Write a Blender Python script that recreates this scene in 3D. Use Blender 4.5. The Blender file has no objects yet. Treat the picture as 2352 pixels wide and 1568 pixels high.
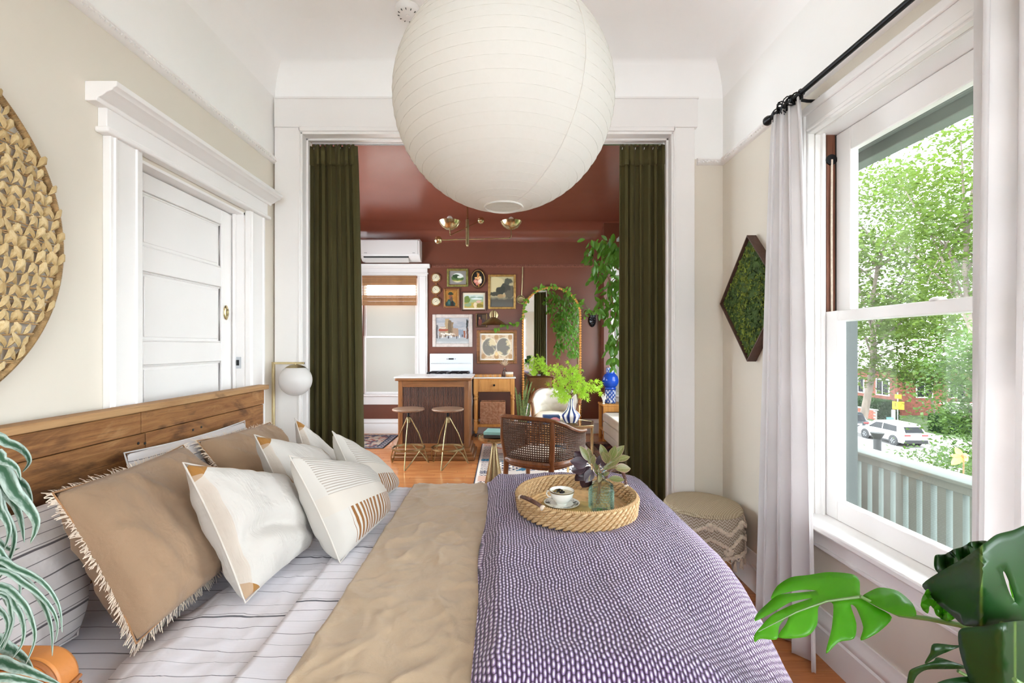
import bpy, bmesh, math, random
import numpy as np
from mathutils import Vector, Matrix, noise as mnoise

random.seed(7)
R = math.radians
SC = bpy.context.scene
COL = SC.collection
# ------------------------------------------------------------------ camera
FPX, CX, CY, EYE = 1045.0, 1154.0, 795.0, 1.36      # focal length in pixels, vanishing point, eye height
cam_d = bpy.data.cameras.new('camera'); cam = bpy.data.objects.new('camera', cam_d); COL.objects.link(cam)
cam.location = (0, 0, EYE); cam.rotation_euler = (R(90), 0, 0)
cam_d.sensor_width = 36.0; cam_d.lens = FPX * 36.0 / 2352.0
cam_d.shift_x = (1176 - CX) / 2352.0; cam_d.shift_y = (CY - 784) / 2352.0
cam_d.clip_start = 0.02; cam_d.clip_end = 400
SC.camera = cam
# ------------------------------------------------------------------ sky, sun, exposure
world = bpy.data.worlds.new('sky'); SC.world = world; world.use_nodes = True
bg = world.node_tree.nodes['Background']
bg.inputs[0].default_value = (0.86, 0.94, 1.0, 1); bg.inputs[1].default_value = 4.0
sun_d = bpy.data.lights.new('sun_offscreen', 'SUN'); sun_d.energy = 1.6; sun_d.angle = R(9); sun_d.color = (1.0, 0.95, 0.86)
sun = bpy.data.objects.new('sun_offscreen', sun_d); COL.objects.link(sun)
sun.location = (12, 4, 14); sun.rotation_euler = Vector((-0.72, -0.22, -0.66)).to_track_quat('-Z', 'Y').to_euler()
vs = SC.view_settings
vs.view_transform = 'Standard'; vs.look = 'None'; vs.gamma = 1.0; vs.use_curve_mapping = False
vs.exposure = 1.62
SC.cycles.use_denoising = True
SC.cycles.max_bounces = 14; SC.cycles.diffuse_bounces = 8; SC.cycles.transparent_max_bounces = 24
SC.cycles.transmission_bounces = 10; SC.cycles.sample_clamp_indirect = 8.0


# ------------------------------------------------------------------ helpers: geometry
def W(px, py, Y):
    """a point of the place seen at a pixel of the photograph, at distance Y in front of the camera"""
    return ((px - CX) * Y / FPX, Y, EYE + (CY - py) * Y / FPX)


def WX(px, Y): return (px - CX) * Y / FPX
def WZ(py, Y): return EYE + (CY - py) * Y / FPX


class MB:
    def __init__(s):
        s.v = []; s.f = []; s.uv = {}; s.col = None

    def add(s, vs_, fs):
        b = len(s.v); s.v.extend([tuple(p) for p in vs_]); s.f.extend([tuple(i + b for i in f) for f in fs]); return b

    def box(s, x0, x1, y0, y1, z0, z1):
        s.add([(x0, y0, z0), (x1, y0, z0), (x1, y1, z0), (x0, y1, z0), (x0, y0, z1), (x1, y0, z1), (x1, y1, z1), (x0, y1, z1)],
              [(0, 3, 2, 1), (4, 5, 6, 7), (0, 1, 5, 4), (1, 2, 6, 5), (2, 3, 7, 6), (3, 0, 4, 7)]); return s

    def obox(s, c, size, m=None):
        m = m or Matrix.Identity(3); c = Vector(c); h = [q / 2 for q in size]
        vs_ = [c + m @ Vector((sx * h[0], sy * h[1], sz * h[2])) for sz in (-1, 1) for sx, sy in ((-1, -1), (1, -1), (1, 1), (-1, 1))]
        s.add(vs_, [(0, 3, 2, 1), (4, 5, 6, 7), (0, 1, 5, 4), (1, 2, 6, 5), (2, 3, 7, 6), (3, 0, 4, 7)]); return s

    def bar(s, a, b, w, t=None):
        a = Vector(a); b = Vector(b); d = b - a; q = d.to_track_quat('Z', 'Y').to_matrix()
        return s.obox((a + b) / 2, (w, t or w, d.length), q)

    def tube(s, pts, r, n=8, closed=False, flat=1.0):
        pts = [Vector(p) for p in pts]; m = len(pts)
        rs = r if isinstance(r, (list, tuple)) else [r] * m
        base = len(s.v); up = None
        for i, p in enumerate(pts):
            t = (pts[(i + 1) % m] - pts[i - 1]) if (closed or 0 < i < m - 1) else (pts[1] - pts[0] if i == 0 else pts[-1] - pts[-2])
            if t.length < 1e-9: t = Vector((0, 0, 1))
            t.normalize()
            if up is None: up = Vector((0, 0, 1)) if abs(t.z) < 0.9 else Vector((1, 0, 0))
            x = up.cross(t)
            if x.length < 1e-6: x = Vector((1, 0, 0)).cross(t)
            x.normalize(); y = t.cross(x); up = y
            for k in range(n):
                a = 2 * math.pi * k / n
                s.v.append(tuple(p + x * (math.cos(a) * rs[i]) + y * (math.sin(a) * rs[i] * flat)))
        for i in range(m if closed else m - 1):
            j = (i + 1) % m
            for k in range(n):
                l = (k + 1) % n
                s.f.append((base + i * n + k, base + i * n + l, base + j * n + l, base + j * n + k))
        if not closed:
            s.f.append(tuple(base + k for k in reversed(range(n)))); s.f.append(tuple(base + (m - 1) * n + k for k in range(n)))
        return s

    def lathe(s, prof, c=(0, 0, 0), n=24, m=None, sx=1.0, sy=1.0):
        c = Vector(c); rings = []; cap = abs(prof[0][0] - prof[-1][0]) + abs(prof[0][1] - prof[-1][1]) > 1e-9
        for r, z in prof:
            row = []
            for k in range(n if r > 1e-5 else 1):
                a = 2 * math.pi * k / n; p = Vector((r * math.cos(a) * sx, r * math.sin(a) * sy, z)) if r > 1e-5 else Vector((0, 0, z))
                row.append(len(s.v)); s.v.append(tuple(c + (m @ p if m else p)))
            rings.append(row)
        for a, b in zip(rings, rings[1:]):
            for k in range(n):
                l = (k + 1) % n
                if len(a) > 1 and len(b) > 1: s.f.append((a[k], a[l], b[l], b[k]))
                elif len(b) > 1: s.f.append((a[0], b[l], b[k]))
                elif len(a) > 1: s.f.append((a[k], a[l], b[0]))
        if cap and len(rings[0]) > 1: s.f.append(tuple(reversed(rings[0])))
        if cap and len(rings[-1]) > 1: s.f.append(tuple(rings[-1]))
        return s

    def sphere(s, c, r, n=16, sc=(1, 1, 1)):
        h = n // 2
        prof = [(r * math.sin(math.pi * i / h) if 0 < i < h else 0, -r * math.cos(math.pi * i / h)) for i in range(h + 1)]
        m = Matrix.Diagonal(sc)
        return s.lathe(prof, c, n, m)

    def prism(s, poly, a, b, axis='y'):
        """polygon in the plane normal to axis, extruded from a to b; y: (x,z), x: (y,z), z: (x,y)"""
        def P(u, w, t): return (u, t, w) if axis == 'y' else ((t, u, w) if axis == 'x' else (u, w, t))
        n = len(poly)
        vs_ = [P(u, w, a) for u, w in poly] + [P(u, w, b) for u, w in poly]
        s.add(vs_, [tuple(range(n)), tuple(reversed(range(n, 2 * n)))] + [(i, i + n, (i + 1) % n + n, (i + 1) % n) for i in range(n)]); return s

    def grid(s, nu, nv, fn, uvfn=None, closed_u=False):
        """fn(u,v) with u,v in 0..1"""
        base = len(s.v); mu = nu if closed_u else nu + 1
        for j in range(nv + 1):
            for i in range(mu):
                u, v = i / nu, j / nv
                s.v.append(tuple(fn(u, v)))
                s.uv[len(s.v) - 1] = uvfn(u, v) if uvfn else (u, v)
        for j in range(nv):
            for i in range(nu):
                k = (i + 1) % mu if closed_u else i + 1
                s.f.append((base + j * mu + i, base + j * mu + k, base + (j + 1) * mu + k, base + (j + 1) * mu + i))
        return s

    def sweep(s, prof, path):
        """profile (d,z) swept along a horizontal polyline path of (x,y); d is measured to the left of the path"""
        P = [Vector(p) for p in path]; n = len(prof); base = len(s.v)
        for i, p in enumerate(P):
            d0 = (p - P[i - 1]).normalized() if i > 0 else None
            d1 = (P[i + 1] - p).normalized() if i < len(P) - 1 else None
            n0 = Vector((-d0.y, d0.x)) if d0 else None; n1 = Vector((-d1.y, d1.x)) if d1 else None
            if n0 and n1:
                m = (n0 + n1).normalized(); m /= max(0.2, m.dot(n0))
            else: m = n0 or n1
            for d, z in prof: s.v.append((p.x + m.x * d, p.y + m.y * d, z))
        for i in range(len(P) - 1):
            for k in range(n):
                l = (k + 1) % n
                s.f.append((base + i * n + k, base + i * n + l, base + (i + 1) * n + l, base + (i + 1) * n + k))
        s.f.append(tuple(base + k for k in range(n))); s.f.append(tuple(base + (len(P) - 1) * n + k for k in reversed(range(n))))
        return s

    def mesh(s, name, mat, off=(0, 0, 0), smooth=True, angle=38):
        me = bpy.data.meshes.new(name)
        me.from_pydata([(a - off[0], b - off[1], c - off[2]) for a, b, c in s.v], [], s.f)
        if mat: me.materials.append(mat)
        if s.uv:
            ul = me.uv_layers.new(name='UVMap'); li = np.empty(len(me.loops), dtype=np.int32); me.loops.foreach_get('vertex_index', li)
            arr = np.zeros((len(s.v), 2), dtype=np.float32)
            for k, q in s.uv.items(): arr[k] = q
            ul.data.foreach_set('uv', arr[li].ravel())
        if s.col is not None:
            at = me.color_attributes.new('Col', 'FLOAT_COLOR', 'POINT')
            at.data.foreach_set('color', np.asarray(s.col, dtype=np.float32).ravel())
        bm = bmesh.new(); bm.from_mesh(me); bmesh.ops.recalc_face_normals(bm, faces=bm.faces); bm.to_mesh(me); bm.free()
        if smooth:
            me.polygons.foreach_set('use_smooth', [True] * len(me.polygons)); me.set_sharp_from_angle(angle=R(angle))
        me.update(); return me


LOC = {}


def fin(o, parent, bevel=0, solid=0, sub=0):
    COL.objects.link(o); o.parent = parent
    if solid:
        m = o.modifiers.new('thickness', 'SOLIDIFY'); m.thickness = solid; m.offset = 0
    if bevel:
        m = o.modifiers.new('edge', 'BEVEL'); m.width = bevel; m.segments = 2; m.limit_method = 'ANGLE'; m.angle_limit = R(40)
    if sub:
        m = o.modifiers.new('smooth', 'SUBSURF'); m.levels = sub; m.render_levels = sub
    return o


def tag(o, label=None, cat=None, group=None, kind=None):
    if label: o['label'] = label
    if cat: o['category'] = cat
    if group: o['group'] = group
    if kind: o['kind'] = kind
    return o


def thing(name, label, cat, loc=(0, 0, 0), rz=0.0, group=None, kind=None):
    o = bpy.data.objects.new(name, None); COL.objects.link(o); o.empty_display_size = 0.05
    o.location = loc; o.rotation_euler = (0, 0, rz); LOC[o.name] = Vector(loc)
    return tag(o, label, cat, group, kind)


def part(mb, name, mat, parent, w=True, bevel=0, solid=0, smooth=True, angle=38, label=None, kind=None, sub=0):
    """one mesh under its thing; w: the vertices are in world coordinates (thing not rotated)"""
    off = LOC.get(parent.name, (0, 0, 0)) if w else (0, 0, 0)
    o = bpy.data.objects.new(name, mb.mesh(name, mat, off, smooth, angle))
    LOC[o.name] = LOC.get(parent.name, Vector((0, 0, 0)))
    fin(o, parent, bevel, solid, sub); return tag(o, label, None, None, kind)


def solo(mb, name, mat, label=None, cat=None, group=None, kind=None, bevel=0, solid=0, smooth=True, angle=38, sub=0):
    """a thing that is one mesh; its origin at the middle of its base"""
    a = np.array(mb.v); lo, hi = a.min(0), a.max(0); off = ((lo[0] + hi[0]) / 2, (lo[1] + hi[1]) / 2, lo[2])
    o = bpy.data.objects.new(name, mb.mesh(name, mat, off, smooth, angle)); o.location = [float(q) for q in off]
    LOC[o.name] = Vector(o.location)
    fin(o, None, bevel, solid, sub); return tag(o, label, cat, group, kind)


def inst(me, name, parent, mat4, label=None):
    """a repeat of a part that shares its mesh"""
    o = bpy.data.objects.new(name, me); COL.objects.link(o); o.parent = parent
    o.matrix_local = mat4; LOC[o.name] = Vector((0, 0, 0)); return tag(o, label)


def copy_tree(o, parent=None):
    c = o.copy(); COL.objects.link(c); c.parent = parent; LOC[c.name] = LOC.get(o.name, Vector((0, 0, 0)))
    for ch in [q for q in bpy.data.objects if q.parent == o]: copy_tree(ch, c)
    return c


def frame_mat(loc, xdir, zdir, s=1.0):
    """matrix with its Y axis along xdir (length) and Z close to zdir"""
    y = Vector(xdir).normalized(); z = Vector(zdir); x = y.cross(z)
    if x.length < 1e-5: x = y.cross(Vector((0.3, 0.9, 0.1)))
    x.normalize(); z = x.cross(y)
    m = Matrix((x, y, z)).transposed().to_4x4() @ Matrix.Scale(s, 4); m.translation = loc; return m


def rects(u0, u1, z0, z1, holes):
    us = sorted({u0, u1, *[q for h in holes for q in h[:2]]}); zs = sorted({z0, z1, *[q for h in holes for q in h[2:]]})
    out = []
    for a, b in zip(us, us[1:]):
        for c, d in zip(zs, zs[1:]):
            if not any(h[0] <= a and b <= h[1] and h[2] <= c and d <= h[3] for h in holes): out.append((a, b, c, d))
    return out

# ------------------------------------------------------------------ helpers: materials
def lin(h):
    if not isinstance(h, str): return tuple(h)[:3]
    h = h.lstrip('#'); out = []
    for i in (0, 2, 4):
        c = int(h[i:i + 2], 16) / 255; out.append(c / 12.92 if c <= 0.04045 else ((c + 0.055) / 1.055) ** 2.4)
    return tuple(out)


class S:
    """a shader socket that can be added, multiplied and compared"""
    def __init__(s, nt, k): s.nt, s.k = nt, k
    def m(s, op, *o):
        nd = s.nt.nodes.new('ShaderNodeMath'); nd.operation = op
        for i, q in enumerate((s,) + o):
            if isinstance(q, S): s.nt.links.new(q.k, nd.inputs[i])
            else: nd.inputs[i].default_value = q
        return S(s.nt, nd.outputs[0])
    def __add__(s, o): return s.m('ADD', o)
    __radd__ = __add__
    def __sub__(s, o): return s.m('SUBTRACT', o)
    def __rsub__(s, o): return (s * -1.0) + o
    def __mul__(s, o): return s.m('MULTIPLY', o)
    __rmul__ = __mul__
    def __truediv__(s, o): return s.m('DIVIDE', o)
    def __lt__(s, o): return s.m('LESS_THAN', o)
    def __gt__(s, o): return s.m('GREATER_THAN', o)
    def sin(s): return s.m('SINE')
    def fract(s): return s.m('FRACT')
    def floor(s): return s.m('FLOOR')
    def abs(s): return s.m('ABSOLUTE')
    def pow(s, e): return s.m('POWER', e)
    def min(s, o): return s.m('MINIMUM', o)
    def max(s, o): return s.m('MAXIMUM', o)
    def clamp(s): return s.max(0.0).min(1.0)
    def step(s, a, b):
        """smooth 0..1 between a and b"""
        nd = s.nt.nodes.new('ShaderNodeMapRange'); nd.interpolation_type = 'SMOOTHSTEP'; nd.clamp = True
        s.nt.links.new(s.k, nd.inputs[0]); nd.inputs[1].default_value = a; nd.inputs[2].default_value = b
        return S(s.nt, nd.outputs[0])


class Mat:
    def __init__(s, name):
        s.mat = bpy.data.materials.new(name); s.mat.use_nodes = True; s.nt = s.mat.node_tree
        s.b = s.nt.nodes['Principled BSDF']; s.out = s.nt.nodes['Material Output']; s._c = {}
    def node(s, t): return s.nt.nodes.new(t)
    def coord(s, kind='Object', scale=(1, 1, 1), rot=(0, 0, 0)):
        if 'tc' not in s._c: s._c['tc'] = s.node('ShaderNodeTexCoord')
        mp = s.node('ShaderNodeMapping'); mp.inputs['Scale'].default_value = scale; mp.inputs['Rotation'].default_value = rot
        s.nt.links.new(s._c['tc'].outputs[kind], mp.inputs[0]); return mp.outputs[0]
    def xyz(s, vec):
        sp = s.node('ShaderNodeSeparateXYZ'); s.nt.links.new(vec, sp.inputs[0]); return [S(s.nt, sp.outputs[i]) for i in range(3)]
    def uv(s): return s.xyz(s.coord('UV'))[:2]
    def noise(s, vec, scale=5, detail=4, rough=0.55, dist=0.0):
        n = s.node('ShaderNodeTexNoise'); n.inputs['Scale'].default_value = scale; n.inputs['Detail'].default_value = detail
        n.inputs['Roughness'].default_value = rough; n.inputs['Distortion'].default_value = dist
        s.nt.links.new(vec, n.inputs['Vector']); return S(s.nt, n.outputs[0])
    def voro(s, vec, scale=5, feature='F1', out=0):
        n = s.node('ShaderNodeTexVoronoi'); n.feature = feature; n.inputs['Scale'].default_value = scale
        s.nt.links.new(vec, n.inputs['Vector']); return S(s.nt, n.outputs[out])
    def rnd(s):
        return S(s.nt, s.node('ShaderNodeObjectInfo').outputs['Random'])
    def mix(s, fac, a, b):
        n = s.node('ShaderNodeMix'); n.data_type = 'RGBA'
        if isinstance(fac, S): s.nt.links.new(fac.k, n.inputs[0])
        else: n.inputs[0].default_value = fac
        for i, q in ((6, a), (7, b)):
            if hasattr(q, 'links') or hasattr(q, 'is_output'): s.nt.links.new(q, n.inputs[i])
            else: n.inputs[i].default_value = (*lin(q), 1)
        return n.outputs[2]
    def set(s, col=None, rough=None, metal=None, spec=None, bump=None, bstr=0.3, bdist=0.01, **kw):
        b = s.b
        if col is not None:
            if hasattr(col, 'is_output'): s.nt.links.new(col, b.inputs['Base Color'])
            else: b.inputs['Base Color'].default_value = (*lin(col), 1)
        if rough is not None:
            if isinstance(rough, S): s.nt.links.new(rough.k, b.inputs['Roughness'])
            else: b.inputs['Roughness'].default_value = rough
        if metal is not None: b.inputs['Metallic'].default_value = metal
        if spec is not None: b.inputs['Specular IOR Level'].default_value = spec
        for k, q in kw.items(): b.inputs[k.replace('_', ' ')].default_value = q
        if bump is not None:
            n = s.node('ShaderNodeBump'); n.inputs['Strength'].default_value = bstr; n.inputs['Distance'].default_value = bdist
            s.nt.links.new(bump.k, n.inputs['Height']); s.nt.links.new(n.outputs[0], b.inputs['Normal'])
        return s.mat
    def translucent(s, fac, col):
        """add light that passes through a thin sheet"""
        t = s.node('ShaderNodeBsdfTranslucent'); mx = s.node('ShaderNodeMixShader'); mx.inputs[0].default_value = fac
        if hasattr(col, 'is_output'): s.nt.links.new(col, t.inputs[0])
        else: t.inputs[0].default_value = (*lin(col), 1)
        s.nt.links.new(s.b.outputs[0], mx.inputs[1]); s.nt.links.new(t.outputs[0], mx.inputs[2]); s.nt.links.new(mx.outputs[0], s.out.inputs[0])
        return s.mat


def simple(name, hexc, rough=0.6, metal=0.0, var=0.0, vs_=6, st=(1, 1, 1), bump=0.0, bs=60, bd=0.004, spec=0.5, **kw):
    m = Mat(name); c = lin(hexc); col = c
    if var:
        f = m.noise(m.coord('Object', st), vs_, 5)
        col = m.mix(f.step(0.3, 0.7), tuple(q * (1 - var) for q in c), tuple(min(1, q * (1 + var)) for q in c))
    bp = m.noise(m.coord('Object', st), bs, 4) if bump else None
    return m.set(col, rough, metal, spec, bp, bump, bd, **kw)


def wood(name, a, b, dark, axis='x', rough=0.45, scale=1.0, knots=0.0, bump=0.15, rnd=0.0):
    m = Mat(name); st = {'x': (1, 14, 14), 'y': (14, 1, 14), 'z': (14, 14, 1)}[axis]
    v = m.coord('Object', tuple(q * scale for q in st)); g = m.noise(v, 1.6, 6, 0.65, 0.6); g2 = m.noise(v, 5.0, 4)
    col = m.mix(g.step(0.32, 0.68), a, b); col = m.mix(g2.step(0.58, 0.78) * 0.55, col, dark)
    if knots:
        k = m.noise(m.coord('Object', tuple(q ** 0.35 for q in st)), 7 * scale, 3, 0.6); col = m.mix(k.step(0.62, 0.74) * knots, col, dark)
    if rnd:
        col = m.mix(m.rnd() * rnd, col, dark)
    return m.set(col, rough, 0, 0.4, g2, bump, 0.003)


M = {}
# ------------------------------------------------------------------ materials of the place
M['white'] = simple('white_paint', '#ebe8e6', 0.38, var=0.015, vs_=2, bump=0.03, bs=30)
M['frieze'] = simple('warm_white_plaster', '#f1f0ee', 0.8, var=0.02, vs_=1.5, bump=0.05, bs=40)
M['beige'] = simple('beige_wall_paint', '#d9d1c4', 0.75, var=0.02, vs_=1.5, bump=0.05, bs=60)
M['ceil'] = simple('ceiling_plaster', '#f5f4f3', 0.85, var=0.015, vs_=1.2, bump=0.04, bs=30)
M['brown'] = simple('brown_wall_paint', '#714131', 0.32, var=0.05, vs_=2, bump=0.03, bs=25)
M['brownceil'] = simple('brown_gloss_ceiling', '#7f4738', 0.24, var=0.05, vs_=1.5, bump=0.06, bs=9, bd=0.01)
M['brownrail'] = simple('brown_ribbed_rail', '#8a5a4c', 0.4, var=0.3, vs_=60)
M['grey_out'] = simple('grey_green_exterior_paint', '#68716d', 0.7, var=0.08, vs_=4)
M['grey_dark'] = simple('dark_grey_exterior_trim', '#343a37', 0.6, var=0.1)
M['soffit'] = simple('porch_ceiling_paint', '#8b918a', 0.7, var=0.05, vs_=3)
M['stain'] = wood('old_stained_jamb', '#5a3323', '#7a4a35', '#241410', 'z', 0.5, 1.2)
M['black'] = simple('black_metal', '#17181b', 0.38, 0.6)
M['blackp'] = simple('black_plastic', '#141416', 0.5)
M['brass'] = simple('brushed_brass', '#c6b389', 0.24, 1.0, var=0.06, vs_=30, bump=0.02)
M['brassd'] = simple('aged_brass', '#a3946f', 0.36, 1.0, var=0.15, vs_=20)
M['chrome'] = simple('steel', '#b9bcc0', 0.25, 1.0)
M['mirror'] = simple('mirror_silver', '#f2f4f4', 0.015, 1.0)
M['porcelain'] = simple('white_porcelain', '#f0efea', 0.15, spec=0.6)
M['marble'] = simple('white_marble', '#e9e6e2', 0.25, var=0.07, vs_=5)
M['plastic_w'] = simple('white_plastic', '#e6e3e1', 0.4)
M['enamel'] = simple('white_enamel', '#e9edf5', 0.22)
M['shade_w'] = simple('cellular_shade_cloth', '#d6d4cb', 0.85)
M['soil'] = simple('potting_soil', '#3a2a1f', 0.95, var=0.3, vs_=60)
M['terracotta'] = simple('terracotta', '#b3714d', 0.8, var=0.1)
M['asphalt'] = simple('asphalt', '#6b6967', 0.9, var=0.1, vs_=0.6)
M['concrete'] = simple('pale_concrete', '#98948e', 0.9, var=0.06, vs_=0.5)
M['brick'] = simple('brick_wall', '#6c3a2c', 0.85, var=0.25, vs_=3)
M['bark'] = simple('grey_bark', '#6a5f55', 0.95, var=0.25, vs_=3, st=(1, 1, 0.3), bump=0.3, bs=8)
M['bark2'] = simple('thin_bark', '#7a5a3c', 0.9, var=0.25, vs_=30)

# glass of the window panes: clear with a faint reflection
def clear_glass(name, tint, refl):
    m = Mat(name); tr = m.node('ShaderNodeBsdfTransparent'); tr.inputs[0].default_value = (*tint, 1)
    gl = m.node('ShaderNodeBsdfGlossy'); gl.inputs['Roughness'].default_value = 0.02
    fr = m.node('ShaderNodeFresnel'); fr.inputs[0].default_value = 1.35; mx = m.node('ShaderNodeMixShader')
    k = S(m.nt, fr.outputs[0]) * refl; m.nt.links.new(k.k, mx.inputs[0]); m.nt.links.new(tr.outputs[0], mx.inputs[1]); m.nt.links.new(gl.outputs[0], mx.inputs[2])
    m.nt.links.new(mx.outputs[0], m.out.inputs[0]); return m.mat
M['pane'] = clear_glass('window_glass', (0.985, 0.99, 0.985), 0.06)
def milky(name, tint, col, f):
    m = Mat(name); m.set(col, 0.12, 0, 0.5); tr = m.node('ShaderNodeBsdfTransparent'); tr.inputs[0].default_value = (*tint, 1); tl = m.node('ShaderNodeBsdfTranslucent'); tl.inputs[0].default_value = (*lin(col), 1)
    m1 = m.node('ShaderNodeMixShader'); m1.inputs[0].default_value = 0.5; m.nt.links.new(m.b.outputs[0], m1.inputs[1]); m.nt.links.new(tl.outputs[0], m1.inputs[2])
    m2 = m.node('ShaderNodeMixShader'); m2.inputs[0].default_value = f; m.nt.links.new(tr.outputs[0], m2.inputs[1]); m.nt.links.new(m1.outputs[0], m2.inputs[2]); m.nt.links.new(m2.outputs[0], m.out.inputs[0]); return m.mat
M['glassg'] = milky('green_glass_hobnail', (0.95, 0.99, 0.97), '#d3ebe0', 0.3)
M['glassb'] = clear_glass('pale_green_glass', (0.88, 0.96, 0.92), 1.0)
M['sheer'] = milky('sheer_blind_cloth', (1, 0.98, 0.95), '#f0e4d6', 0.35)
M['glassc'] = clear_glass('clear_glass', (0.95, 0.97, 0.98), 1.2)
M['glasst'] = clear_glass('smoky_table_glass', (0.62, 0.58, 0.56), 1.8)
M['water'] = clear_glass('vase_water', (0.97, 1.0, 0.985), 0.3)

M['oak'] = wood('oak_plank', '#b06a3c', '#c98551', '#7c4224', 'x', 0.3, 1.4, 0, 0.08, rnd=0.35)
def oak_strip():
    m = Mat('oak_strip_floor'); v = m.coord('Object'); x, y, z = m.xyz(v)
    row = (y / 0.057).floor(); fr = (y / 0.057).fract(); seg = (x / 0.9 + row * 0.37).floor()
    h = ((row * 12.9898 + seg * 78.233).sin() * 43758.5).fract()
    g = m.noise(m.coord('Object', (2.2, 30, 1)), 1.5, 5, 0.6, 0.4)
    col = m.mix(g.step(0.3, 0.7), '#bd7443', '#d6945d'); col = m.mix(h * 0.4, col, '#94552f')
    gap = (fr < 0.035).max((x / 0.9 + row * 0.37).fract() < 0.004); col = m.mix(gap * 0.6, col, '#5e3219')
    return m.set(col, g * 0.10 + 0.10, 0, 0.5, g, 0.05, 0.004)
M['oakfar'] = oak_strip()
def old_pine():
    m = Mat('reclaimed_pine'); o = m.coord('Object'); r = m.rnd()
    g = m.noise(m.coord('Object', (30, 2.2, 30)), 1.4, 6, 0.7, 0.8); g2 = m.noise(m.coord('Object', (60, 3, 160)), 1.0, 4); st = m.noise(m.coord('Object', (5, 3.2, 8)), 1.0, 5, 0.65, 0.5)
    k = m.voro(m.coord('Object', (4, 4.6, 11)), 1.0); k2 = m.noise(m.coord('Object', (9, 9, 22)), 1.0, 3)
    col = m.mix(g.step(0.3, 0.7), '#7a4e2b', '#a57547'); col = m.mix(st.step(0.48, 0.68) * 0.85, col, '#42291c'); col = m.mix(g2.step(0.62, 0.74) * 0.7, col, '#3a2418')
    col = m.mix((1.0 - k.step(0.06, 0.2)) * (k2.step(0.4, 0.6)) * 0.85, col, '#2e1d15'); col = m.mix(r * 0.22, col, '#5a3c26'); col = m.mix(st.step(0.30, 0.42) * -0.35 + 0.35, col, '#c79c6c')
    return m.set(col, 0.6, 0, 0.35, g + g2 * 0.6 + st * 0.5, 0.5, 0.004)
M['hb'] = old_pine()
M['hbcap'] = wood('weathered_cap_board', '#98704a', '#b48d63', '#553c28', 'y', 0.7, 1.0, 0.5, 0.3)
M['walnut'] = wood('walnut', '#74492a', '#95633a', '#402515', 'z', 0.4, 1.2, 0, 0.1)
M['walnutx'] = wood('walnut_rail', '#74492a', '#98663c', '#402515', 'x', 0.4, 1.2, 0, 0.1)
M['reed'] = wood('dark_reed', '#4c2c20', '#6e4634', '#2a1712', 'z', 0.5, 2.0, 0, 0.1, rnd=0.5)
M['honey'] = wood('honey_pine', '#c98a45', '#d99c55', '#a2682f', 'z', 0.4, 1.0, 0, 0.08)
M['chairwood'] = wood('brown_chair_wood', '#5f3820', '#7f4f2e', '#2f1a0e', 'z', 0.35, 1.6, 0, 0.08)
M['seatwood'] = wood('grey_brown_seat', '#7b5c48', '#9c7d66', '#4b3527', 'x', 0.5, 1.6, 0, 0.1)
M['beech'] = wood('pale_beech', '#b58356', '#c99a6d', '#8f6340', 'z', 0.5, 1.2)
M['leather'] = simple('tan_leather', '#c07a3c', 0.38, var=0.18, vs_=5, bump=0.15, bs=120)
M['leatherd'] = simple('tan_leather_welt', '#8f5529', 0.45, var=0.1)
M['caning'] = simple('dark_cane', '#4d3222', 0.5, var=0.15, vs_=40)
M['caningl'] = simple('honey_cane', '#c49258', 0.5, var=0.15, vs_=40)
M['cream'] = simple('cream_upholstery', '#e4ddd2', 0.85, var=0.04, bump=0.1, bs=200)
M['sofa'] = simple('off_white_sofa_leather', '#d9d2c6', 0.5, var=0.03)
M['seagrass'] = simple('seagrass', '#c9a676', 0.75, var=0.22, vs_=25, bump=0.3, bs=150)
def strand():
    m = Mat('seagrass_strand'); n = m.noise(m.coord('Object', (40, 160, 160)), 1.2, 4); col = m.mix(n.step(.3, .7), '#b8966a', '#d8bd95'); col = m.mix(m.rnd() * .55, col, '#9a7346'); return m.set(col, .7, 0, .3, n, .4, .002)
M['seagrassl'] = strand()
def huskm():
    m = Mat('dried_husk'); n = m.noise(m.coord('Object', (120, 25, 60)), 1, 4); col = m.mix(n.step(.3, .7), '#b99c69', '#d6c096'); col = m.mix(m.rnd() * .6, col, '#a2834f'); return m.set(col, .6, 0, .35, n, .4, .003)
M['husk'] = huskm()
M['twine'] = simple('sisal_twine', '#a5855a', 0.85, var=0.25, vs_=60, bump=0.4, bs=200)
M['handle'] = simple('brown_wrapped_handle', '#5c3c32', 0.45, var=0.2, vs_=60)
M['bead'] = simple('turned_wood_bead', '#cf9247', 0.42, var=0.12, vs_=20)
M['weave'] = simple('palm_weave', '#c08a66', 0.7, var=0.22, vs_=30, bump=0.3, bs=120)
M['moss'] = simple('preserved_moss', '#6c7a2a', 0.95, var=0.45, vs_=22, bump=0.9, bs=70, bd=0.02)
M['mossd'] = simple('dark_moss', '#3d5222', 0.95, var=0.4, vs_=25)
M['mossf'] = wood('dark_walnut_frame', '#4a332b', '#5a4137', '#2e1f1a', 'y', 0.55, 1.5)

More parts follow.
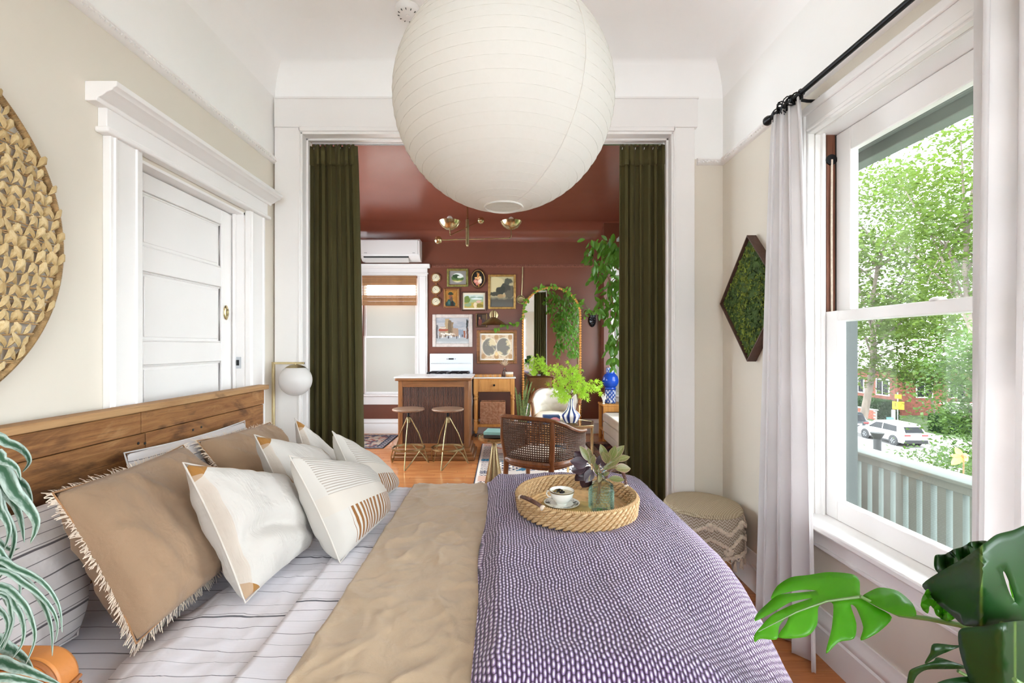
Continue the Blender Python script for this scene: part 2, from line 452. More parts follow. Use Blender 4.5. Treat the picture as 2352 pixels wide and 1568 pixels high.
def cloth(name, c, rough=0.9, wr=0.35, wsc=6, thread=900, tr=0.0, sheen=0.15, var=0.05):
    m = Mat(name); v = m.coord('Object'); n = m.noise(v, wsc, 4, 0.55, 0.3); t = m.noise(v, thread, 2); base = lin(c)
    f = m.noise(v, 3, 3); col = m.mix(f.step(0.3, 0.7), tuple(q * (1 - var) for q in base), tuple(min(1, q * (1 + var)) for q in base))
    m.set(col, rough, 0, 0.25, n + t * 0.06, wr, 0.02, Sheen_Weight=sheen)
    return m.translucent(tr, c) if tr else m.mat
M['tan'] = cloth('tan_linen', '#977c63', 0.9, 0.6, 9)
M['creamplain'] = cloth('cream_cotton', '#c9c2ba', 0.92, 0.2, 8)
M['tand'] = cloth('tan_linen_gusset', '#9c7450', 0.9, 0.3, 9)
M['tanthrow'] = cloth('tan_throw', '#b39c81', 0.72, 0.55, 8, sheen=0.3)
M['fringe'] = simple('frayed_cotton', '#d6c6b4', 0.9, var=0.1, vs_=80)
M['olive'] = cloth('olive_velvet', '#4e4728', 0.8, 0.12, 3, sheen=0.05, var=0.06, tr=0.2)
M['olived'] = cloth('olive_velvet_heading', '#4e4728', 0.8, 0.12, 3, sheen=0.05, var=0.06)
M['drape'] = cloth('white_drape_cotton', '#eae7e7', 0.9, 0.1, 4, tr=0.32)

def stripes(name, ax, period, marks, base='#dfdce3', dark='#2b2c3c', wob=0.0, wsc=3.0, grey=0.35):
    """woven lines across a cloth; marks: (position, half width, strength) in a period"""
    m = Mat(name); u, v = m.uv(); q = (u, v)[ax]; o = m.coord('Object')
    if wob: q = q + (m.noise(m.coord('UV'), wsc, 2) - 0.5) * wob
    f = (q / period).fract(); tot = None
    for p, hw, st in marks:
        k = ((f - p / period).abs() < hw / period) * st; tot = k if tot is None else tot.max(k)
    th = m.noise(m.coord('UV', (8, 900, 1) if ax == 1 else (900, 8, 1)), 1, 2); col = m.mix(th.step(0.35, 0.75) * grey, base, '#c9c4cb')
    col = m.mix(tot, col, dark); n = m.noise(o, 7, 4, 0.55, 0.3)
    return m.set(col, 0.9, 0, 0.2, n, 0.4, 0.02, Sheen_Weight=0.1)
M['duvet'] = stripes('striped_duvet', 1, 0.36, [(0.03, 0.0011, .75), (0.075, 0.0008, .5), (0.12, 0.0011, .75), (0.17, 0.0008, .45), (0.215, 0.0011, .75), (0.26, 0.0038, .85), (0.272, 0.0012, .7), (0.315, 0.0009, .6)], wob=0.02)
M['sheet'] = stripes('striped_sheet', 1, 0.30, [(0.02, 0.0012, .7), (0.075, 0.0012, .7), (0.13, 0.0022, .75), (0.185, 0.0012, .7), (0.24, 0.0014, .7)], base='#d3d0d8', wob=0.01)
M['pstripe'] = stripes('striped_pillowcase', 1, 0.22, [(0.02, 0.0018, .8), (0.06, 0.0013, .75), (0.10, 0.004, .85), (0.112, 0.0014, .7), (0.15, 0.0014, .75), (0.19, 0.0018, .8)], base='#c8c3c1', dark='#332a33', wob=0.015, grey=0.5)

def waffle():
    m = Mat('purple_waffle_weave'); u, v = m.uv(); n = m.noise(m.coord('UV'), 7, 3); n3 = m.noise(m.coord('UV'), 60, 2)
    uu = u + (n - 0.5) * 0.03; a = (uu / 0.0098).fract(); row = (uu / 0.0098).floor(); jit = ((row * 12.9898).sin() * 43758.5).fract(); vv = v + (n - 0.5) * 0.02
    b = ((vv / 0.0165) + (row * 0.5) + jit * 0.18).fract(); ca = (a - 0.5).abs() * -2.0 + 1.0; cb = (b - 0.5).abs() * -2.0 + 1.0
    h = ca * cb.pow(0.45); f = (h + (n3 - 0.5) * 0.25).step(0.12, 0.5); col = m.mix(f, '#3a2740', '#9f88b0'); col = m.mix((h + (n3 - 0.5) * 0.3).step(0.5, 0.8), col, '#e9e3ee')
    return m.set(col, 0.9, 0, 0.2, h, 0.9, 0.005, Sheen_Weight=0.25)
M['purple'] = waffle()

def tufted():
    m = Mat('cream_textured_cushion'); u, v = m.uv()
    n = m.noise(m.coord('UV', (90, 6, 1)), 1, 3, 0.5, 0.3); n2 = m.noise(m.coord('UV', (5, 5, 1)), 1, 3)
    rid = n * n2.step(0.42, 0.62); face = u < 1.5
    cor = ((u + (1.0 - v)) < 0.15).max((u + v) < 0.13).max(((1.0 - u) + v) < 0.13).max(((u > 0.86) * (u < 0.905)) * (v > 0.8)).max(((v > 0.965) * (u < 0.62)))
    col = m.mix(cor * face, '#c0bbb5', '#966a36'); g = (u < 0.04) * face * (v < 0.9); col = m.mix(g * 0.5, col, '#bfae9c')
    return m.set(col, 0.92, 0, 0.2, rid, 0.4, 0.012, Sheen_Weight=0.2)
M['tuft'] = tufted()

def lumbar():
    m = Mat('cream_rust_striped_cushion'); u, v = m.uv(); face = u < 1.5
    top = (v > 0.55) * (u > 0.04) * face; f = (v / 0.026).fract(); col = m.mix(top * (f < 0.4), '#c0bbb4', '#a69d93')
    low = (v < 0.42) * (v > 0.07) * (u > 0.13) * face; f2 = (u / 0.05 + v * 0.35).fract(); band = ((f2 - 0.5).abs() < 0.27)
    col = m.mix(low * band, col, '#855a32'); col = m.mix((v > 0.42) * (v < 0.55) * face * 0.6, col, '#c3b9ad')
    bp = top * (f - 0.4).abs() + low * band * 0.5
    return m.set(col, 0.92, 0, 0.2, bp, 0.5, 0.006, Sheen_Weight=0.15)
M['lumbar'] = lumbar()

def leafm(name, a, b, tr, trcol, rough=0.4, sc=25, rnd=0.5):
    m = Mat(name); f = m.noise(m.coord('Object'), sc, 3); col = m.mix((f.step(0.3, 0.7) + m.rnd() * rnd).clamp(), a, b)
    m.set(col, rough, 0, 0.45); return m.translucent(tr, trcol)
M['ficus'] = leafm('ficus_leaf', '#2f5a1c', '#5c8f2e', 0.35, '#6f9c2e')
M['vine'] = leafm('vine_leaf', '#3f7a24', '#79ab3a', 0.3, '#8ab23a')
M['maple'] = leafm('maple_leaf', '#8cc02a', '#b9dc52', 0.45, '#c6e64e', 0.5)
M['snake'] = leafm('snake_plant_leaf', '#3c5a33', '#8a9b5c', 0.1, '#7f9a4a', 0.45, 40)
def edged(name, a, b, rim, vein, tr, tc, rough=.35):
    m = Mat(name); u, v = m.uv(); e = (u - .5).abs() * 2.0; n = m.noise(m.coord('UV', (3, 3, 1)), 2, 3); col = m.mix((n.step(.35, .65) + m.rnd() * .6 - .2).clamp(), a, b)
    vn = (((v * 9.0 + e * 3.0).fract() - .5).abs() < .06).max((u - .5).abs() < .03); col = m.mix(vn * .45, col, vein); col = m.mix(e.step(.82, .96), col, rim); m.set(col, rough, 0, .45); return m.translucent(tr, tc)
M['smoke'] = edged('dark_purple_leaf', '#1d1216', '#33202a', '#4a3036', '#57404a', 0.12, '#5a3430', .3)
M['smokeg'] = edged('olive_purple_leaf', '#55652c', '#7a6a4a', '#b08a80', '#aab07a', 0.25, '#8f9a40')
M['tree1'] = leafm('street_tree_leaf', '#2f4012', '#4b5e20', 0.42, '#556a25', 0.7, 0.35)
M['tree2'] = leafm('garden_tree_leaf', '#223512', '#415824', 0.4, '#486224', 0.7, 0.6)
M['hedge'] = leafm('hedge_leaf', '#172910', '#27401b', 0.2, '#31501c', 0.8, 1)
M['yleaf'] = leafm('yellow_leaf', '#e8cf3c', '#f2dd55', 0.4, '#f5e060', 0.5, 8)
M['dried'] = simple('dried_flower', '#d9bfa2', 0.85, var=0.15, vs_=40)

def strap():
    m = Mat('grey_green_strap_leaf'); u, v = m.uv(); n = m.noise(m.coord('UV', (2, 9, 1)), 1.5, 3)
    e = (u - 0.5).abs() * 2.0; col = m.mix((e * 0.45 + n * 0.8).step(0.45, 0.9), '#284f36', '#aebfb6'); m.set(col, 0.5, 0, 0.35); return m.translucent(0.15, '#5f9478')
M['strap'] = strap()

def monst(name, a, b, tr, tc):
    m = Mat(name); u, v = m.uv(); n = m.noise(m.coord('Object'), 9, 3)
    vein = 1.0 - (u - 0.5).abs().step(0.002, 0.012); col = m.mix(n.step(0.3, 0.7), a, b); col = m.mix(vein * 0.45, col, '#7f9e42')
    m.set(col, 0.28, 0, 0.5); return m.translucent(tr, tc)
M['monsl'] = monst('young_monstera_leaf', '#4c9a1c', '#66b52c', 0.5, '#8fe030')
M['monsd'] = monst('old_monstera_leaf', '#1c3d1c', '#2a5226', 0.22, '#5fae22')

def painted(name, rough=0.6):
    m = Mat(name); a = m.node('ShaderNodeVertexColor'); a.layer_name = 'Col'; return m.set(a.outputs[0], rough, 0, 0.35)
M['print'] = painted('painted_print', 0.55)
M['rugp'] = painted('woven_rug', 0.95)
M['glaze'] = painted('painted_glaze', 0.12)

def paper():
    m = Mat('rice_paper'); v = m.coord('Object'); n = m.noise(v, 9, 5, 0.6, 1.2); f = m.noise(v, 60, 3)
    m.set(m.mix(f.step(0.4, 0.7) * 0.2, '#e6e3de', '#dcd8d0'), 0.9, 0, 0.15, n + f * 0.3, 0.2, 0.008); return m.translucent(0.42, '#e6e2da')
M['paper'] = paper()
# ------------------------------------------------------------------ the setting: floors, walls, ceilings, trim
XL, XR, YB, ZC, ZR = -1.46, 1.414, 2.92, 3.25, 2.56      # near room: left wall, right wall, back wall face, ceiling, picture rail
YF, XFL, XFR = 7.12, -2.72, 2.10                          # far room
OX0, OX1, OZ = -1.283, 1.087, 2.72                        # wide opening between the rooms


def struct(mb, name, mat, label, **kw): return solo(mb, name, mat, label, None, None, 'structure', **kw)


fl = struct(MB().box(XL - .15, XR + .25, -1.75, 3.04, -0.14, -0.02), 'floor', M['oak'], 'orange oak plank floor of the bedroom')
rng = random.Random(3); pw = 0.066; y = 0.45; k = 0
while y < 3.03:
    cuts = [XL + .001, rng.uniform(-0.9, -0.2), rng.uniform(0.3, 1.15), XR - .001]
    for a, b in zip(cuts, cuts[1:]):
        z = rng.uniform(-0.0012, 0.0)
        part(MB().box(a + .0006, b - .0006, y + .0006, min(y + pw, 3.04) - .0006, -0.02, z), 'plank', M['oak'], fl, bevel=0.0012)
    y += pw
part(MB().box(XL, XR, -1.6, 0.449, -0.02, -0.001), 'floor_boards', M['oak'], fl)
struct(MB().box(XFL - .15, XFR + .06, 3.04, YF + .2, -0.14, 0), 'floor_far', M['oakfar'], 'glossy orange oak strip floor of the brown room')


def wall(name, label, axis, a, b, u0, u1, holes, mat, fmat=None, zr=ZR, ztop=ZC + .1):
    """a wall normal to axis between a and b; the part above the picture rail has its own paint"""
    def add(mb, q):
        if axis == 'x': mb.box(a, b, q[0], q[1], q[2], q[3])
        else: mb.box(q[0], q[1], a, b, q[2], q[3])
    mb = MB()
    def clip(a_, b_): return [(h[0], h[1], max(h[2], a_), min(h[3], b_)) for h in holes if h[3] > a_ and h[2] < b_]
    for q in rects(u0, u1, -0.02, zr if fmat else ztop, clip(-0.02, zr if fmat else ztop)): add(mb, q)
    o = struct(mb, name, mat, label, smooth=False)
    if fmat:
        mb = MB()
        for q in rects(u0, u1, zr, ztop, clip(zr, ztop)): add(mb, q)
        part(mb, 'frieze', fmat, o, smooth=False)
    return o


W1 = (1.02, 2.06, 0.60, 2.32); W3 = (-1.2, 0.3, 0.60, 2.32); DOOR = (1.81, 2.58, -0.02, 2.115)
wall('wall_left', 'beige left wall of the bedroom with white frieze', 'x', XL - .16, XL, -1.75, YB, [DOOR], M['beige'], M['frieze'])
wall('wall_right', 'beige right wall of the bedroom with the window', 'x', XR, XR + .19, -1.75, YB, [W1, W3], M['beige'], M['frieze'])
wall('wall_back', 'bedroom back wall with the wide cased opening', 'y', YB, YB + .06, XL - .16, XR + .19, [(OX0, OX1, -0.02, OZ)], M['beige'], M['frieze'])
wall('wall_rear', 'unseen bedroom wall with a window added for daylight', 'y', -1.75, -1.6, XL - .16, XR + .19, [(-.85, .85, 0.85, 2.35)], M['beige'], M['frieze'])  # opening sized for the fill daylight it lets in
wall('wall_far_front', 'brown wall around the opening', 'y', YB + .061, YB + .12, XFL - .15, XFR + .06, [(OX0, OX1, -0.02, OZ)], M['brown'])
W2 = (-2.19, -1.33, 0.61, 2.435)
wall('wall_far', 'brown gallery wall of the far room', 'y', YF, YF + .16, XFL - .15, XFR + .06, [W2], M['brown'])
wall('wall_far_left', 'brown left wall of the far room', 'x', XFL - .15, XFL, YB + .12, YF, [(3.6, 6.0, 0.45, 2.55)], M['brown'])
wall('wall_far_right', 'brown right wall of the far room with broad window', 'x', XFR, XFR + .06, YB + .12, YF, [(3.3, 6.3, 0.45, 2.65)], M['brown'])
wall('wall_far_return', 'brown wall return holding the white window', 'y', 6.93, YF, 1.546, XFR, [(1.70, 2.02, 0.62, 2.42)], M['brown'])


def ceiling(name, x0, x1, y0, y1, r, mat, label):
    o = struct(MB().box(x0 - .15, x1 + .06, y0 - .05, y1 + .1, ZC, ZC + .1), name, mat, label)
    mb = MB(); n = 10
    def fn(u, v):
        t = v * math.pi / 2; d = r * (1 - math.cos(t)); z = ZC - r + r * math.sin(t)
        c = [(x0 + d, y0 + d), (x1 - d, y0 + d), (x1 - d, y1 - d), (x0 + d, y1 - d)]; i = int(round(u * 4)) % 4
        return (*c[i], z - .0005)
    mb.grid(4, n, fn, closed_u=True); mb.uv = {}
    part(mb, 'cove', mat, o, angle=60); return o


ceiling('ceiling', XL, XR, -1.6, YB, 0.30, M['ceil'], 'white bedroom ceiling with coved edges')
ceiling('ceiling_far', XFL, XFR, YB + .12, YF, 0.26, M['brownceil'], 'glossy reddish brown ceiling with coved edges')

# baseboards
def bprof(h, t): return [(0, 0), (t, 0), (t, h * .62), (t * .72, h * .66), (t * .95, h * .72), (t * .95, h * .80), (t * .45, h * .88), (t * .4, h), (0, h)]
struct(MB().sweep(bprof(.205, .024), [(XR, -1.6), (XR, YB)]), 'baseboard_right', M['white'], 'tall white moulded baseboard under the window')
struct(MB().sweep(bprof(.205, .024), [(XR - .025, YB), (1.222, YB)]), 'baseboard_back', M['white'], 'short white baseboard behind the tasselled stool')
struct(MB().sweep(bprof(.205, .024), [(XL, 1.65), (XL, -1.6)]), 'baseboard_left', M['white'], 'white baseboard behind the bed')
struct(MB().sweep(bprof(.225, .024), [(1.545, YF), (XFL, YF)]), 'baseboard_far', M['white'], 'white baseboard under the gallery wall')
# picture rails
rp = [(0, 0), (.012, .002), (.022, .012), (.016, .020), (.026, .028), (.020, .040), (0, .042)]
def rail(name, path, mat, label, z):
    o = struct(MB().sweep([(d, z + q) for d, q in rp], path), name, mat, label)
    mb = MB(); P = [Vector(p) for p in path]
    for a, b in zip(P, P[1:]):
        L = (b - a).length; n = int(L / .022); dr = (b - a) / max(L, 1e-6); nn = Vector((-dr.y, dr.x))
        for i in range(n):
            c = a + dr * ((i + .5) * .022) + nn * .021; q = Matrix.Rotation(math.atan2(dr.y, dr.x), 3, 'Z') @ Matrix.Rotation(R(35), 3, 'X')
            mb.obox((c.x, c.y, z + .017), (.013, .010, .012), q)
    part(mb, 'beading', mat, o, kind='stuff'); return o
rail('trim_1', [(XL, 2.898), (XL, -1.6)], M['white'], 'white beaded picture rail on the left wall', ZR - .04)
rail('trim_2', [(XR, -1.6), (XR, YB), (1.245, YB)], M['white'], 'white beaded picture rail above the window', ZR - .04)
rail('trim_3', [(1.545, YF), (-1.10, YF)], M['brownrail'], 'brown beaded picture rail over the gallery', 2.595)

# casing of the wide opening
o = struct(MB().box(-1.448, OX0, YB - .03, YB, 0, 2.75), 'trim_4', M['white'], 'white casing of the wide opening between rooms', bevel=.003)
part(MB().box(OX1, 1.222, YB - .03, YB, 0, 2.75), 'casing_leg', M['white'], o, bevel=.003)
part(MB().box(-1.448, 1.239, YB - .036, YB, 2.75, 2.936), 'casing_head', M['white'], o, bevel=.003)
part(MB().box(-1.443, 1.244, YB - .042, YB, 2.928, 2.94), 'head_cap', M['white'], o, bevel=.002)
for sx, x in ((1, OX0), (-1, OX1)):
    part(MB().box(min(x, x + sx * .012), max(x, x + sx * .012), YB - .028, YB + .118, 0, OZ), 'jamb', M['white'], o, bevel=.002)
    part(MB().box(min(x - sx * .012, x - sx * .002), max(x - sx * .012, x - sx * .002), YB - .037, YB - .028, 0, 2.755), 'bead', M['white'], o, bevel=.002)
    part(MB().box(min(x, x + sx * .024), max(x, x + sx * .024), YB + .03, YB + .055, 0, OZ), 'stop', M['white'], o, bevel=.002)
part(MB().box(OX0, OX1, YB - .028, YB + .118, OZ - .012, OZ + .03), 'head_jamb', M['white'], o, bevel=.002)
part(MB().box(OX0 - .01, OX1 + .01, YB - .037, YB - .028, OZ + .005, OZ + .03), 'head_bead', M['white'], o, bevel=.002)
part(MB().box(OX0, OX1, YB + .03, YB + .055, OZ - .026, OZ - .012), 'head_stop', M['white'], o, bevel=.002)

# door in the left wall
d = struct(MB().box(XL - .1, XL - .075, DOOR[0] + .012, DOOR[1] - .012, 0.004, 2.10), 'door_1', M['white'], 'white panelled bedroom door behind the headboard')
xf = XL - .075; st = .10
def dpart(y0, y1, z0, z1, nm): part(MB().box(xf, xf + .014, y0, y1, z0, z1), nm, M['white'], d, bevel=.003)
dy0, dy1 = DOOR[0] + .014, DOOR[1] - .014
dpart(dy0, dy0 + st, .006, 2.098, 'stile'); dpart(dy1 - st, dy1, .006, 2.098, 'stile')
zs = [(.006, .18), (.48, .58), (.88, .98), (1.28, 1.38), (1.68, 1.785), (2.02, 2.098)]
for a, b in zs: dpart(dy0 + st, dy1 - st, a, b, 'rail')
for (a, b), (c, e) in zip(zs, zs[1:]):
    pn = part(MB().box(xf, xf + .005, dy0 + st + .02, dy1 - st - .02, b + .02, c - .02), 'panel', M['white'], d, bevel=.003)
    part(MB().tube([(xf + .003, dy0 + st + .006, b + .006), (xf + .003, dy1 - st - .006, b + .006), (xf + .003, dy1 - st - .006, c - .006), (xf + .003, dy0 + st + .006, c - .006)], .005, 6, True), 'panel_moulding', M['white'], pn)
kn = part(MB().lathe([(.0, 0), (.026, 0), (.028, .004), (.022, .008), (0, .009)], (xf + .014, 2.50, 1.545), 20, Matrix.Rotation(R(90), 3, 'Y'), 1.45, .8), 'handle_plate', M['brass'], d, label='oval brass pull')
part(MB().lathe([(0, .008), (.010, .009), (.012, .012), (.006, .015), (0, .016)], (xf + .014, 2.50, 1.545), 14, Matrix.Rotation(R(90), 3, 'Y'), 1.6, .7), 'finger_cup', M['brassd'], kn)
c = struct(MB().box(XL, XL + .03, DOOR[0] - .15, DOOR[0], 0, 2.13), 'trim_5', M['white'], 'white moulded door casing with a corniced head', bevel=.003)
part(MB().box(XL, XL + .03, DOOR[1], DOOR[1] + .165, 0, 2.13), 'casing_leg', M['white'], c, bevel=.003)
for y in (DOOR[1] + .02, DOOR[1] + .14, DOOR[0] - .03, DOOR[0] - .13):
    part(MB().tube([(XL + .03, y, 0), (XL + .03, y, 2.13)], .007, 6), 'casing_bead', M['white'], c)
part(MB().box(XL, XL + .034, DOOR[0] - .17, DOOR[1] + .185, 2.13, 2.245), 'frieze_board', M['white'], c, bevel=.003)
part(MB().box(XL, XL + .05, DOOR[0] - .185, DOOR[1] + .2, 2.128, 2.15), 'lower_bead', M['white'], c, bevel=.007)
cp = [(XL, 2.22), (XL + .04, 2.22), (XL + .045, 2.232), (XL + .06, 2.238), (XL + .075, 2.25), (XL + .095, 2.257), (XL + .1, 2.265), (XL + .112, 2.27), (XL + .112, 2.288), (XL, 2.288)]
part(MB().prism(cp, DOOR[0] - .22, DOOR[1] + .215, 'y'), 'cornice', M['white'], c, bevel=.002)
for y, w_ in ((DOOR[1] - .012, .012), (DOOR[0], .012)):
    part(MB().box(XL - .16, XL, y, y + w_, 0, 2.115), 'jamb', M['white'], c)
part(MB().box(XL - .16, XL, DOOR[0], DOOR[1], 2.103, 2.115), 'head_jamb', M['white'], c)
part(MB().box(XL - .055, XL - .04, DOOR[1] - .03, DOOR[1] - .012, 0, 2.103), 'door_stop', M['white'], c, bevel=.002)
lk = part(MB().box(XL - .045, XL - .015, DOOR[1] - .017, DOOR[1] - .011, 1.235, 1.30), 'strike_plate', M['chrome'], c, label='steel strike plate')
part(MB().box(XL - .038, XL - .024, DOOR[1] - .019, DOOR[1] - .016, 1.252, 1.283), 'strike_hole', M['blackp'], lk)

# bedroom window
def sash(parent, name, x0, x1, y0, y1, z0, z1, st, top, bot, mat, pane, lab=None):
    s_ = part(MB().box(x0, x1, y0, y0 + st, z0, z1).box(x0, x1, y1 - st, y1, z0, z1).box(x0, x1, y0 + st, y1 - st, z0, z0 + bot).box(x0, x1, y0 + st, y1 - st, z1 - top, z1), name, mat, parent, bevel=.004, label=lab)
    part(MB().box((x0 + x1) / 2 - .002, (x0 + x1) / 2 + .002, y0 + st - .004, y1 - st + .004, z0 + bot - .004, z1 - top + .004), 'pane', pane, s_, smooth=False); return s_
def window_right(name, y0, y1, label):
    z0, z1 = W1[2], W1[3]
    w_ = struct(MB().box(XR - .03, XR, y1, y1 + .12, z0 - .03, z1 + .12), name, M['white'], label, bevel=.003)
    part(MB().box(XR - .03, XR, y0 - .12, y0, z0 - .03, z1 + .12), 'casing_leg', M['white'], w_, bevel=.003)
    part(MB().box(XR - .032, XR, y0, y1, z1, z1 + .12), 'casing_head', M['white'], w_, bevel=.003)
    for q in (.018, .1): part(MB().box(XR - .042, XR - .03, y1 + q - .008, y1 + q + .008, z0, z1 + .12), 'casing_bead', M['white'], w_, bevel=.004)
    part(MB().box(XR - .045, XR - .03, y0 - .13, y1 + .13, z1 + .085, z1 + .122), 'head_bead', M['white'], w_, bevel=.006)
    part(MB().box(XR - .042, XR - .03, y0, y1, z1 + .01, z1 + .026), 'head_bead', M['white'], w_, bevel=.004)
    part(MB().box(XR - .085, XR + .188, y0 - .14, y1 + .14, z0 - .028, z0 + .004), 'sill', M['white'], w_, bevel=.009)
    ap = part(MB().box(XR - .028, XR, y0 - .12, y1 + .12, z0 - .115, z0 - .028), 'apron', M['white'], w_, bevel=.004)
    part(MB().box(XR - .045, XR, y0 - .12, y1 + .12, z0 - .05, z0 - .028), 'apron_moulding', M['white'], ap, bevel=.008)
    part(MB().box(XR - .036, XR, y0 - .12, y1 + .12, z0 - .122, z0 - .105), 'apron_moulding', M['white'], ap, bevel=.005)
    for yy, s_ in ((y1, -1), (y0, 1)):
        a, b = sorted((yy, yy + s_ * .006))
        part(MB().box(XR, XR + .046, a, b + .0, z0, z1), 'jamb', M['white'], w_)
        part(MB().box(XR + .05, XR + .088, a, b, 1.45, z1), 'jamb_track', M['stain'], w_, label='worn brown sash track')
        part(MB().box(XR + .092, XR + .19, a, b, z0, z1), 'outer_jamb', M['grey_dark'], w_, label='dark grey outer jamb')
        a, b = sorted((yy, yy + s_ * .02))
        part(MB().box(XR + .022, XR + .036, a, b, z0, z1), 'stop_bead', M['white'], w_, bevel=.003)
    part(MB().tube([(XR + .069, y1 - .012, 2.20), (XR + .066, y1 - .014, 1.9), (XR + .069, y1 - .012, 1.5)], .0045, 6), 'sash_cord', M['fringe'], w_)
    part(MB().lathe([(0, -.006), (.024, -.006), (.024, .006), (0, .006)], (XR + .069, y1 - .007, 2.2), 14, Matrix.Rotation(R(90), 3, 'X')), 'pulley', M['black'], w_)
    part(MB().box(XR, XR + .19, y0, y1, z1 - .006, z1), 'head_jamb', M['white'], w_)
    sash(w_, 'upper_sash', XR + .092, XR + .128, y0 + .006, y1 - .006, 1.47, z1 - .008, .085, .10, .05, M['white'], M['pane'])
    sash(w_, 'lower_sash', XR + .04, XR + .08, y0 + .006, y1 - .006, z0 + .0045, 1.515, .078, .045, .085, M['white'], M['pane'])
    part(MB().lathe([(.0, 0), (.022, 0), (.022, .006), (.012, .012), (0, .013)], (XR + .06, (y0 + y1) / 2, 1.515), 14).box(XR + .04, XR + .08, (y0 + y1) / 2 - .006, (y0 + y1) / 2 + .006, 1.515, 1.521), 'sash_lock', M['white'], w_)
    return w_
window_right('window_1', W1[0], W1[1], 'white double-hung window overlooking the street')
window_right('added_window_3', W3[0], W3[1], 'unseen double-hung window added for daylight beside the monstera')  # out of view, added and widened for more daylight from the right
w4 = struct(MB().box(-.85, -.79, -1.7, -1.65, .85, 2.35).box(.79, .85, -1.7, -1.65, .85, 2.35).box(-.79, .79, -1.7, -1.65, .85, .91).box(-.79, .79, -1.7, -1.65, 2.29, 2.35).box(-.03, .03, -1.7, -1.65, .91, 2.29), 'added_window_4', M['white'], 'unseen broad window added for daylight in the wall facing the opening')  # unseen window behind the camera, added as fill daylight
for s_ in (-1, 1): part(MB().box(min(s_ * .03, s_ * .79), max(s_ * .03, s_ * .79), -1.678, -1.674, .91, 2.29), 'pane', M['pane'], w4, smooth=False)
w5 = struct(MB().box(XFR + .005, XFR + .045, 3.3, 3.37, .45, 2.65).box(XFR + .005, XFR + .045, 6.23, 6.3, .45, 2.65).box(XFR + .005, XFR + .045, 3.37, 6.23, .45, .52).box(XFR + .005, XFR + .045, 3.37, 6.23, 2.58, 2.65).box(XFR + .005, XFR + .045, 4.77, 4.83, .52, 2.58), 'window_5', M['white'], 'broad white window beside the sofa')
for a, b in ((3.37, 4.77), (4.83, 6.23)): part(MB().box(XFR + .023, XFR + .027, a, b, .52, 2.58), 'pane', M['pane'], w5, smooth=False)
w6 = struct(MB().box(XFL - .1, XFL - .05, 3.6, 3.68, .45, 2.55).box(XFL - .1, XFL - .05, 5.92, 6.0, .45, 2.55).box(XFL - .1, XFL - .05, 3.68, 5.92, .45, .53).box(XFL - .1, XFL - .05, 3.68, 5.92, 2.47, 2.55).box(XFL - .1, XFL - .05, 4.77, 4.83, .53, 2.47), 'window_6', M['white'], 'white window in the left wall of the brown room')
for a, b in ((3.68, 4.77), (4.83, 5.92)): part(MB().box(XFL - .077, XFL - .073, a, b, .53, 2.47), 'pane', M['pane'], w6, smooth=False)

# far windows with their frosted panes and corniced heads
def far_window(name, yf, x0, x1, z0, z1, label, cas=.16, split=None):
    w_ = struct(MB().box(x1, x1 + cas, yf - .03, yf, z0 - .02, z1 + .02), name, M['white'], label, bevel=.003)
    part(MB().box(x0 - cas * .7, x0, yf - .03, yf, z0 - .02, z1 + .02), 'casing_leg', M['white'], w_, bevel=.003)
    for q in (.02, cas - .03): part(MB().box(x1 + q - .008, x1 + q + .008, yf - .04, yf - .03, z0, z1 + .02), 'casing_bead', M['white'], w_, bevel=.003)
    h0 = z1 + .02
    part(MB().box(x0 - cas * .7, x1 + cas, yf - .032, yf, h0, h0 + .03), 'casing_head', M['white'], w_, bevel=.003)
    part(MB().box(x0 - cas * .7 - .02, x1 + cas + .015, yf - .045, yf, h0 + .03, h0 + .05), 'head_bead', M['white'], w_, bevel=.006)
    part(MB().box(x0 - cas * .7, x1 + cas, yf - .034, yf, h0 + .05, h0 + .12), 'frieze_board', M['white'], w_, bevel=.003)
    e = h0 + .12
    part(MB().prism([(yf, e), (yf - .04, e), (yf - .05, e + .015), (yf - .075, e + .03), (yf - .085, e + .045), (yf - .085, e + .06), (yf, e + .06)], x0 - cas * .7 - .04, x1 + cas + .04, 'x'), 'cornice', M['white'], w_, bevel=.002)
    part(MB().box(x0 - cas * .7 - .02, x1 + cas + .02, yf - .06, yf + .1, z0 - .03, z0 + .004), 'sill', M['white'], w_, bevel=.008)
    part(MB().box(x0 - cas * .7, x1 + cas, yf - .026, yf, z0 - .16, z0 - .03), 'apron', M['white'], w_, bevel=.004)
    mid = z0 + (z1 - z0) * .49
    for nm, yy, a, b in (('upper_sash', yf + .07, mid - .015, z1), ('lower_sash', yf + .04, z0, mid + .02)):
        st_ = .045
        s_ = part(MB().box(x0, x0 + st_, yy, yy + .03, a, b).box(x1 - st_, x1, yy, yy + .03, a, b).box(x0 + st_, x1 - st_, yy, yy + .03, a, a + .035).box(x0 + st_, x1 - st_, yy, yy + .03, b - .035, b), nm, M['white'], w_, bevel=.003)
        top = b - .032; cut = min(top, split) if split else top
        part(MB().box(x0 + st_ - .003, x1 - st_ + .003, yy + .012, yy + .016, a + .032, cut), 'frosted_pane', M['frost'], s_, smooth=False)
        if cut < top: part(MB().box(x0 + st_ - .003, x1 - st_ + .003, yy + .012, yy + .016, cut, top), 'clear_pane', M['pane'], s_, smooth=False)
    return w_
mf = Mat('frosted_pane_cloth'); mf.set('#cfcdc4', 0.9, 0, 0.2); M['frost'] = mf.translucent(0.06, '#c8c6bd')
far_window('window_2', YF, *W2, 'white corniced window with frosted panes behind the bar', split=2.07)
far_window('window_7', 6.93, 1.70, 2.02, .62, 2.42, 'white window casing behind the blue lamp', cas=.07)
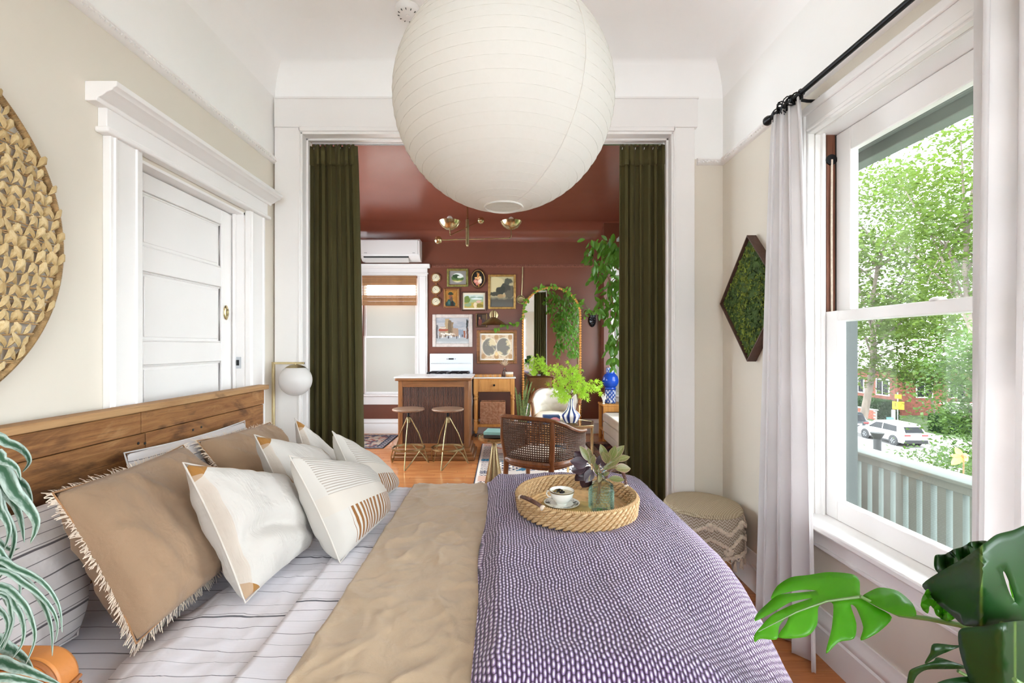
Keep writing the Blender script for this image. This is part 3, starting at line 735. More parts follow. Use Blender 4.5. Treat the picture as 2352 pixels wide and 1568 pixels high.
# ------------------------------------------------------------------ curtains, rod, track
def curtain_mesh(t0, t1, b0, b1, zt, zb, folds, amp, nrm, seed=0, nz=26, gather=0.55, spread=1.0):
    """hanging folds between a top line t0-t1 and a bottom line b0-b1 (x,y); nrm: direction the folds swing"""
    rg = random.Random(seed); ph = [rg.uniform(-.5, .5) for _ in range(folds + 2)]; am = [rg.uniform(.6, 1.25) for _ in range(folds + 2)]
    nu = folds * 10; mb = MB(); L = math.dist(b0, b1)
    def fn(u, v):
        x = t0[0] + (t1[0] - t0[0]) * u; y_ = t0[1] + (t1[1] - t0[1]) * u
        xb = b0[0] + (b1[0] - b0[0]) * u; yb = b0[1] + (b1[1] - b0[1]) * u
        k = v ** 0.7; x = x + (xb - x) * k; y_ = y_ + (yb - y_) * k; f = folds * min(1, max(0, u + .035 * math.sin(2 * math.pi * u * 1.5 + seed) * math.sin(math.pi * u) + .02 * math.sin(2 * math.pi * u * 3 + seed * 2) * math.sin(math.pi * u))); i = min(int(f), folds); fr = f - i
        a0 = am[i] * (1 - fr) + am[i + 1] * fr; p = ph[i] * (1 - fr) + ph[i + 1] * fr
        w_ = math.sin(2 * math.pi * f + p * (0.3 + v)); w_ = math.copysign(abs(w_) ** 0.75, w_)
        d = amp * a0 * w_ * (gather + (spread - gather) * v)
        tt = amp * .35 * math.sin(4 * math.pi * f + p * 3)
        tx = (t1[0] - t0[0]); ty = (t1[1] - t0[1]); tl = math.hypot(tx, ty)
        return (x + nrm[0] * d + tx / tl * tt, y_ + nrm[1] * d + ty / tl * tt, zt + (zb - zt) * v)
    mb.grid(nu, nz, fn, lambda u, v: (u * L * 1.6, v * (zt - zb))); return mb


def olive_curtain(x0t, x1t, x0b, x1b, folds, seed, label, hook_n):
    yc = YB + .092
    t = thing('olive_curtain', label, 'curtain', ((x0t + x1t) / 2, yc, 0.012), group='olive curtains in the wide opening')
    part(curtain_mesh((x0t, yc), (x1t, yc), (x0b, yc), (x1b, yc), 2.668, 0.015, folds, .042, (0, 1), seed), 'drape', M['olive'], t, angle=80, solid=.003)
    part(curtain_mesh((x0t, yc - .004), (x1t, yc - .004), (x0t, yc - .004), (x1t, yc - .004), 2.682, 2.555, folds, .044, (0, 1), seed, nz=3, gather=.55, spread=.56), 'heading', M['olived'], t, angle=80, solid=.004)
    for i in range(hook_n):
        x = x0t + (x1t - x0t) * (i + .5) / hook_n
        part(MB().tube([(x, yc, 2.662), (x + .004, yc - .006, 2.688), (x, yc, 2.70), (x - .003, yc, 2.709)], .0022, 6), 'hook', M['plastic_w'], t)
        part(MB().obox((x, yc - .004, 2.684), (.016, .014, .02)), 'pleat_tip', M['olived'], t, bevel=.004)
    return t
olive_curtain(-1.262, -.972, -1.268, -.925, 6, 4, 'olive green curtain hanging beside the brass globe lamp', 10)
olive_curtain(.778, 1.068, .772, 1.07, 6, 11, 'olive green curtain hanging beside the ficus and stool', 10)
tr = thing('curtain_track', 'white ceiling curtain track under the opening head', 'track', (OX0, YB + .092, 2.694))
part(MB().box(OX0 + .03, OX1 - .03, YB + .08, YB + .104, 2.694, 2.7075), 'rail', M['plastic_w'], tr, bevel=.002)
part(MB().box(OX0 + .03, OX1 - .03, YB + .084, YB + .1, 2.6925, 2.694), 'slot', M['chrome'], tr)

RX, RZ = 1.305, 2.468
rod = thing('curtain_rod', 'black metal curtain rod along the window wall', 'curtain rod', (RX, 0.7, RZ))
part(MB().tube([(RX, 2.20, RZ), (RX, -1.1, RZ)], .0115, 12), 'rod', M['black'], rod)
part(MB().tube([(RX, .6, RZ), (RX, -1.1, RZ)], .0135, 12), 'outer_rod', M['black'], rod)
part(MB().lathe([(.0, 0), (.013, 0), (.015, .012), (.022, .026), (.023, .042), (.014, .056), (0, .058)], (RX, 2.2, RZ), 16, Matrix.Rotation(R(-90), 3, 'X')), 'finial', M['black'], rod)
for yb in (2.02, .62):
    part(MB().tube([(RX, yb, RZ - .012), (RX + .05, yb, RZ - .02), (XR - .002, yb, RZ - .02)], .007, 8).lathe([(0, 0), (.022, 0), (.022, .008), (0, .008)], (XR - .008, yb, RZ - .02), 12, Matrix.Rotation(R(90), 3, 'Y')), 'bracket', M['black'], rod)
pts = []
for i in range(150):
    a = i * .42; yy = 2.165 - .15 * (i / 149); rr = .018 + .02 * max(0, math.sin(i / 149 * 3.1)) * (0.6 + .4 * math.sin(i * .9))
    pts.append((RX + rr * math.cos(a), yy + .018 * math.sin(i * .31), RZ + rr * math.sin(a) - .006))
part(MB().tube(pts, .0032, 5), 'wound_cord', M['black'], rod, label='thin black cord wound around the rod end')


def white_curtain(y0t, y1t, y0b, y1b, folds, seed, label, zb):
    t = thing('white_curtain', label, 'curtain', (RX, (y0t + y1t) / 2, zb), group='white curtains on the window rod')
    part(curtain_mesh((RX, y0t), (RX, y1t), (RX, y0b), (RX, y1b), 2.452, zb, folds, .042, (1, 0), seed, gather=.5), 'drape', M['drape'], t, angle=80, solid=.002)
    for i in range(folds + 1):
        yy = y0t + (y1t - y0t) * i / folds
        part(MB().tube([(RX + .0145 * math.cos(a), yy, RZ + .0145 * math.sin(a)) for a in [q * math.pi / 5 for q in range(10)]], .002, 5, True).obox((RX, yy, RZ - .022), (.008, .012, .016)), 'clip_ring', M['black'], t)
    return t
white_curtain(2.185, 1.985, 2.29, 1.865, 4, 21, 'white curtain drawn to the side next to the moss diamond', .012)
white_curtain(1.262, .60, 1.275, .58, 8, 33, 'white curtain hanging behind the monstera', .012)

# ------------------------------------------------------------------ things on the bedroom walls and ceiling
# moss diamond
cy, cz, hw, hh, x1 = 2.535, 1.627, .318, .352, XR
t = thing('moss_picture', 'diamond-shaped green moss picture in a dark wood frame', 'wall art', (XR, cy, cz - hh))
for a, b in (((cy + hw, cz), (cy, cz + hh)), ((cy, cz + hh), (cy - hw, cz)), ((cy - hw, cz), (cy, cz - hh)), ((cy, cz - hh), (cy + hw, cz))):
    d_ = Vector((b[0] - a[0], b[1] - a[1])); n_ = Vector((-d_.y, d_.x)).normalized(); cc = Vector((cy, cz)); mid = (Vector(a) + Vector(b)) / 2
    if n_.dot(cc - mid) < 0: n_ = -n_
    f = .974
    part(MB().prism([a, b, tuple(cc + (Vector(b) - cc) * f), tuple(cc + (Vector(a) - cc) * f)], XR - .052, XR - .001, 'x'), 'frame_side', M['mossf'], t)
part(MB().prism([(cy + hw * .97, cz), (cy, cz + hh * .97), (cy - hw * .97, cz), (cy, cz - hh * .97)], XR - .034, XR - .004, 'x'), 'backing', M['mossd'], t)
rg = random.Random(5); mbs = {'moss': MB(), 'mossd': MB()}
for i in range(2600):
    u = rg.uniform(-1, 1); v = rg.uniform(-1, 1)
    if abs(u) + abs(v) > .94: continue
    nz = mnoise.noise(Vector((u * 2.2, v * 2.2, 3.1))); r = rg.uniform(.006, .016)
    c = Vector((XR - .036 - .006 * nz - rg.uniform(0, .006), cy + u * hw, cz + v * hh))
    mb = mbs['mossd' if nz + rg.uniform(-.35, .35) < -.12 else 'moss']
    q = [Vector((rg.gauss(0, 1), rg.gauss(0, 1), rg.gauss(0, 1))).normalized() * r for _ in range(5)]
    for w_ in q: w_.x *= .55
    mb.add([c + w_ for w_ in q], [(0, 1, 2), (0, 2, 3), (0, 3, 4), (1, 2, 4), (2, 3, 4), (0, 1, 4)])
for k, mb in mbs.items(): part(mb, 'moss', M[k], t, kind='stuff', smooth=False)

# round woven hanging on the left wall
wc = Vector((XL + .03, .935, 1.67)); WR = .535
t = thing('woven_wall_hanging', 'round woven husk and twine hanging on the beige wall', 'wall art', (XL, wc.y, wc.z - WR))
rg = random.Random(9)
ring = [(wc.x, wc.y + WR * math.cos(a), wc.z + WR * math.sin(a)) for a in [2 * math.pi * i / 96 for i in range(96)]]
part(MB().tube(ring, .008, 8, True), 'rim', M['twine'], t)
mb = MB()
for i in range(700):
    a = 2 * math.pi * i / 700; c = Vector((wc.x, wc.y + WR * math.cos(a), wc.z + WR * math.sin(a))); e = Vector((0, math.cos(a), math.sin(a))); tg = Vector((0, -math.sin(a), math.cos(a)))
    mb.tube([c + Vector((.010 * math.cos(q), 0, 0)) + e * (.0085 * math.sin(q)) + tg * (.003 * q / 3) for q in (0, 1.05, 2.1, 3.14, 4.2, 5.2, 6.28)], .0022, 4)
part(mb, 'twine_wrapping', M['twine'], t, kind='stuff')
# one husk tuft: a folded, pointed leaf of four facets
hm = MB(); hl, hwid = .052, .0125
hm.add([(0, 0, 0), (-hwid * .5, hl * .25, .004), (hwid * .5, hl * .25, .004), (-hwid, hl * .62, .005), (0, hl * .55, .014), (hwid, hl * .62, .005), (-hwid * .35, hl, .003), (hwid * .35, hl, .003), (0, hl * .3, .012), (0, hl * .5, -.004)],
       [(0, 8, 1), (0, 2, 8), (1, 8, 4, 3), (8, 2, 5, 4), (3, 4, 6), (4, 7, 6), (4, 5, 7), (0, 1, 9), (0, 9, 2), (1, 3, 9), (9, 5, 2), (3, 6, 9), (6, 7, 9), (7, 5, 9)])
hme = hm.mesh('husk', M['husk'], angle=70); rest = MB(); near = []; pit = .0365; rows = int(2 * WR / pit); tw = MB()
for r_ in range(rows):
    z = -WR + (r_ + .5) * pit; half = math.sqrt(max(0, (WR - .02) ** 2 - z * z)); wob = lambda y: .005 * math.sin(y * 17 + r_)
    n = int(2 * half / .034)
    tw.tube([(wc.x + .006, wc.y + q, wc.z + z - pit * .5 + wob(q)) for q in np.linspace(-half, half, 16)], .0026, 5)
    tw.tube([(wc.x + .009, wc.y + q, wc.z + z - pit * .5 + wob(q + .3) + .004) for q in np.linspace(-half, half, 16)], .0022, 5)
    for i in range(n):
        y_ = -half + (i + .5 + .5 * (r_ % 2)) * 2 * half / n
        if abs(y_) > half: continue
        for sg in (-1, 1):
            lean = sg * rg.uniform(.45, .8); d_ = Vector((rg.uniform(.0, .12), lean * .8, 1)).normalized()
            near.append((frame_mat(Vector((wc.x - XL + .004 + rg.uniform(0, .006), y_ + sg * .002, WR + z - pit * .45)), d_, Vector((1, rg.uniform(-.5, .5), 0)), rg.uniform(.72, .98)), y_, z))
near.sort(key=lambda q: -q[1])
for i, (m4, y_, z) in enumerate(near):
    if i < 300: inst(hme, 'husk', t, m4)
    else:
        rest.add([m4 @ Vector(p) for p in hm.v], hm.f)
part(rest, 'husk_rows', M['husk'], t, w=False, kind='stuff', angle=70); part(tw, 'twine_rows', M['twine'], t, kind='stuff')

# smoke alarm
sx, sy = -.53, 2.55
t = thing('smoke_alarm', 'round white smoke alarm on the white ceiling', 'smoke alarm', (sx, sy, ZC - .04))
part(MB().lathe([(0, ZC - .038), (.046, ZC - .038), (.062, ZC - .03), (.07, ZC - .016), (.07, ZC - .001), (0, ZC - .001)], (sx, sy, 0), 32), 'body', M['plastic_w'], t)
for i in range(12):
    a = i * math.pi / 6; part(MB().obox((sx + .05 * math.cos(a), sy + .05 * math.sin(a), ZC - .036), (.012, .004, .004), Matrix.Rotation(a, 3, 'Z')), 'vent_slot', M['grey_dark'], t)
part(MB().lathe([(0, -.003), (.012, -.003), (.012, .002), (0, .002)], (sx, sy, ZC - .039), 16), 'test_button', M['white'], t)

# paper lantern
lc = Vector((WX(1156.5, 1.56), 1.56, 2.19)); LR = .372; sq = .945
t = thing('paper_lantern', 'large round white paper lantern hanging over the bed', 'lantern', (lc.x, lc.y, lc.z - LR * sq * 1.01))
prof = []; nr = 30; a0, a1 = -80, 76
for i in range(nr):
    a = R(a0 + (a1 - a0) * i / (nr - 1)); prof.append((LR * math.cos(a), LR * sq * math.sin(a) / math.sin(R(76)) * .985))
    if i < nr - 1:
        b = R(a0 + (a1 - a0) * (i + .5) / (nr - 1)); prof.append((LR * math.cos(b) * .997, LR * sq * math.sin(b) / math.sin(R(76)) * .985 * .996))
mb = MB(); n = 96
for j, (r, z) in enumerate(prof):
    for i in range(n):
        a = 2 * math.pi * i / n; w_ = 1 + .004 * mnoise.noise(Vector((math.cos(a) * 5, math.sin(a) * 5, z * 26))) * (1 if j % 2 else .25)
        mb.v.append((lc.x + r * w_ * math.cos(a), lc.y + r * w_ * math.sin(a), lc.z + z))
for j in range(len(prof) - 1):
    for i in range(n): mb.f.append((j * n + i, j * n + (i + 1) % n, (j + 1) * n + (i + 1) % n, (j + 1) * n + i))
sh = part(mb, 'paper_shade', M['paper'], t, angle=80)
def hoop(r, z, q): return MB().tube([(lc.x + r * math.cos(a), lc.y + r * math.sin(a), lc.z + z) for a in [2 * math.pi * i / 48 for i in range(48)]], q, 6, True)
part(hoop(prof[0][0], prof[0][1] - .002, .0035), 'bottom_ring', M['paper'], t); part(hoop(prof[-1][0], prof[-1][1] + .002, .003), 'top_ring', M['chrome'], t)
for i in range(0, len(prof), 2): part(hoop(prof[i][0] + .0004, prof[i][1], .0006), 'rib', M['paper'], sh)
seam = [(lc.x + (r + .0015) * math.cos(R(-52)), lc.y + (r + .0015) * math.sin(R(-52)), lc.z + z) for r, z in prof]
part(MB().tube(seam, .0022, 5), 'paper_seam', M['paper'], sh)
part(MB().tube([(lc.x, lc.y, lc.z + LR * .8), (lc.x, lc.y, ZC - .002)], .004, 8), 'cord', M['plastic_w'], t)
part(MB().lathe([(0, ZC - .03), (.03, ZC - .03), (.055, ZC - .012), (.055, ZC - .001), (0, ZC - .001)], (lc.x, lc.y, 0), 24), 'canopy', M['plastic_w'], t)
part(MB().tube([(lc.x - prof[-1][0], lc.y, lc.z + prof[-1][1]), (lc.x, lc.y, lc.z + prof[-1][1] + .006), (lc.x + prof[-1][0], lc.y, lc.z + prof[-1][1])], .002, 5), 'spreader', M['chrome'], t)
part(MB().sphere((lc.x, lc.y, lc.z + LR * .62), .03, 16).lathe([(0, .62 * LR + .02), (.016, .62 * LR + .02), (.016, .82 * LR), (0, .82 * LR)], lc, 14), 'bulb', M['porcelain'], t)
# ------------------------------------------------------------------ the bed
BY0, BY1, BX0, BX1 = .96, 2.43, -1.36, .71
HX0, HX1, HY0, HY1 = -1.415, -1.368, .62, 2.622
bed = thing('bed', 'bed with a headboard of rough brown planks', 'bed', (-.3, 1.7, 0))
hb = part(MB().box(HX0, HX0 + .014, HY0, HY1 - .01, .12, 1.105), 'headboard', M['hbcap'], bed)
rg = random.Random(2)
for z0, z1, cuts in ((1.031, 1.11, (HY0, 1.722, HY1 - .012)), (.872, 1.028, (HY0, 1.748, HY1 - .012)), (.70, .869, (HY0, 1.40, HY1 - .012)), (.52, .697, (HY0, 1.72, HY1 - .012)), (.34, .517, (HY0, HY1 - .012))):
    for a, b in zip(cuts, cuts[1:]):
        dx = rg.uniform(-.003, .002)
        p_ = part(MB().box(HX0 + .014, HX1 + dx, a + .0016, b - .0016, z0, z1), 'plank', M['hb'], hb, bevel=.0025)
for yy in (1.70, 1.745, 2.02, 2.06):
    for zz in (1.05, 1.092, .905, .99):
        part(MB().lathe([(0, 0), (.0055, 0), (.005, .0015), (0, .002)], (HX1 - .0005, yy + rg.uniform(-.01, .01), zz + rg.uniform(-.006, .006)), 10, Matrix.Rotation(R(90), 3, 'Y')), 'nail', M['blackp'], hb)
part(MB().box(HX0 - .004, HX1 + .014, HY0 - .02, HY1 + .02, 1.112, 1.138), 'cap_board', M['hbcap'], hb, bevel=.004)
for yy in (HY0 + .02, HY1 - .06): part(MB().box(HX0, HX0 + .014, yy, yy + .05, 0, .12), 'headboard_leg', M['hbcap'], bed)
for yy in (BY0 + .02, BY1 - .05): part(MB().box(HX1, BX1 - .10, yy, yy + .03, .16, .30), 'side_rail', M['hbcap'], bed, bevel=.004)
part(MB().box(BX1 - .13, BX1 - .10, BY0 + .02, BY1 - .02, .16, .30), 'foot_rail', M['hbcap'], bed, bevel=.004)
for xx in (HX1 + .05, BX1 - .20):
    for yy in (BY0 + .06, BY1 - .12): part(MB().box(xx, xx + .06, yy, yy + .06, 0, .16), 'leg', M['hbcap'], bed, bevel=.004)
for i in range(10): part(MB().box(HX1 + .06 + i * .19, HX1 + .13 + i * .19, BY0 + .05, BY1 - .05, .27, .298), 'slat', M['honey'], bed)


def smooth01(t): t = max(0, min(1, t)); return t * t * (3 - 2 * t)


def fold_path(a, b, r, d0, d1, n):
    """arc-length samples of a cross section that falls d0 at a and d1 at b with radius r; returns (pos, drop, s)"""
    pts = []
    if d0 > 0:
        pts += [(a, r + d0 * (1 - i / 6)) for i in range(6)] + [(a + r - r * math.cos(q), r - r * math.sin(q)) for q in [i * math.pi / 2 / 8 for i in range(8)]]
    pts += [(a + r * (d0 > 0) + (b - a - r * (d0 > 0) - r * (d1 > 0)) * i / n, 0) for i in range(n + 1)]
    if d1 > 0:
        pts += [(b - r + r * math.sin(q), r - r * math.cos(q)) for q in [i * math.pi / 2 / 8 for i in range(1, 9)]] + [(b, r + d1 * i / 6) for i in range(1, 7)]
    s_, acc = [0], 0
    for p, q in zip(pts, pts[1:]): acc += math.dist(p, q); s_.append(acc)
    return [(p[0], p[1], t) for p, t in zip(pts, s_)]


def layer(x0, x1, y0, y1, top, r, dn, df, dfoot, nx, ny, wr=.004, seed=0.0, edge=None, rx=None, wsc=5.0, pull=None, crease=.5):
    PX = fold_path(x0, x1, rx or r, 0, dfoot, nx); PY = fold_path(y0, y1, r, dn, df, ny); mb = MB(); w_ = len(PX)
    for yy, dy, sv in PY:
        for xx, dx, su in PX:
            n_ = wr * mnoise.noise(Vector((xx * wsc + seed, yy * wsc, seed))) + wr * .5 * mnoise.noise(Vector((xx * wsc * 2.7, yy * wsc * 2.2 + seed, 5)))
            rd = 1 - abs(mnoise.noise(Vector((xx * 6 + seed, yy * 4.2 + xx * 2, seed)))); n_ += wr * crease * (rd ** 12 + .6 * (1 - abs(mnoise.noise(Vector((xx * 9 - yy * 5, yy * 10, seed + 4))))) ** 14); z = top(xx, yy) - max(dy, dx) - .25 * min(dy, dx) + n_
            ox = oy = 0
            if dx > r: ox = .012 * math.sin(yy * 23 + seed) * min(1, (dx - r) / .12)
            if dy > r: oy = .012 * math.sin(xx * 21 + seed) * min(1, (dy - r) / .12) * (1 if yy > (y0 + y1) / 2 else -1)
            xe = xx + (edge(yy) if edge and su == 0 else 0) - (pull(xx, yy) if pull else 0)
            mb.v.append((xe + ox, yy + oy, max(z, .07))); mb.uv[len(mb.v) - 1] = (su, sv)
    for j in range(len(PY) - 1):
        for i in range(w_ - 1): mb.f.append((j * w_ + i, j * w_ + i + 1, (j + 1) * w_ + i + 1, (j + 1) * w_ + i))
    return mb


mt = MB(); mtx = layer(HX1 + .004, BX1 - .03, BY0, BY1, lambda x, y: .575 - .16 * smooth01((x - .26) / .55) * smooth01((1.6 - y) / .55), .05, .2, .2, .2, 60, 40, .003, 1.0, pull=lambda x, y: .035 * smooth01((x - .33) / .45) * smooth01((1.62 - y) / .55))
mtx.v = [(x, y, max(z, .302)) for x, y, z in mtx.v]
mtt = thing('mattress', 'mattress in a pale sheet with thin dark stripes', 'mattress', (-.3, 1.7, .302))
part(mtx, 'fitted_sheet', M['sheet'], mtt, angle=80)
part(MB().box(HX1 + .006, BX1 - .09, BY0 + .02, BY1 - .02, .302, .35), 'core', M['white'], mtt)
dv = thing('duvet', 'white duvet with thin navy stripes turned down below the pillows', 'duvet', (-.1, 1.7, .07))
part(layer(-.885, BX1 - .01, BY0 - .015, BY1 + .015, lambda x, y: .588 + .010 * smooth01((x + .885) / .05) - .16 * smooth01((x - .28) / .55) * smooth01((1.57 - y) / .55), .055, .26, .26, .22, 140, 110, .009, 3.0, edge=lambda y: .02 * math.sin(y * 9) - .02 * (y < 1.3), pull=lambda x, y: .03 * smooth01((x - .35) / .5) * smooth01((1.6 - y) / .55)), 'cover', M['duvet'], dv, angle=80, solid=.006)
# the turned-back hem of the duvet
part(layer(-.60, -.40, BY0 - .022, BY1 + .022, lambda x, y: .6125, .058, .2, .2, 0, 14, 110, .005, 3.4), 'turned_hem', M['duvet'], dv, angle=80, solid=.005)
cornr = lambda x, y: .16 * smooth01((x - .30) / .55) * smooth01((1.55 - y) / .55)
pulln = lambda x, y: .03 * smooth01((x - .35) / .5) * smooth01((1.6 - y) / .55)
solo(layer(-.468, BX1 + .03, BY0 - .03, BY1 + .03, lambda x, y: .6285 - cornr(x, y), .06, .30, .30, .26, 170, 140, .0055, 8.0, wsc=9.0, pull=pulln, crease=1.3), 'tan_throw', M['tanthrow'], 'crumpled tan linen throw spread across the bed', 'blanket', angle=80, solid=.005)
TRX, TRY = .305, 1.885
def ptop(x, y):
    z = .642 + .044 * smooth01((x + .075) / .07) + .010 * math.sin((x - .1) * 3.2) - .03 * smooth01((x - .45) / .45)
    rr = math.hypot(x - TRX, y - TRY); return z - .012 * (1 - smooth01((rr - .22) / .08)) - .16 * smooth01((x - .30) / .55) * smooth01((1.55 - y) / .55)
solo(layer(-.07, .80, BY0 - .05, BY1 + .05, ptop, .10, .25, .30, .30, 120, 110, .006, 12.0, edge=lambda y: .012 * math.sin(y * 7), rx=.16, pull=lambda x, y: .03 * smooth01((x - .35) / .5) * smooth01((1.6 - y) / .55)), 'purple_blanket', M['purple'], 'thick purple and white waffle-weave blanket over the foot of the bed', 'blanket', angle=80, solid=.008)


# ------------------------------------------------------------------ pillows
def pillow_mesh(c, T, bow=.06, n=44, wr=.006, seed=0.0, sag=.25, us=(1, 1), full=.36, chop=0.0, crease=.5):
    """a stuffed cushion between four corners, with pulled seams and creases"""
    BL, BR, TR, TL = [Vector(q) for q in c]; nrm = (BR - BL).cross(TL - BL).normalized(); mb = MB()
    for side in (1, -1):
        def fn(u, v):
            a, b = 2 * u - 1, 2 * v - 1; a = math.copysign(abs(a) ** .85, a); b = math.copysign(abs(b) ** .85, b)
            a2 = a * (1 - bow * (1 - b * b)) * (1 - .03 * b ** 4); b2 = b * (1 - bow * (1 - a * a)) * (1 - .03 * a ** 4); uu, vv = (a2 + 1) / 2, (b2 + 1) / 2
            p = (BL * (1 - uu) + BR * uu) * (1 - vv) + (TL * (1 - uu) + TR * uu) * vv
            e = max(0, (1 - a * a) * (1 - b * b)); t_ = T * .5 * (e ** full) * (1 + sag * (.5 - vv))
            if chop: t_ -= chop * math.exp(-((vv - .34 - .1 * math.sin(uu * 5)) / .07) ** 2) * min(1, e * 3) * math.exp(-((uu - .35) / .35) ** 2)
            w_ = wr * 1.3 * mnoise.noise(Vector((p.x * 7 + seed, p.y * 7, p.z * 7))) * min(1, e * 5) + wr * .6 * mnoise.noise(Vector((p.x * 19, p.y * 19 + seed, p.z * 19))) * min(1, e * 6)
            rd = 1 - abs(mnoise.noise(Vector((p.x * 5 + seed * 3, p.y * 5, p.z * 5 + p.y * 4)))); w_ += wr * crease * (rd ** 7) * min(1, e * 6)
            th = math.atan2(b, a); w_ += wr * 1.3 * mnoise.noise(Vector((math.cos(th) * 5 + seed, math.sin(th) * 5, seed))) * min(1, e * 14) * max(0, 1 - e * 2.0)
            return p + nrm * side * (t_ + w_)
        mb.grid(n, n, fn, (lambda u, v: (u * us[0], v * us[1])) if side == 1 else (lambda u, v: (u * us[0] + 2 * us[0], v * us[1])))
    return mb, nrm


def pillow(name, label, c, T, mat, cat='pillow', group=None, fringe=False, us=(1, 1), seed=0.0, **kw):
    mb, nrm = pillow_mesh(c, T, seed=seed, us=us, **kw); lo = min(v[2] for v in mb.v); ctr = sum((Vector(q) for q in c), Vector()) / 4
    t = thing(name, label, cat, (ctr.x, ctr.y, lo), group=group); cv = part(mb, 'cover', mat, t, angle=75)
    P = [Vector(q) for q in c]; edge = []
    for i in range(4):
        a, b = P[i], P[(i + 1) % 4]; cen = ctr
        for k in range(24):
            f = k / 24; p = a + (b - a) * f; bow_ = .06 * (1 - (2 * f - 1) ** 2); edge.append(p + (cen - p) * bow_ * 1.0)
    part(MB().tube(edge, .0026, 6, True), 'piping', M['tand'] if fringe else (M['creamplain'] if mat in (M['tuft'], M['lumbar']) else mat), cv)
    if fringe:
        rg_ = random.Random(int(seed * 10) + 1); fm = MB(); m_ = len(edge)
        for i in range(m_):
            for k in range(7):
                f = k / 7 + rg_.uniform(-.04, .04); p = edge[i].lerp(edge[(i + 1) % m_], f); out = (p - ctr); out -= nrm * out.dot(nrm); out.normalize(); tg = (edge[(i + 1) % m_] - edge[i]).normalized()
                d_ = (out + tg * rg_.uniform(-.5, .5) + nrm * rg_.uniform(-.4, .55)).normalized(); L = rg_.uniform(.016, .03); w_ = tg * .0018
                q = p + d_ * L * .55 + Vector((0, 0, -.002)); e_ = p + d_ * L + Vector((0, 0, -.006))
                fm.add([p - w_, p + w_, q + w_ * .8, q - w_ * .8, e_ + w_ * .5, e_ - w_ * .5], [(0, 1, 2, 3), (3, 2, 4, 5)])
        part(fm, 'fringe', M['fringe'], t, kind='stuff', smooth=False)
    return t


G = 'pillows piled against the headboard'
pillow('striped_pillow', 'striped white pillow partly hidden by the strap-leaved plant', [(-1.10, .86, .60), (-1.14, 1.22, .585), (-1.30, 1.50, .915), (-1.295, .84, .93)], .15, M['pstripe'], group=G, seed=1.0, us=(.7, .5), wr=.01)
pillow('striped_pillow', 'striped white pillow leaning on the planks between fringed tan cushions', [(-1.235, 1.56, .585), (-1.235, 2.30, .585), W(562, 966, 2.31), W(285, 1040, 1.56)], .13, M['pstripe'], group=G, seed=2.0, us=(.7, .5), wr=.01)
pillow('fringed_cushion', 'large tan linen cushion with frayed cream fringe behind the rust-cornered cushion', [W(312, 1478, 1.12), (-.93, 1.74, .615), W(420, 1022, 1.75), W(120, 1132, 1.08)], .19, M['tan'], 'cushion', 'fringed tan cushions', True, seed=3.0, bow=.04, wr=.012, crease=1.3)
pillow('fringed_cushion', 'tan fringed cushion leaning by the lamp end of the headboard', [(-.97, 1.84, .615), (-.99, 2.40, .615), W(620, 970, 2.40), W(452, 1012, 1.84)], .17, M['tan'], 'cushion', 'fringed tan cushions', True, seed=4.0, bow=.045, wr=.011, crease=1.2)
GT = 'cream textured cushions'
pillow('textured_cushion', 'cream textured cushion with rust corners in front of the large tan cushion', [W(563, 1384, 1.31), W(712, 1254, 1.71), W(655, 1090, 1.72), W(420, 1062, 1.31)], .18, M['tuft'], 'cushion', GT, seed=5.0, wr=.009, chop=.035)
pillow('textured_cushion', 'cream textured cushion with a rust top edge between two other cream cushions', [(-.78, 1.76, .612), (-.74, 2.13, .612), W(738, 1030, 2.13), W(584, 998, 1.75)], .19, M['tuft'], 'cushion', GT, seed=6.0, wr=.008)
pillow('textured_cushion', 'cream textured cushion peaking in front of the white door casing below the globe lamp', [(-.86, 2.12, .612), (-.80, 2.42, .612), W(765, 1048, 2.44), W(677, 960, 2.16)], .16, M['tuft'], 'cushion', GT, seed=7.0, wr=.008)
GL = 'cream and rust striped cushions'
pillow('striped_cushion', 'cream cushion with a block of rust stripes in front of the others', [W(781, 1292, 1.546), W(884, 1183, 1.99), W(838, 1070, 2.0), W(664, 1046, 1.546)], .21, M['lumbar'], 'cushion', GL, seed=8.0)
pillow('striped_cushion', 'cream ribbed cushion peaking against the olive curtain', [(-.60, 2.02, .615), (-.56, 2.40, .615), W(860, 1068, 2.40), W(763, 990, 2.04)], .18, M['lumbar'], 'cushion', GL, seed=9.0)

# ------------------------------------------------------------------ tray with cup and bottle vase
TZ = .687
t = thing('woven_tray', 'round woven seagrass tray with brown wrapped handles', 'tray', (TRX, TRY, TZ), rz=0)
base = MB(); base.lathe([(0, .0), (.225, .0), (.228, .006), (.225, .010), (0, .010)], n=48)
for i in range(9):
    r = .02 + i * .0225; base.tube([(r * math.cos(a), r * math.sin(a), .0095) for a in [2 * math.pi * q / 40 for q in range(40)]], .0085, 6, True)
part(base, 'base', M['seagrass'], t, w=False)
part(MB().lathe([(.229, .004), (.237, .004), (.243, .035), (.245, .064), (.236, .064), (.232, .035), (.229, .008)], n=64), 'wall_core', M['seagrass'], t, w=False)
sm = MB(); sm.tube([(-.019, 0, 0), (-.013, 0, .0008), (-.005, 0, .0015), (.005, 0, .0015), (.013, 0, .0008), (.019, 0, 0)], [.0018, .0062, .0082, .0082, .0062, .0018], 8, flat=.8)
sme = sm.mesh('weave_strand', M['seagrassl']); inner = MB()
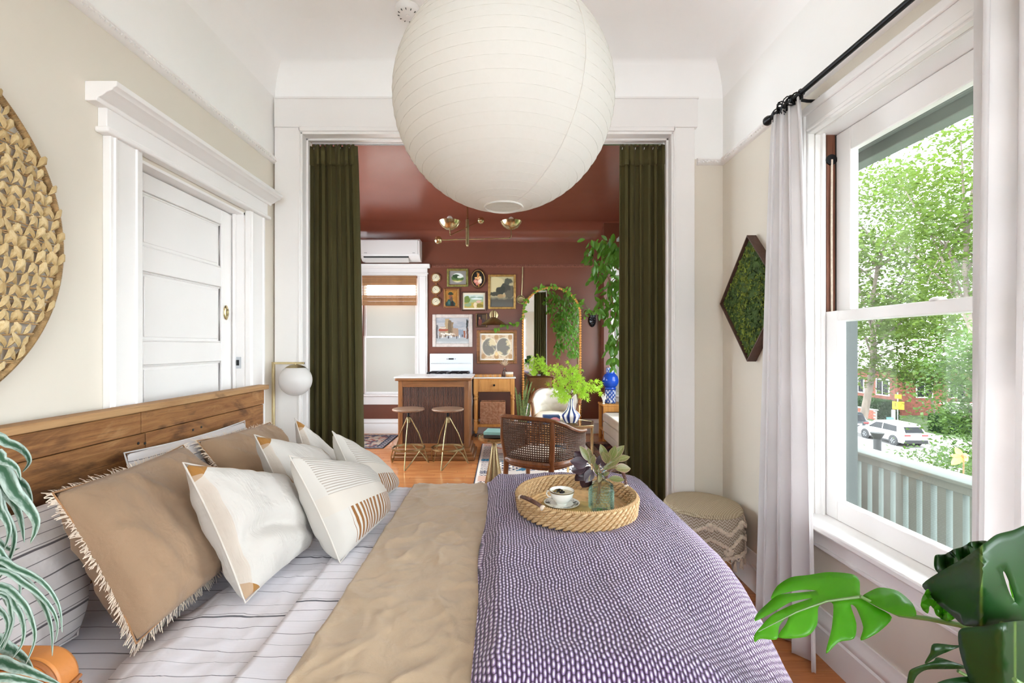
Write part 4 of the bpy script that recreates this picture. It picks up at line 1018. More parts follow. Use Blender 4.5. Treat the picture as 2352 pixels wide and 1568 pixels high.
for r_ in range(5):
    z = .007 + r_ * .0132; R_ = .238 + .008 * (z / .064); n = 54
    for i in range(n):
        a = 2 * math.pi * (i + .5 * (r_ % 2)) / n
        m4 = Matrix.Translation((R_ * math.cos(a) * 1.0, R_ * math.sin(a), z)) @ Matrix.Rotation(a + math.pi / 2, 4, 'Z') @ Matrix.Rotation(R(-24), 4, 'Y')
        inst(sme, 'weave_strand', t, m4)
        m5 = Matrix.Translation(((R_ - .013) * math.cos(a), (R_ - .013) * math.sin(a), z)) @ Matrix.Rotation(a + math.pi / 2, 4, 'Z') @ Matrix.Rotation(R(24), 4, 'Y')
        inner.add([m5 @ Vector(p) for p in sm.v], sm.f)
part(inner, 'inner_weave', M['seagrassl'], t, w=False, kind='stuff')
rim = MB(); RR = .241; rim.tube([(RR * math.cos(a), RR * math.sin(a), .0685) for a in [2 * math.pi * q / 80 for q in range(80)]], .0062, 8, True)
for i in range(190):
    a = 2 * math.pi * i / 190; e = Vector((math.cos(a), math.sin(a), 0)); c = e * RR + Vector((0, 0, .0685)); tg = Vector((-e.y, e.x, 0))
    rim.tube([c + e * (.0068 * math.cos(q)) + Vector((0, 0, .0068 * math.sin(q))) + tg * .002 * q / 3 for q in (0, 1.57, 3.14, 4.71, 6.28)], .0025, 5)
part(rim, 'wrapped_rim', M['seagrassl'], t, w=False, kind='stuff')
def handle(ac, half, h, out):
    pts = []
    for i in range(17):
        f = i / 16; a = R(ac + half * (2 * f - 1)); k = math.sin(math.pi * f); r = RR + out * k; pts.append((r * math.cos(a), r * math.sin(a), .0685 + h * k ** .7))
    mb = MB().tube(pts, .0068, 8); P = [Vector(p) for p in pts]
    for a, b in zip(P, P[1:]):
        for q in (0, .33, .66):
            c = a.lerp(b, q); d_ = (b - a).normalized(); s_ = d_.orthogonal().normalized(); u_ = d_.cross(s_); mb.tube([c + (s_ * math.cos(w_) + u_ * math.sin(w_)) * .0072 for w_ in [k * math.pi / 4 for k in range(8)]], .0016, 4, True)
    h_ = part(mb, 'handle', M['handle'], t, w=False, label='brown wrapped handle')
    for p in (P[0], P[-1]): part(MB().sphere(p, .0115, 10), 'binding', M['fringe'], h_, w=False)
handle(33, 15, .072, .004); handle(213, 17, .012, -.004)

bk = thing('booklet', 'tan covered booklet lying in the tray under the saucer', 'book', (TRX - .05, TRY - .06, TZ + .018), rz=R(-14))
part(MB().box(-.10, .10, -.085, .085, .0012, .009), 'pages', M['cream'], bk, w=False)
part(MB().box(-.102, .103, -.087, .087, .009, .0105).box(-.102, .103, -.087, .087, 0, .0012).box(.10, .103, -.087, .087, 0, .0105), 'cover', simple('straw_print_cover', '#b59a63', .5, var=.35, vs_=14), bk, w=False, bevel=.001)
cz0 = TZ + .0287; cx0, cy0 = TRX - .065, TRY - .045
sc = thing('saucer', 'white saucer with a dark printed rim under the cup', 'saucer', (cx0, cy0, cz0))
part(MB().lathe([(0, .0), (.032, 0), (.034, .003), (.052, .008), (.071, .013), (.072, .0145), (.052, .0105), (.034, .006), (0, .0055)], n=40), 'dish', M['porcelain'], sc, w=False)
mp = Mat('transfer_print'); k_ = mp.noise(mp.coord('Object'), 45, 4); mp.set(mp.mix(k_.step(.48, .58), '#eeece6', '#4b5050'), .2); M['transfer'] = mp.mat
part(MB().lathe([(.047, .0100), (.066, .0131), (.0665, .0138), (.047, .0107), (.047, .0100)], n=40), 'printed_border', M['transfer'], sc, w=False)
cu = thing('tea_cup', 'white tea cup with dark and gold flower inside on the saucer', 'cup', (cx0, cy0, cz0 + .0062))
part(MB().lathe([(0, 0), (.020, 0), (.021, .004), (.018, .006), (.030, .014), (.043, .03), (.049, .05), (.050, .058), (.0485, .058), (.046, .048), (.040, .031), (.028, .017), (0, .013)], n=40), 'bowl', M['porcelain'], cu, w=False)
part(MB().lathe([(0, .046), (.0462, .046), (.0462, .0465), (0, .0465)], n=32), 'tea', simple('pale_tea', '#cfc6a6', .1), cu, w=False)
part(MB().lathe([(.0495, .052), (.0502, .052), (.0503, .057), (.0496, .057), (.0495, .052)], n=40), 'gilt_band', M['brassd'], cu, w=False)
part(MB().tube([(-.046 * .9, .046 * .4, .048), (-.062 * .9, .062 * .4, .046), (-.066 * .9, .066 * .4, .034), (-.058 * .9, .058 * .4, .024), (-.040 * .9, .040 * .4, .022)], .0032, 8), 'handle', M['porcelain'], cu, w=False)
rg = random.Random(4); fm = {'blackp': MB(), 'brassd': MB()}
for i in range(70):
    d_ = Vector((rg.gauss(0, 1), rg.gauss(0, 1), abs(rg.gauss(0, .8)))).normalized(); c = Vector((-.012, -.006, .049)) + Vector((d_.x * .02, d_.y * .02, d_.z * .012)); fm['brassd' if i % 3 == 0 else 'blackp'].sphere(c, rg.uniform(.002, .004), 6, (1.5, 1, .8))
part(fm['blackp'], 'dried_flower', M['blackp'], cu, w=False); part(fm['brassd'], 'gold_petals', M['brass'], cu, w=False)

vx, vy, vz = .392, 1.805, TZ + .018
v = thing('glass_bottle_vase', 'pale green hobnail glass bottle holding purple foliage', 'vase', (vx, vy, vz))
vp = [(0, .0), (.042, .0), (.047, .006), (.048, .018), (.048, .088), (.0485, .092), (.046, .097), (.048, .101), (.047, .107), (.038, .114), (.022, .120), (.017, .126), (.0165, .148), (.021, .152), (.021, .157)]
part(MB().lathe(vp + [(.0175, .157), (.015, .15)], n=40), 'bottle', M['glassb'], v, w=False)
part(MB().lathe([(0, .0085), (.041, .0095), (.0438, .02), (.0438, .082), (0, .082)], n=32), 'water', M['water'], v, w=False)
hn = MB()
for r_ in range(7):
    for i in range(26):
        a = 2 * math.pi * (i + .5 * (r_ % 2)) / 26; hn.sphere((.0482 * math.cos(a), .0482 * math.sin(a), .022 + r_ * .0098), .0036, 6)
part(hn, 'hobnails', M['glassg'], v, w=False, kind='stuff')


def leaf_mesh(name, mat, n=8, fold=.16, droop=.18, wmax=.5, tip=1.6):
    """unit leaf along +Y, length 1"""
    mb = MB()
    for i in range(n + 1):
        f = i / n; w_ = wmax * (math.sin(math.pi * f ** (1 / tip)) ** .8 if 0 < f < 1 else 0) * .5 + (.004 if f < 1 else 0); z = -droop * f * f
        for k, s_ in enumerate((-1, -.5, 0, .5, 1)):
            mb.v.append((w_ * s_, f, z + fold * abs(s_) * w_)); mb.uv[len(mb.v) - 1] = ((s_ + 1) / 2, f)
    for i in range(n):
        for k in range(4): mb.f.append((i * 5 + k, i * 5 + k + 1, (i + 1) * 5 + k + 1, (i + 1) * 5 + k))
    return mb.mesh(name, mat, angle=80)


def leaf_at(me, name, parent, base, tip, up, wid=1.0):
    base, tip = Vector(base), Vector(tip); L = (tip - base).length; m4 = frame_mat(base, tip - base, up, L); m4 = m4 @ Matrix.Diagonal((wid, 1, 1, 1)); return inst(me, name, parent, m4)


br = thing('purple_foliage', 'cut branches with dark purple and olive leaves in the glass bottle', 'cut branch', (vx, vy, vz + .03))
lm1 = leaf_mesh('leaf', M['smoke'], wmax=.62, tip=1.1, droop=.1); lm2 = leaf_mesh('leaf', M['smokeg'], wmax=.5, tip=1.1, droop=.12)
O = Vector((vx, vy, vz + .03)); rg = random.Random(8)
for pts in ([(1369, 1160), (1376, 1105), (1378, 1090), (1362, 1070), (1350, 1062)], [(1372, 1158), (1379, 1105), (1380, 1085), (1395, 1065), (1412, 1045)], [(1376, 1155), (1380, 1105), (1381, 1090), (1400, 1078), (1416, 1074)], [(1374, 1155), (1379, 1100), (1379, 1080), (1370, 1055), (1356, 1040)]):
    part(MB().tube([Vector(W(a, b, vy + .01 * (i > 2) * rg.uniform(-1, 1))) for i, (a, b) in enumerate(pts)], [.0028, .0025, .0022, .0018, .0012], 6), 'stem', M['bark2'], br)
LV = [(1350, 1062, 1320, 1038, 0), (1348, 1066, 1311, 1058, 0), (1346, 1074, 1312, 1081, 0), (1348, 1078, 1320, 1106, 0), (1354, 1090, 1337, 1122, 0), (1344, 1070, 1318, 1070, 0), (1350, 1082, 1328, 1092, 0), (1360, 1078, 1345, 1108, 0),
      (1346, 1066, 1316, 1048, 0), (1352, 1084, 1326, 1102, 0), (1358, 1072, 1336, 1086, 0), (1390, 1064, 1400, 1040, 1), (1386, 1078, 1410, 1060, 1), (1392, 1070, 1424, 1050, 1), (1352, 1058, 1334, 1024, 1), (1356, 1066, 1351, 1028, 1), (1360, 1066, 1365, 1045, 1), (1395, 1060, 1379, 1020, 1), (1402, 1055, 1414, 1025, 1), (1404, 1055, 1434, 1022, 1), (1398, 1064, 1385, 1040, 1), (1410, 1058, 1448, 1046, 1), (1400, 1076, 1422, 1066, 1), (1412, 1076, 1451, 1073, 1), (1398, 1098, 1435, 1101, 1), (1374, 1092, 1366, 1060, 1), (1380, 1086, 1376, 1108, 1), (1384, 1092, 1400, 1084, 1), (1372, 1068, 1378, 1046, 0), (1384, 1070, 1392, 1050, 0), (1368, 1082, 1374, 1058, 1), (1366, 1088, 1352, 1104, 1), (1390, 1076, 1382, 1058, 0)]
for a, b, c, d_, k in LV:
    dy = rg.uniform(-.035, .035); p0 = Vector(W(a, b, vy + dy * .3)) - O; p1 = Vector(W(c, d_, vy + dy)) - O
    leaf_at((lm1, lm2)[k], 'leaf', br, p0, p1, (rg.uniform(-.6, .6), -1, rg.uniform(.1, .9)), rg.uniform(.85, 1.15))

# ------------------------------------------------------------------ globe lamp beside the headboard
lx, ly = -1.402, 2.785
t = thing('globe_lamp', 'brass floor lamp with a white glass globe on its arm', 'lamp', (lx, ly, 0))
part(MB().lathe([(0, 0), (.075, 0), (.078, .006), (.07, .016), (.02, .02), (0, .02)], (lx + .03, ly, 0), 32), 'base', M['brass'], t)
part(MB().box(lx - .008, lx + .008, ly - .008, ly + .008, .016, 1.264), 'pole', M['brass'], t, bevel=.001)
part(MB().box(lx - .0, lx + .19, ly - .006, ly + .006, 1.250, 1.264), 'arm', M['brass'], t, bevel=.001)
gx, gz, gr = -1.266, 1.153, .096
part(MB().lathe([(0, .086), (.008, .086), (.008, .1005), (0, .1005)], (gx, ly, gz), 12), 'stem', M['brass'], t)
part(MB().lathe([(gr * math.cos(R(a)) * 1.012, gr * math.sin(R(a)) * 1.012) for a in (52, 60, 68, 76, 84)] + [(.002, gr * 1.012)], (gx, ly, gz), 40), 'cap', M['brassd'], t)
mo = Mat('opal_glass'); mo.set('#e9e6e4', .25, 0, .5); M['opal'] = mo.translucent(.3, '#efece8')
part(MB().sphere((gx, ly, gz), gr, 40), 'globe', M['opal'], t)

# ------------------------------------------------------------------ tasselled stool
px_, py_, pr = 1.168, 2.658, .214
t = thing('tasselled_stool', 'round cream woven stool with zigzag tufts, tassels and wooden legs', 'stool', (px_, py_, 0))
mz = Mat('woven_zigzag'); ux, uy, uz = mz.xyz(mz.coord('Object')); u_, v_ = mz.uv()
zz = ((u_ * 46.0).fract() - .5).abs() * .030 + v_; f_ = (zz / .016).fract(); mz.set(mz.mix((f_ < .42), '#c4b8aa', '#95836f'), .95, 0, .2, f_, .3, .003); M['zig'] = mz.mat
mw = Mat('woven_top'); c1 = mw.xyz(mw.coord('Object')); ch = ((c1[0] / .0022).sin() * (c1[1] / .0022).sin()); mw.set(mw.mix(ch.step(-.4, .4), '#a39278', '#c4b69c'), .95, 0, .2, ch, .5, .003); M['wtop'] = mw.mat
side = MB(); side.grid(64, 14, lambda u, v_: ((pr * (1 + .03 * math.sin(math.pi * v_) - .02 * v_)) * math.cos(2 * math.pi * u), (pr * (1 + .03 * math.sin(math.pi * v_) - .02 * v_)) * math.sin(2 * math.pi * u), .205 + .225 * v_), lambda u, v_: (u, v_ * .225))
part(side, 'side_cover', M['zig'], t, w=False)
part(MB().lathe([(0, .205), (pr * .99, .205), (pr * 1.0, .215), (pr * .9, .225), (0, .225)], n=48), 'underside', M['wtop'], t, w=False)
part(MB().lathe([(pr * .96, .425), (pr * .985, .432), (pr * .95, .447), (pr * .8, .457), (pr * .4, .463), (0, .465)], n=64), 'top_cover', M['wtop'], t, w=False)
part(MB().tube([(pr * .985 * math.cos(a), pr * .985 * math.sin(a), .43) for a in [2 * math.pi * i / 64 for i in range(64)]], .004, 6, True), 'top_seam', M['wtop'], t, w=False)
rg = random.Random(6); tuf = MB()
def tuftline(zf, a0, a1, n):
    for i in range(n):
        a = a0 + (a1 - a0) * i / n; r = pr * 1.035
        for _ in range(3): tuf.sphere((r * math.cos(a) * (1 + rg.uniform(-.01, .02)), r * math.sin(a) * (1 + rg.uniform(-.01, .02)), zf(a) + rg.uniform(-.006, .006)), rg.uniform(.005, .009), 6)
tri = lambda a, ph: abs(((a * 7 / (2 * math.pi) + ph) % 1) - .5) * 2
tuftline(lambda a: .345 + .055 * tri(a, 0), 0, 2 * math.pi, 240); tuftline(lambda a: .27 + .055 * tri(a, 0), 0, 2 * math.pi, 240); tuftline(lambda a: .222, 0, 2 * math.pi, 200)
for i in range(7):
    for zc, ph in ((.385, .0), (.255, .5)):
        a = 2 * math.pi * (i + ph) / 7 + .0
        for _ in range(60): 
            q = rg.uniform(0, 6.28); rr_ = math.sqrt(rg.random()); tuf.sphere((pr * 1.03 * math.cos(a + .13 * rr_ * math.cos(q)), pr * 1.03 * math.sin(a + .13 * rr_ * math.cos(q)), zc + .02 * rr_ * math.sin(q)), rg.uniform(.005, .008), 6)
part(tuf, 'tufting', M['fringe'], t, w=False, kind='stuff')
for i in range(22):
    a = 2 * math.pi * i / 22; r = pr * 1.02; c = Vector((r * math.cos(a), r * math.sin(a), .205)); b = 2 * math.pi * (i + 1) / 22
    ts = MB(); ts.tube([c + Vector((0, 0, .008)), Vector((r * math.cos((a + b) / 2), r * math.sin((a + b) / 2), .190)), Vector((r * math.cos(b), r * math.sin(b), .213))], .0035, 6)
    ts.sphere(c + Vector((0, 0, -.012)), .006, 8)
    for k in range(14):
        q = 2 * math.pi * k / 14; rr_ = .004 + .007 * ((k % 3) / 2); ts.tube([c + Vector((0, 0, -.012)), c + Vector((rr_ * .6 * math.cos(q), rr_ * .6 * math.sin(q), -.03)), c + Vector((rr_ * math.cos(q), rr_ * math.sin(q), -.058 - .006 * (k % 2)))], .0017, 4)
    part(ts, 'tassel', M['fringe'], t, w=False)
for i in range(4):
    a = math.pi / 4 + i * math.pi / 2; part(MB().tube([(.125 * math.cos(a), .125 * math.sin(a), .21), (.165 * math.cos(a), .165 * math.sin(a), .0)], [.021, .0165], 14), 'leg', M['beech'], t, w=False)
# ------------------------------------------------------------------ leather chair and strap-leaved plant by the bed
cx0, cx1, cyb, ct = -1.30, -.784, .80, .807
t = thing('leather_chair', 'tan leather chair with piped rounded back beside the bed', 'chair', ((cx0 + cx1) / 2, .66, 0))
def rrect(x0, x1, z0, z1, r, n=8):
    p = [(x0, z0), (x1, z0)]
    p += [(x1 - r + r * math.cos(q), z1 - r + r * math.sin(q)) for q in [i * math.pi / 2 / n for i in range(n + 1)]]
    p += [(x0 + r - r * math.sin(q), z1 - r + r * math.cos(q)) for q in [i * math.pi / 2 / n for i in range(n + 1)]]
    return p
part(MB().prism(rrect(cx0, cx1, .40, ct, .05), cyb + .004, cyb + .046, 'y'), 'backrest', M['leather'], t, bevel=.006)
part(MB().prism(rrect(cx0 + .016, cx1 - .016, .41, ct - .016, .042), cyb - .012, cyb + .004, 'y'), 'back_pad', M['leather'], t, bevel=.008)
pp = rrect(cx0 + .004, cx1 - .004, .41, ct - .004, .048); part(MB().tube([(x, cyb + .002, z) for x, z in pp], .0042, 8, True), 'piping', M['leatherd'], t)
for zz in (ct - .03, ct - .043): part(MB().tube([(cx1 + .001, cyb + .006, zz - .03), (cx1 + .003, cyb + .025, zz - .028), (cx1 + .001, cyb + .044, zz - .026)], .004, 6), 'side_band', M['leatherd'], t)
part(MB().box(cx0 + .01, cx1 - .01, .36, cyb - .014, .40, .465), 'seat', M['leather'], t, bevel=.018)
for xx in (cx0 + .02, cx1 - .06):
    for yy in (.38, cyb): part(MB().box(xx, xx + .04, yy, yy + .04, 0, .40), 'leg', M['walnut'], t, bevel=.004)
pcx, pcy = -1.04, .61
t = thing('strap_leaf_plant', 'potted plant with arching grey-green strap leaves on the leather chair', 'plant', (pcx, pcy, .4655))
part(MB().lathe([(0, 0), (.09, 0), (.10, .01), (.125, .24), (.13, .25), (.12, .25), (.115, .23), (0, .23)], (pcx, pcy, .4655), 32), 'pot', M['terracotta'], t)
part(MB().lathe([(0, 0), (.114, 0), (.114, .012), (0, .014)], (pcx, pcy, .688), 24), 'soil', M['soil'], t)
def strip(pts, w_, mat, name, parent, curl=.25, n=5):
    """a strap leaf along a smooth 3D path"""
    P = [Vector(p) for p in pts]; Q = []
    for i in range(len(P) - 1):
        p0, p1, p2, p3 = P[max(0, i - 1)], P[i], P[i + 1], P[min(len(P) - 1, i + 2)]
        for k in range(5):
            f = k / 5; Q.append(.5 * ((2 * p1) + (p2 - p0) * f + (2 * p0 - 5 * p1 + 4 * p2 - p3) * f * f + (3 * p1 - p0 - 3 * p2 + p3) * f ** 3))
    Q.append(P[-1]); mb = MB(); m_ = len(Q)
    for i, p in enumerate(Q):
        tg = (Q[min(i + 1, m_ - 1)] - Q[max(i - 1, 0)]).normalized(); sd = tg.cross(Vector((.15, -1, .35))).normalized(); nn = sd.cross(tg); f = i / (m_ - 1); ww = w_ * (.55 + .45 * math.sin(math.pi * min(1, f * 1.25 + .1))) * (1 if f < .7 else max(.04, 1 - ((f - .7) / .3) ** 1.6))
        for k in range(n):
            s_ = -1 + 2 * k / (n - 1); mb.v.append(tuple(p + sd * s_ * ww + nn * (abs(s_) * ww * curl))); mb.uv[len(mb.v) - 1] = ((s_ + 1) / 2, f)
    for i in range(m_ - 1):
        for k in range(n - 1): mb.f.append((i * n + k, i * n + k + 1, (i + 1) * n + k + 1, (i + 1) * n + k))
    return part(mb, name, mat, parent, angle=80, solid=.0012)
SL = [([(-40, 1020), (20, 1018), (55, 1035), (68, 1060), (52, 1084)], 11), ([(-40, 1058), (10, 1058), (38, 1074), (48, 1102)], 12), ([(-40, 1068), (20, 1092), (58, 1115), (75, 1152)], 16), ([(-40, 1085), (15, 1130), (45, 1180), (56, 1245)], 15), ([(-40, 1075), (40, 1135), (84, 1195), (70, 1248)], 19), ([(-40, 1110), (10, 1175), (34, 1232), (20, 1290), (-5, 1335)], 9),
      ([(-40, 1290), (40, 1306), (100, 1338), (135, 1390), (143, 1452)], 8), ([(-40, 1300), (50, 1328), (95, 1378), (118, 1440), (120, 1506)], 9), ([(-30, 1312), (60, 1342), (112, 1388), (132, 1430), (128, 1474)], 7), ([(-20, 1345), (48, 1378), (74, 1425), (80, 1470), (60, 1524)], 8), ([(-20, 1355), (38, 1395), (55, 1440), (50, 1480), (28, 1512)], 7), ([(-20, 1362), (26, 1410), (20, 1455), (4, 1492)], 6), ([(-40, 1340), (18, 1385), (30, 1430), (8, 1492)], 6),
      ([(-40, 1476), (20, 1488), (55, 1510), (78, 1540)], 17), ([(-40, 1524), (40, 1532), (95, 1552), (145, 1574)], 15), ([(-40, 1560), (60, 1562), (120, 1580)], 13), ([(-40, 1200), (-5, 1240), (25, 1262), (45, 1258)], 8), ([(-40, 1130), (0, 1170), (22, 1215), (10, 1262)], 12), ([(-60, 1250), (20, 1290), (46, 1340), (40, 1400)], 7), ([(-60, 1380), (0, 1400), (18, 1440), (-10, 1500)], 8)]
rg = random.Random(12)
for k, (pl, w_) in enumerate(SL):
    yy = .69 + rg.uniform(-.06, .05); crown = Vector((pcx + rg.uniform(-.05, .05), pcy + rg.uniform(-.04, .04), .70)); P = [Vector(W(a, b, yy)) for a, b in pl]
    mid = crown.lerp(P[0], .5) + Vector((0, 0, .12 if P[0].z > .95 else .05)); strip([crown, mid] + P, w_ * yy / FPX, M['strap'], 'leaf', t)
for k in range(16):
    a = rg.uniform(1.7, 4.9); L = rg.uniform(.18, .32); h = rg.uniform(.1, .35); crown = Vector((pcx, pcy, .70)); d_ = Vector((math.cos(a), math.sin(a) * (.8 if a > math.pi else .3), 0))
    strip([crown, crown + d_ * L * .4 + Vector((0, 0, h)), crown + d_ * L * .8 + Vector((0, 0, h * .95)), crown + d_ * L + Vector((0, 0, h * .45))], .010, M['strap'], 'leaf', t)

# ------------------------------------------------------------------ monstera by the window
mx, my = 1.06, .52
t = thing('monstera_plant', 'potted monstera with split green leaves by the window', 'plant', (mx, my, 0))
part(MB().lathe([(0, 0), (.12, 0), (.13, .01), (.165, .50), (.17, .52), (.155, .52), (.15, .49), (0, .48)], (mx, my, 0), 40), 'pot', M['terracotta'], t)
part(MB().lathe([(0, .47), (.149, .47), (.149, .487), (0, .492)], (mx, my, 0), 24), 'soil', M['soil'], t)


def traced_leaf(loops, depth, bulge, mat, name, thick=.0014, uvc=(.5, .5), uvs=200.0):
    """a leaf blade whose outline is given in picture points and that curves in depth"""
    bm = bmesh.new(); ed = []
    for lp in loops:
        pts = []
        for i in range(len(lp)):        # soften the outline
            p0, p1, p2, p3 = [Vector(lp[(i + k) % len(lp)]) for k in (-1, 0, 1, 2)]
            for k in range(4):
                f = k / 4; a = .42; m1 = (p2 - p0) * a; m2 = (p3 - p1) * a
                pts.append(p1 * (2 * f ** 3 - 3 * f * f + 1) + m1 * (f ** 3 - 2 * f * f + f) + p2 * (-2 * f ** 3 + 3 * f * f) + m2 * (f ** 3 - f * f))
        vs_ = [bm.verts.new((p.x, p.y, 0)) for p in pts]
        for i in range(len(vs_)): ed.append(bm.edges.new((vs_[i], vs_[(i + 1) % len(vs_)])))
    bmesh.ops.triangle_fill(bm, use_beauty=True, edges=ed)
    for _ in range(3):
        big = [e for e in bm.edges if e.calc_length() > 26]
        if big: bmesh.ops.subdivide_edges(bm, edges=big, cuts=1, use_grid_fill=True); bmesh.ops.triangulate(bm, faces=bm.faces[:])
    bmesh.ops.beautify_fill(bm, faces=bm.faces[:], edges=[e for e in bm.edges if not e.is_boundary])
    mb = MB(); bm.verts.index_update()
    for v_ in bm.verts:
        x, y = v_.co.x, v_.co.y; mb.v.append(W(x, y, depth(x, y) + bulge(x, y))); mb.uv[len(mb.v) - 1] = ((x - uvc[0]) / uvs + .5, (y - uvc[1]) / uvs + .5)
    for f in bm.faces: mb.f.append(tuple(q.index for q in f.verts))
    bm.free(); return part(mb, name, mat, t, angle=80, solid=thick)
Z5 = lambda L: [(1680 + x / 3.5, 1160 + y / 3.5) for x, y in L]
Z4 = lambda L: [(2080 + x / 4.04, 1180 + y / 4.04) for x, y in L]
LA = Z5([(1040, 735), (1030, 610), (985, 560), (880, 543), (760, 540), (620, 562), (480, 580), (370, 650), (318, 750), (400, 712), (560, 678), (690, 686), (560, 702), (380, 722), (290, 790), (205, 875), (192, 930), (330, 860), (480, 775), (655, 745), (480, 806), (330, 880), (250, 960), (186, 1040), (186, 1100), (235, 1072), (365, 1076), (385, 970), (462, 884), (440, 950), (378, 1064), (600, 1055), (688, 960), (698, 820), (750, 778), (818, 796), (806, 990), (760, 1190), (860, 1100), (985, 1070), (1004, 950), (958, 802), (1005, 830), (1060, 980), (1040, 1085), (1180, 1020), (1290, 900), (1150, 810)])
LA2 = Z5([(1055, 740), (1110, 695), (1200, 663), (1340, 692), (1455, 790), (1484, 885), (1390, 890), (1290, 868), (1160, 806)])
dA = lambda x, y: .86 + (1975 - x) * .0004 - (y - 1380) * .0007
lfA = traced_leaf([LA], dA, lambda x, y: .00028 * abs((y - 1368) - (1975 - x) * .22), M['monsl'], 'leaf'); traced_leaf([LA2], dA, lambda x, y: .00028 * abs(y - 1395), M['monsl'], 'leaf_lobe')
def petiole(pp, r, nm='petiole'): part(MB().tube(pp, r, 8), nm, M['monsp'], t)
mpn = simple('monstera_stem', '#6f8f52', .4); M['monsp'] = mpn
part(MB().tube([W(1742, 1450, dA(1742, 1450) - .003), W(1830, 1405, dA(1830, 1405) - .003), W(1900, 1380, dA(1900, 1380) - .003), W(1978, 1370, dA(1978, 1370) - .003)], [.0008, .0015, .002, .003], 6), 'midrib', M['monsp'], lfA)
petiole([W(1976, 1369, .86), W(2020, 1392, .85), W(2065, 1412, .83), W(2130, 1420, .80), W(2205, 1435, .77), (mx - .02, my + .12, .80), (mx, my + .02, .48)], [.003, .003, .0035, .004, .0045, .006, .008])
LB = Z4([(160, 650), (350, 520), (560, 400), (740, 270), (850, 190), (1000, 150), (1120, 105), (1300, 120), (1420, 400), (1400, 800), (1250, 980), (1099, 1000), (950, 1002), (700, 1042), (540, 1032), (440, 945), (310, 840), (220, 740)])
LBh = Z4([(900, 545), (922, 540), (960, 620), (1002, 740), (1012, 818), (960, 730)])
traced_leaf([LB, LBh], lambda x, y: .70 - (x - 2200) * .0004, lambda x, y: .0005 * abs(x - 2255) + .0000006 * (y - 1320) ** 2, M['monsd'], 'leaf', uvc=(2254, 1320), uvs=420)
traced_leaf([Z4([(490, 1100), (540, 1056), (700, 1042), (950, 1004), (1099, 990), (1300, 1010), (1400, 1300), (1250, 1700), (800, 1760), (650, 1700), (600, 1560), (540, 1400), (500, 1250)])], lambda x, y: .60, lambda x, y: .00055 * abs(x - 2300) + .0002 * abs(y - 1440), M['monsd'], 'leaf', uvc=(2330, 1500), uvs=420)
traced_leaf([Z4([(290, 530), (268, 480), (272, 400), (300, 376), (370, 372), (440, 330), (540, 300), (610, 258), (740, 248), (760, 290), (560, 430), (350, 560)])], lambda x, y: .80, lambda x, y: .012 * math.sin(x * .16), M['monsd'], 'leaf')
traced_leaf([Z4([(140, 850), (175, 740), (215, 700), (270, 800), (330, 830), (460, 950), (380, 992), (290, 940), (262, 880), (225, 850), (200, 922)])], lambda x, y: .78, lambda x, y: .008 * math.sin(x * .3), M['monsl'], 'leaf')
traced_leaf([Z4([(180, 1388), (230, 1290), (262, 1202), (440, 1216), (520, 1222), (420, 1266), (300, 1312)])], lambda x, y: .80, lambda x, y: .0004 * abs(y - 1492), M['monsd'], 'leaf')
traced_leaf([Z4([(10, 1650), (25, 1500), (60, 1440), (250, 1370), (300, 1330), (520, 1400), (580, 1430), (400, 1436), (200, 1440), (110, 1490), (70, 1568), (60, 1660)])], lambda x, y: .76, lambda x, y: .0005 * abs(y - 1525), M['monsd'], 'leaf')
traced_leaf([Z4([(260, 1640), (300, 1568), (420, 1528), (600, 1508), (700, 1560), (600, 1680)])], lambda x, y: .68, lambda x, y: .0, M['monsd'], 'leaf')
traced_leaf([Z4([(960, 620), (1020, 640), (1200, 760), (1250, 900), (1100, 860), (1010, 822)])], lambda x, y: .80, lambda x, y: 0, M['monsl'], 'leaf')
for a, b, yy in ((2300, 1430, .68), (2330, 1560, .60), (2240, 1300, .8), (2190, 1400, .78), (2210, 1490, .8), (2200, 1540, .76), (2240, 1568, .68)):
    p = Vector(W(a, b, yy)); q = Vector((mx, my, .48)); petiole([p, p.lerp(q, .4) + Vector((.02, .03, .06)), q], [.003, .0045, .006])
# ------------------------------------------------------------------ far room: bar, stools, stove, cart
bf, bx0, bx1, bh = 5.47, -1.255, -.405, .945
t = thing('bar_counter', 'walnut bar with reeded front and white marble top', 'bar', ((bx0 + bx1) / 2, bf + .25, 0))
part(MB().box(bx0 + .01, bx1 - .01, bf + .02, bf + .5, .04, bh), 'carcass', M['walnut'], t)
fr = part(MB().box(bx0, bx0 + .055, bf, bf + .03, .13, bh), 'front_frame', M['walnut'], t, bevel=.003)
part(MB().box(bx1 - .055, bx1, bf, bf + .03, .13, bh), 'stile', M['walnut'], fr, bevel=.003)
part(MB().box(bx0 + .055, bx1 - .055, bf, bf + .03, bh - .075, bh), 'rail', M['walnutx'], fr, bevel=.003)
part(MB().box(bx0 + .055, bx1 - .055, bf, bf + .03, .13, .19), 'rail', M['walnutx'], fr, bevel=.003)
part(MB().box(bx1 - .03, bx1, bf + .03, bf + .5, .13, bh), 'side_panel', M['walnut'], t, bevel=.003)
part(MB().box(bx0, bx0 + .03, bf + .03, bf + .5, .13, bh), 'side_panel', M['walnut'], t, bevel=.003)
nsl = 46; sw = (bx1 - bx0 - .11) / nsl; slm = MB().tube([(0, 0, .192), (0, 0, bh - .077)], sw * .46, 8).mesh('slat', M['reed'])
LOCT = LOC[t.name]
for i in range(nsl): inst(slm, 'slat', t, Matrix.Translation(Vector((bx0 + .055 + (i + .5) * sw, bf + .012, 0)) - LOCT))
for k, (o_, z0, z1) in enumerate(((.022, .085, .135), (.045, .05, .09), (.075, .0, .052))):
    part(MB().box(bx0 - o_, bx1 + o_, bf - o_, bf + .5, z0, z1), 'plinth_moulding', M['walnutx'], t, bevel=.012)
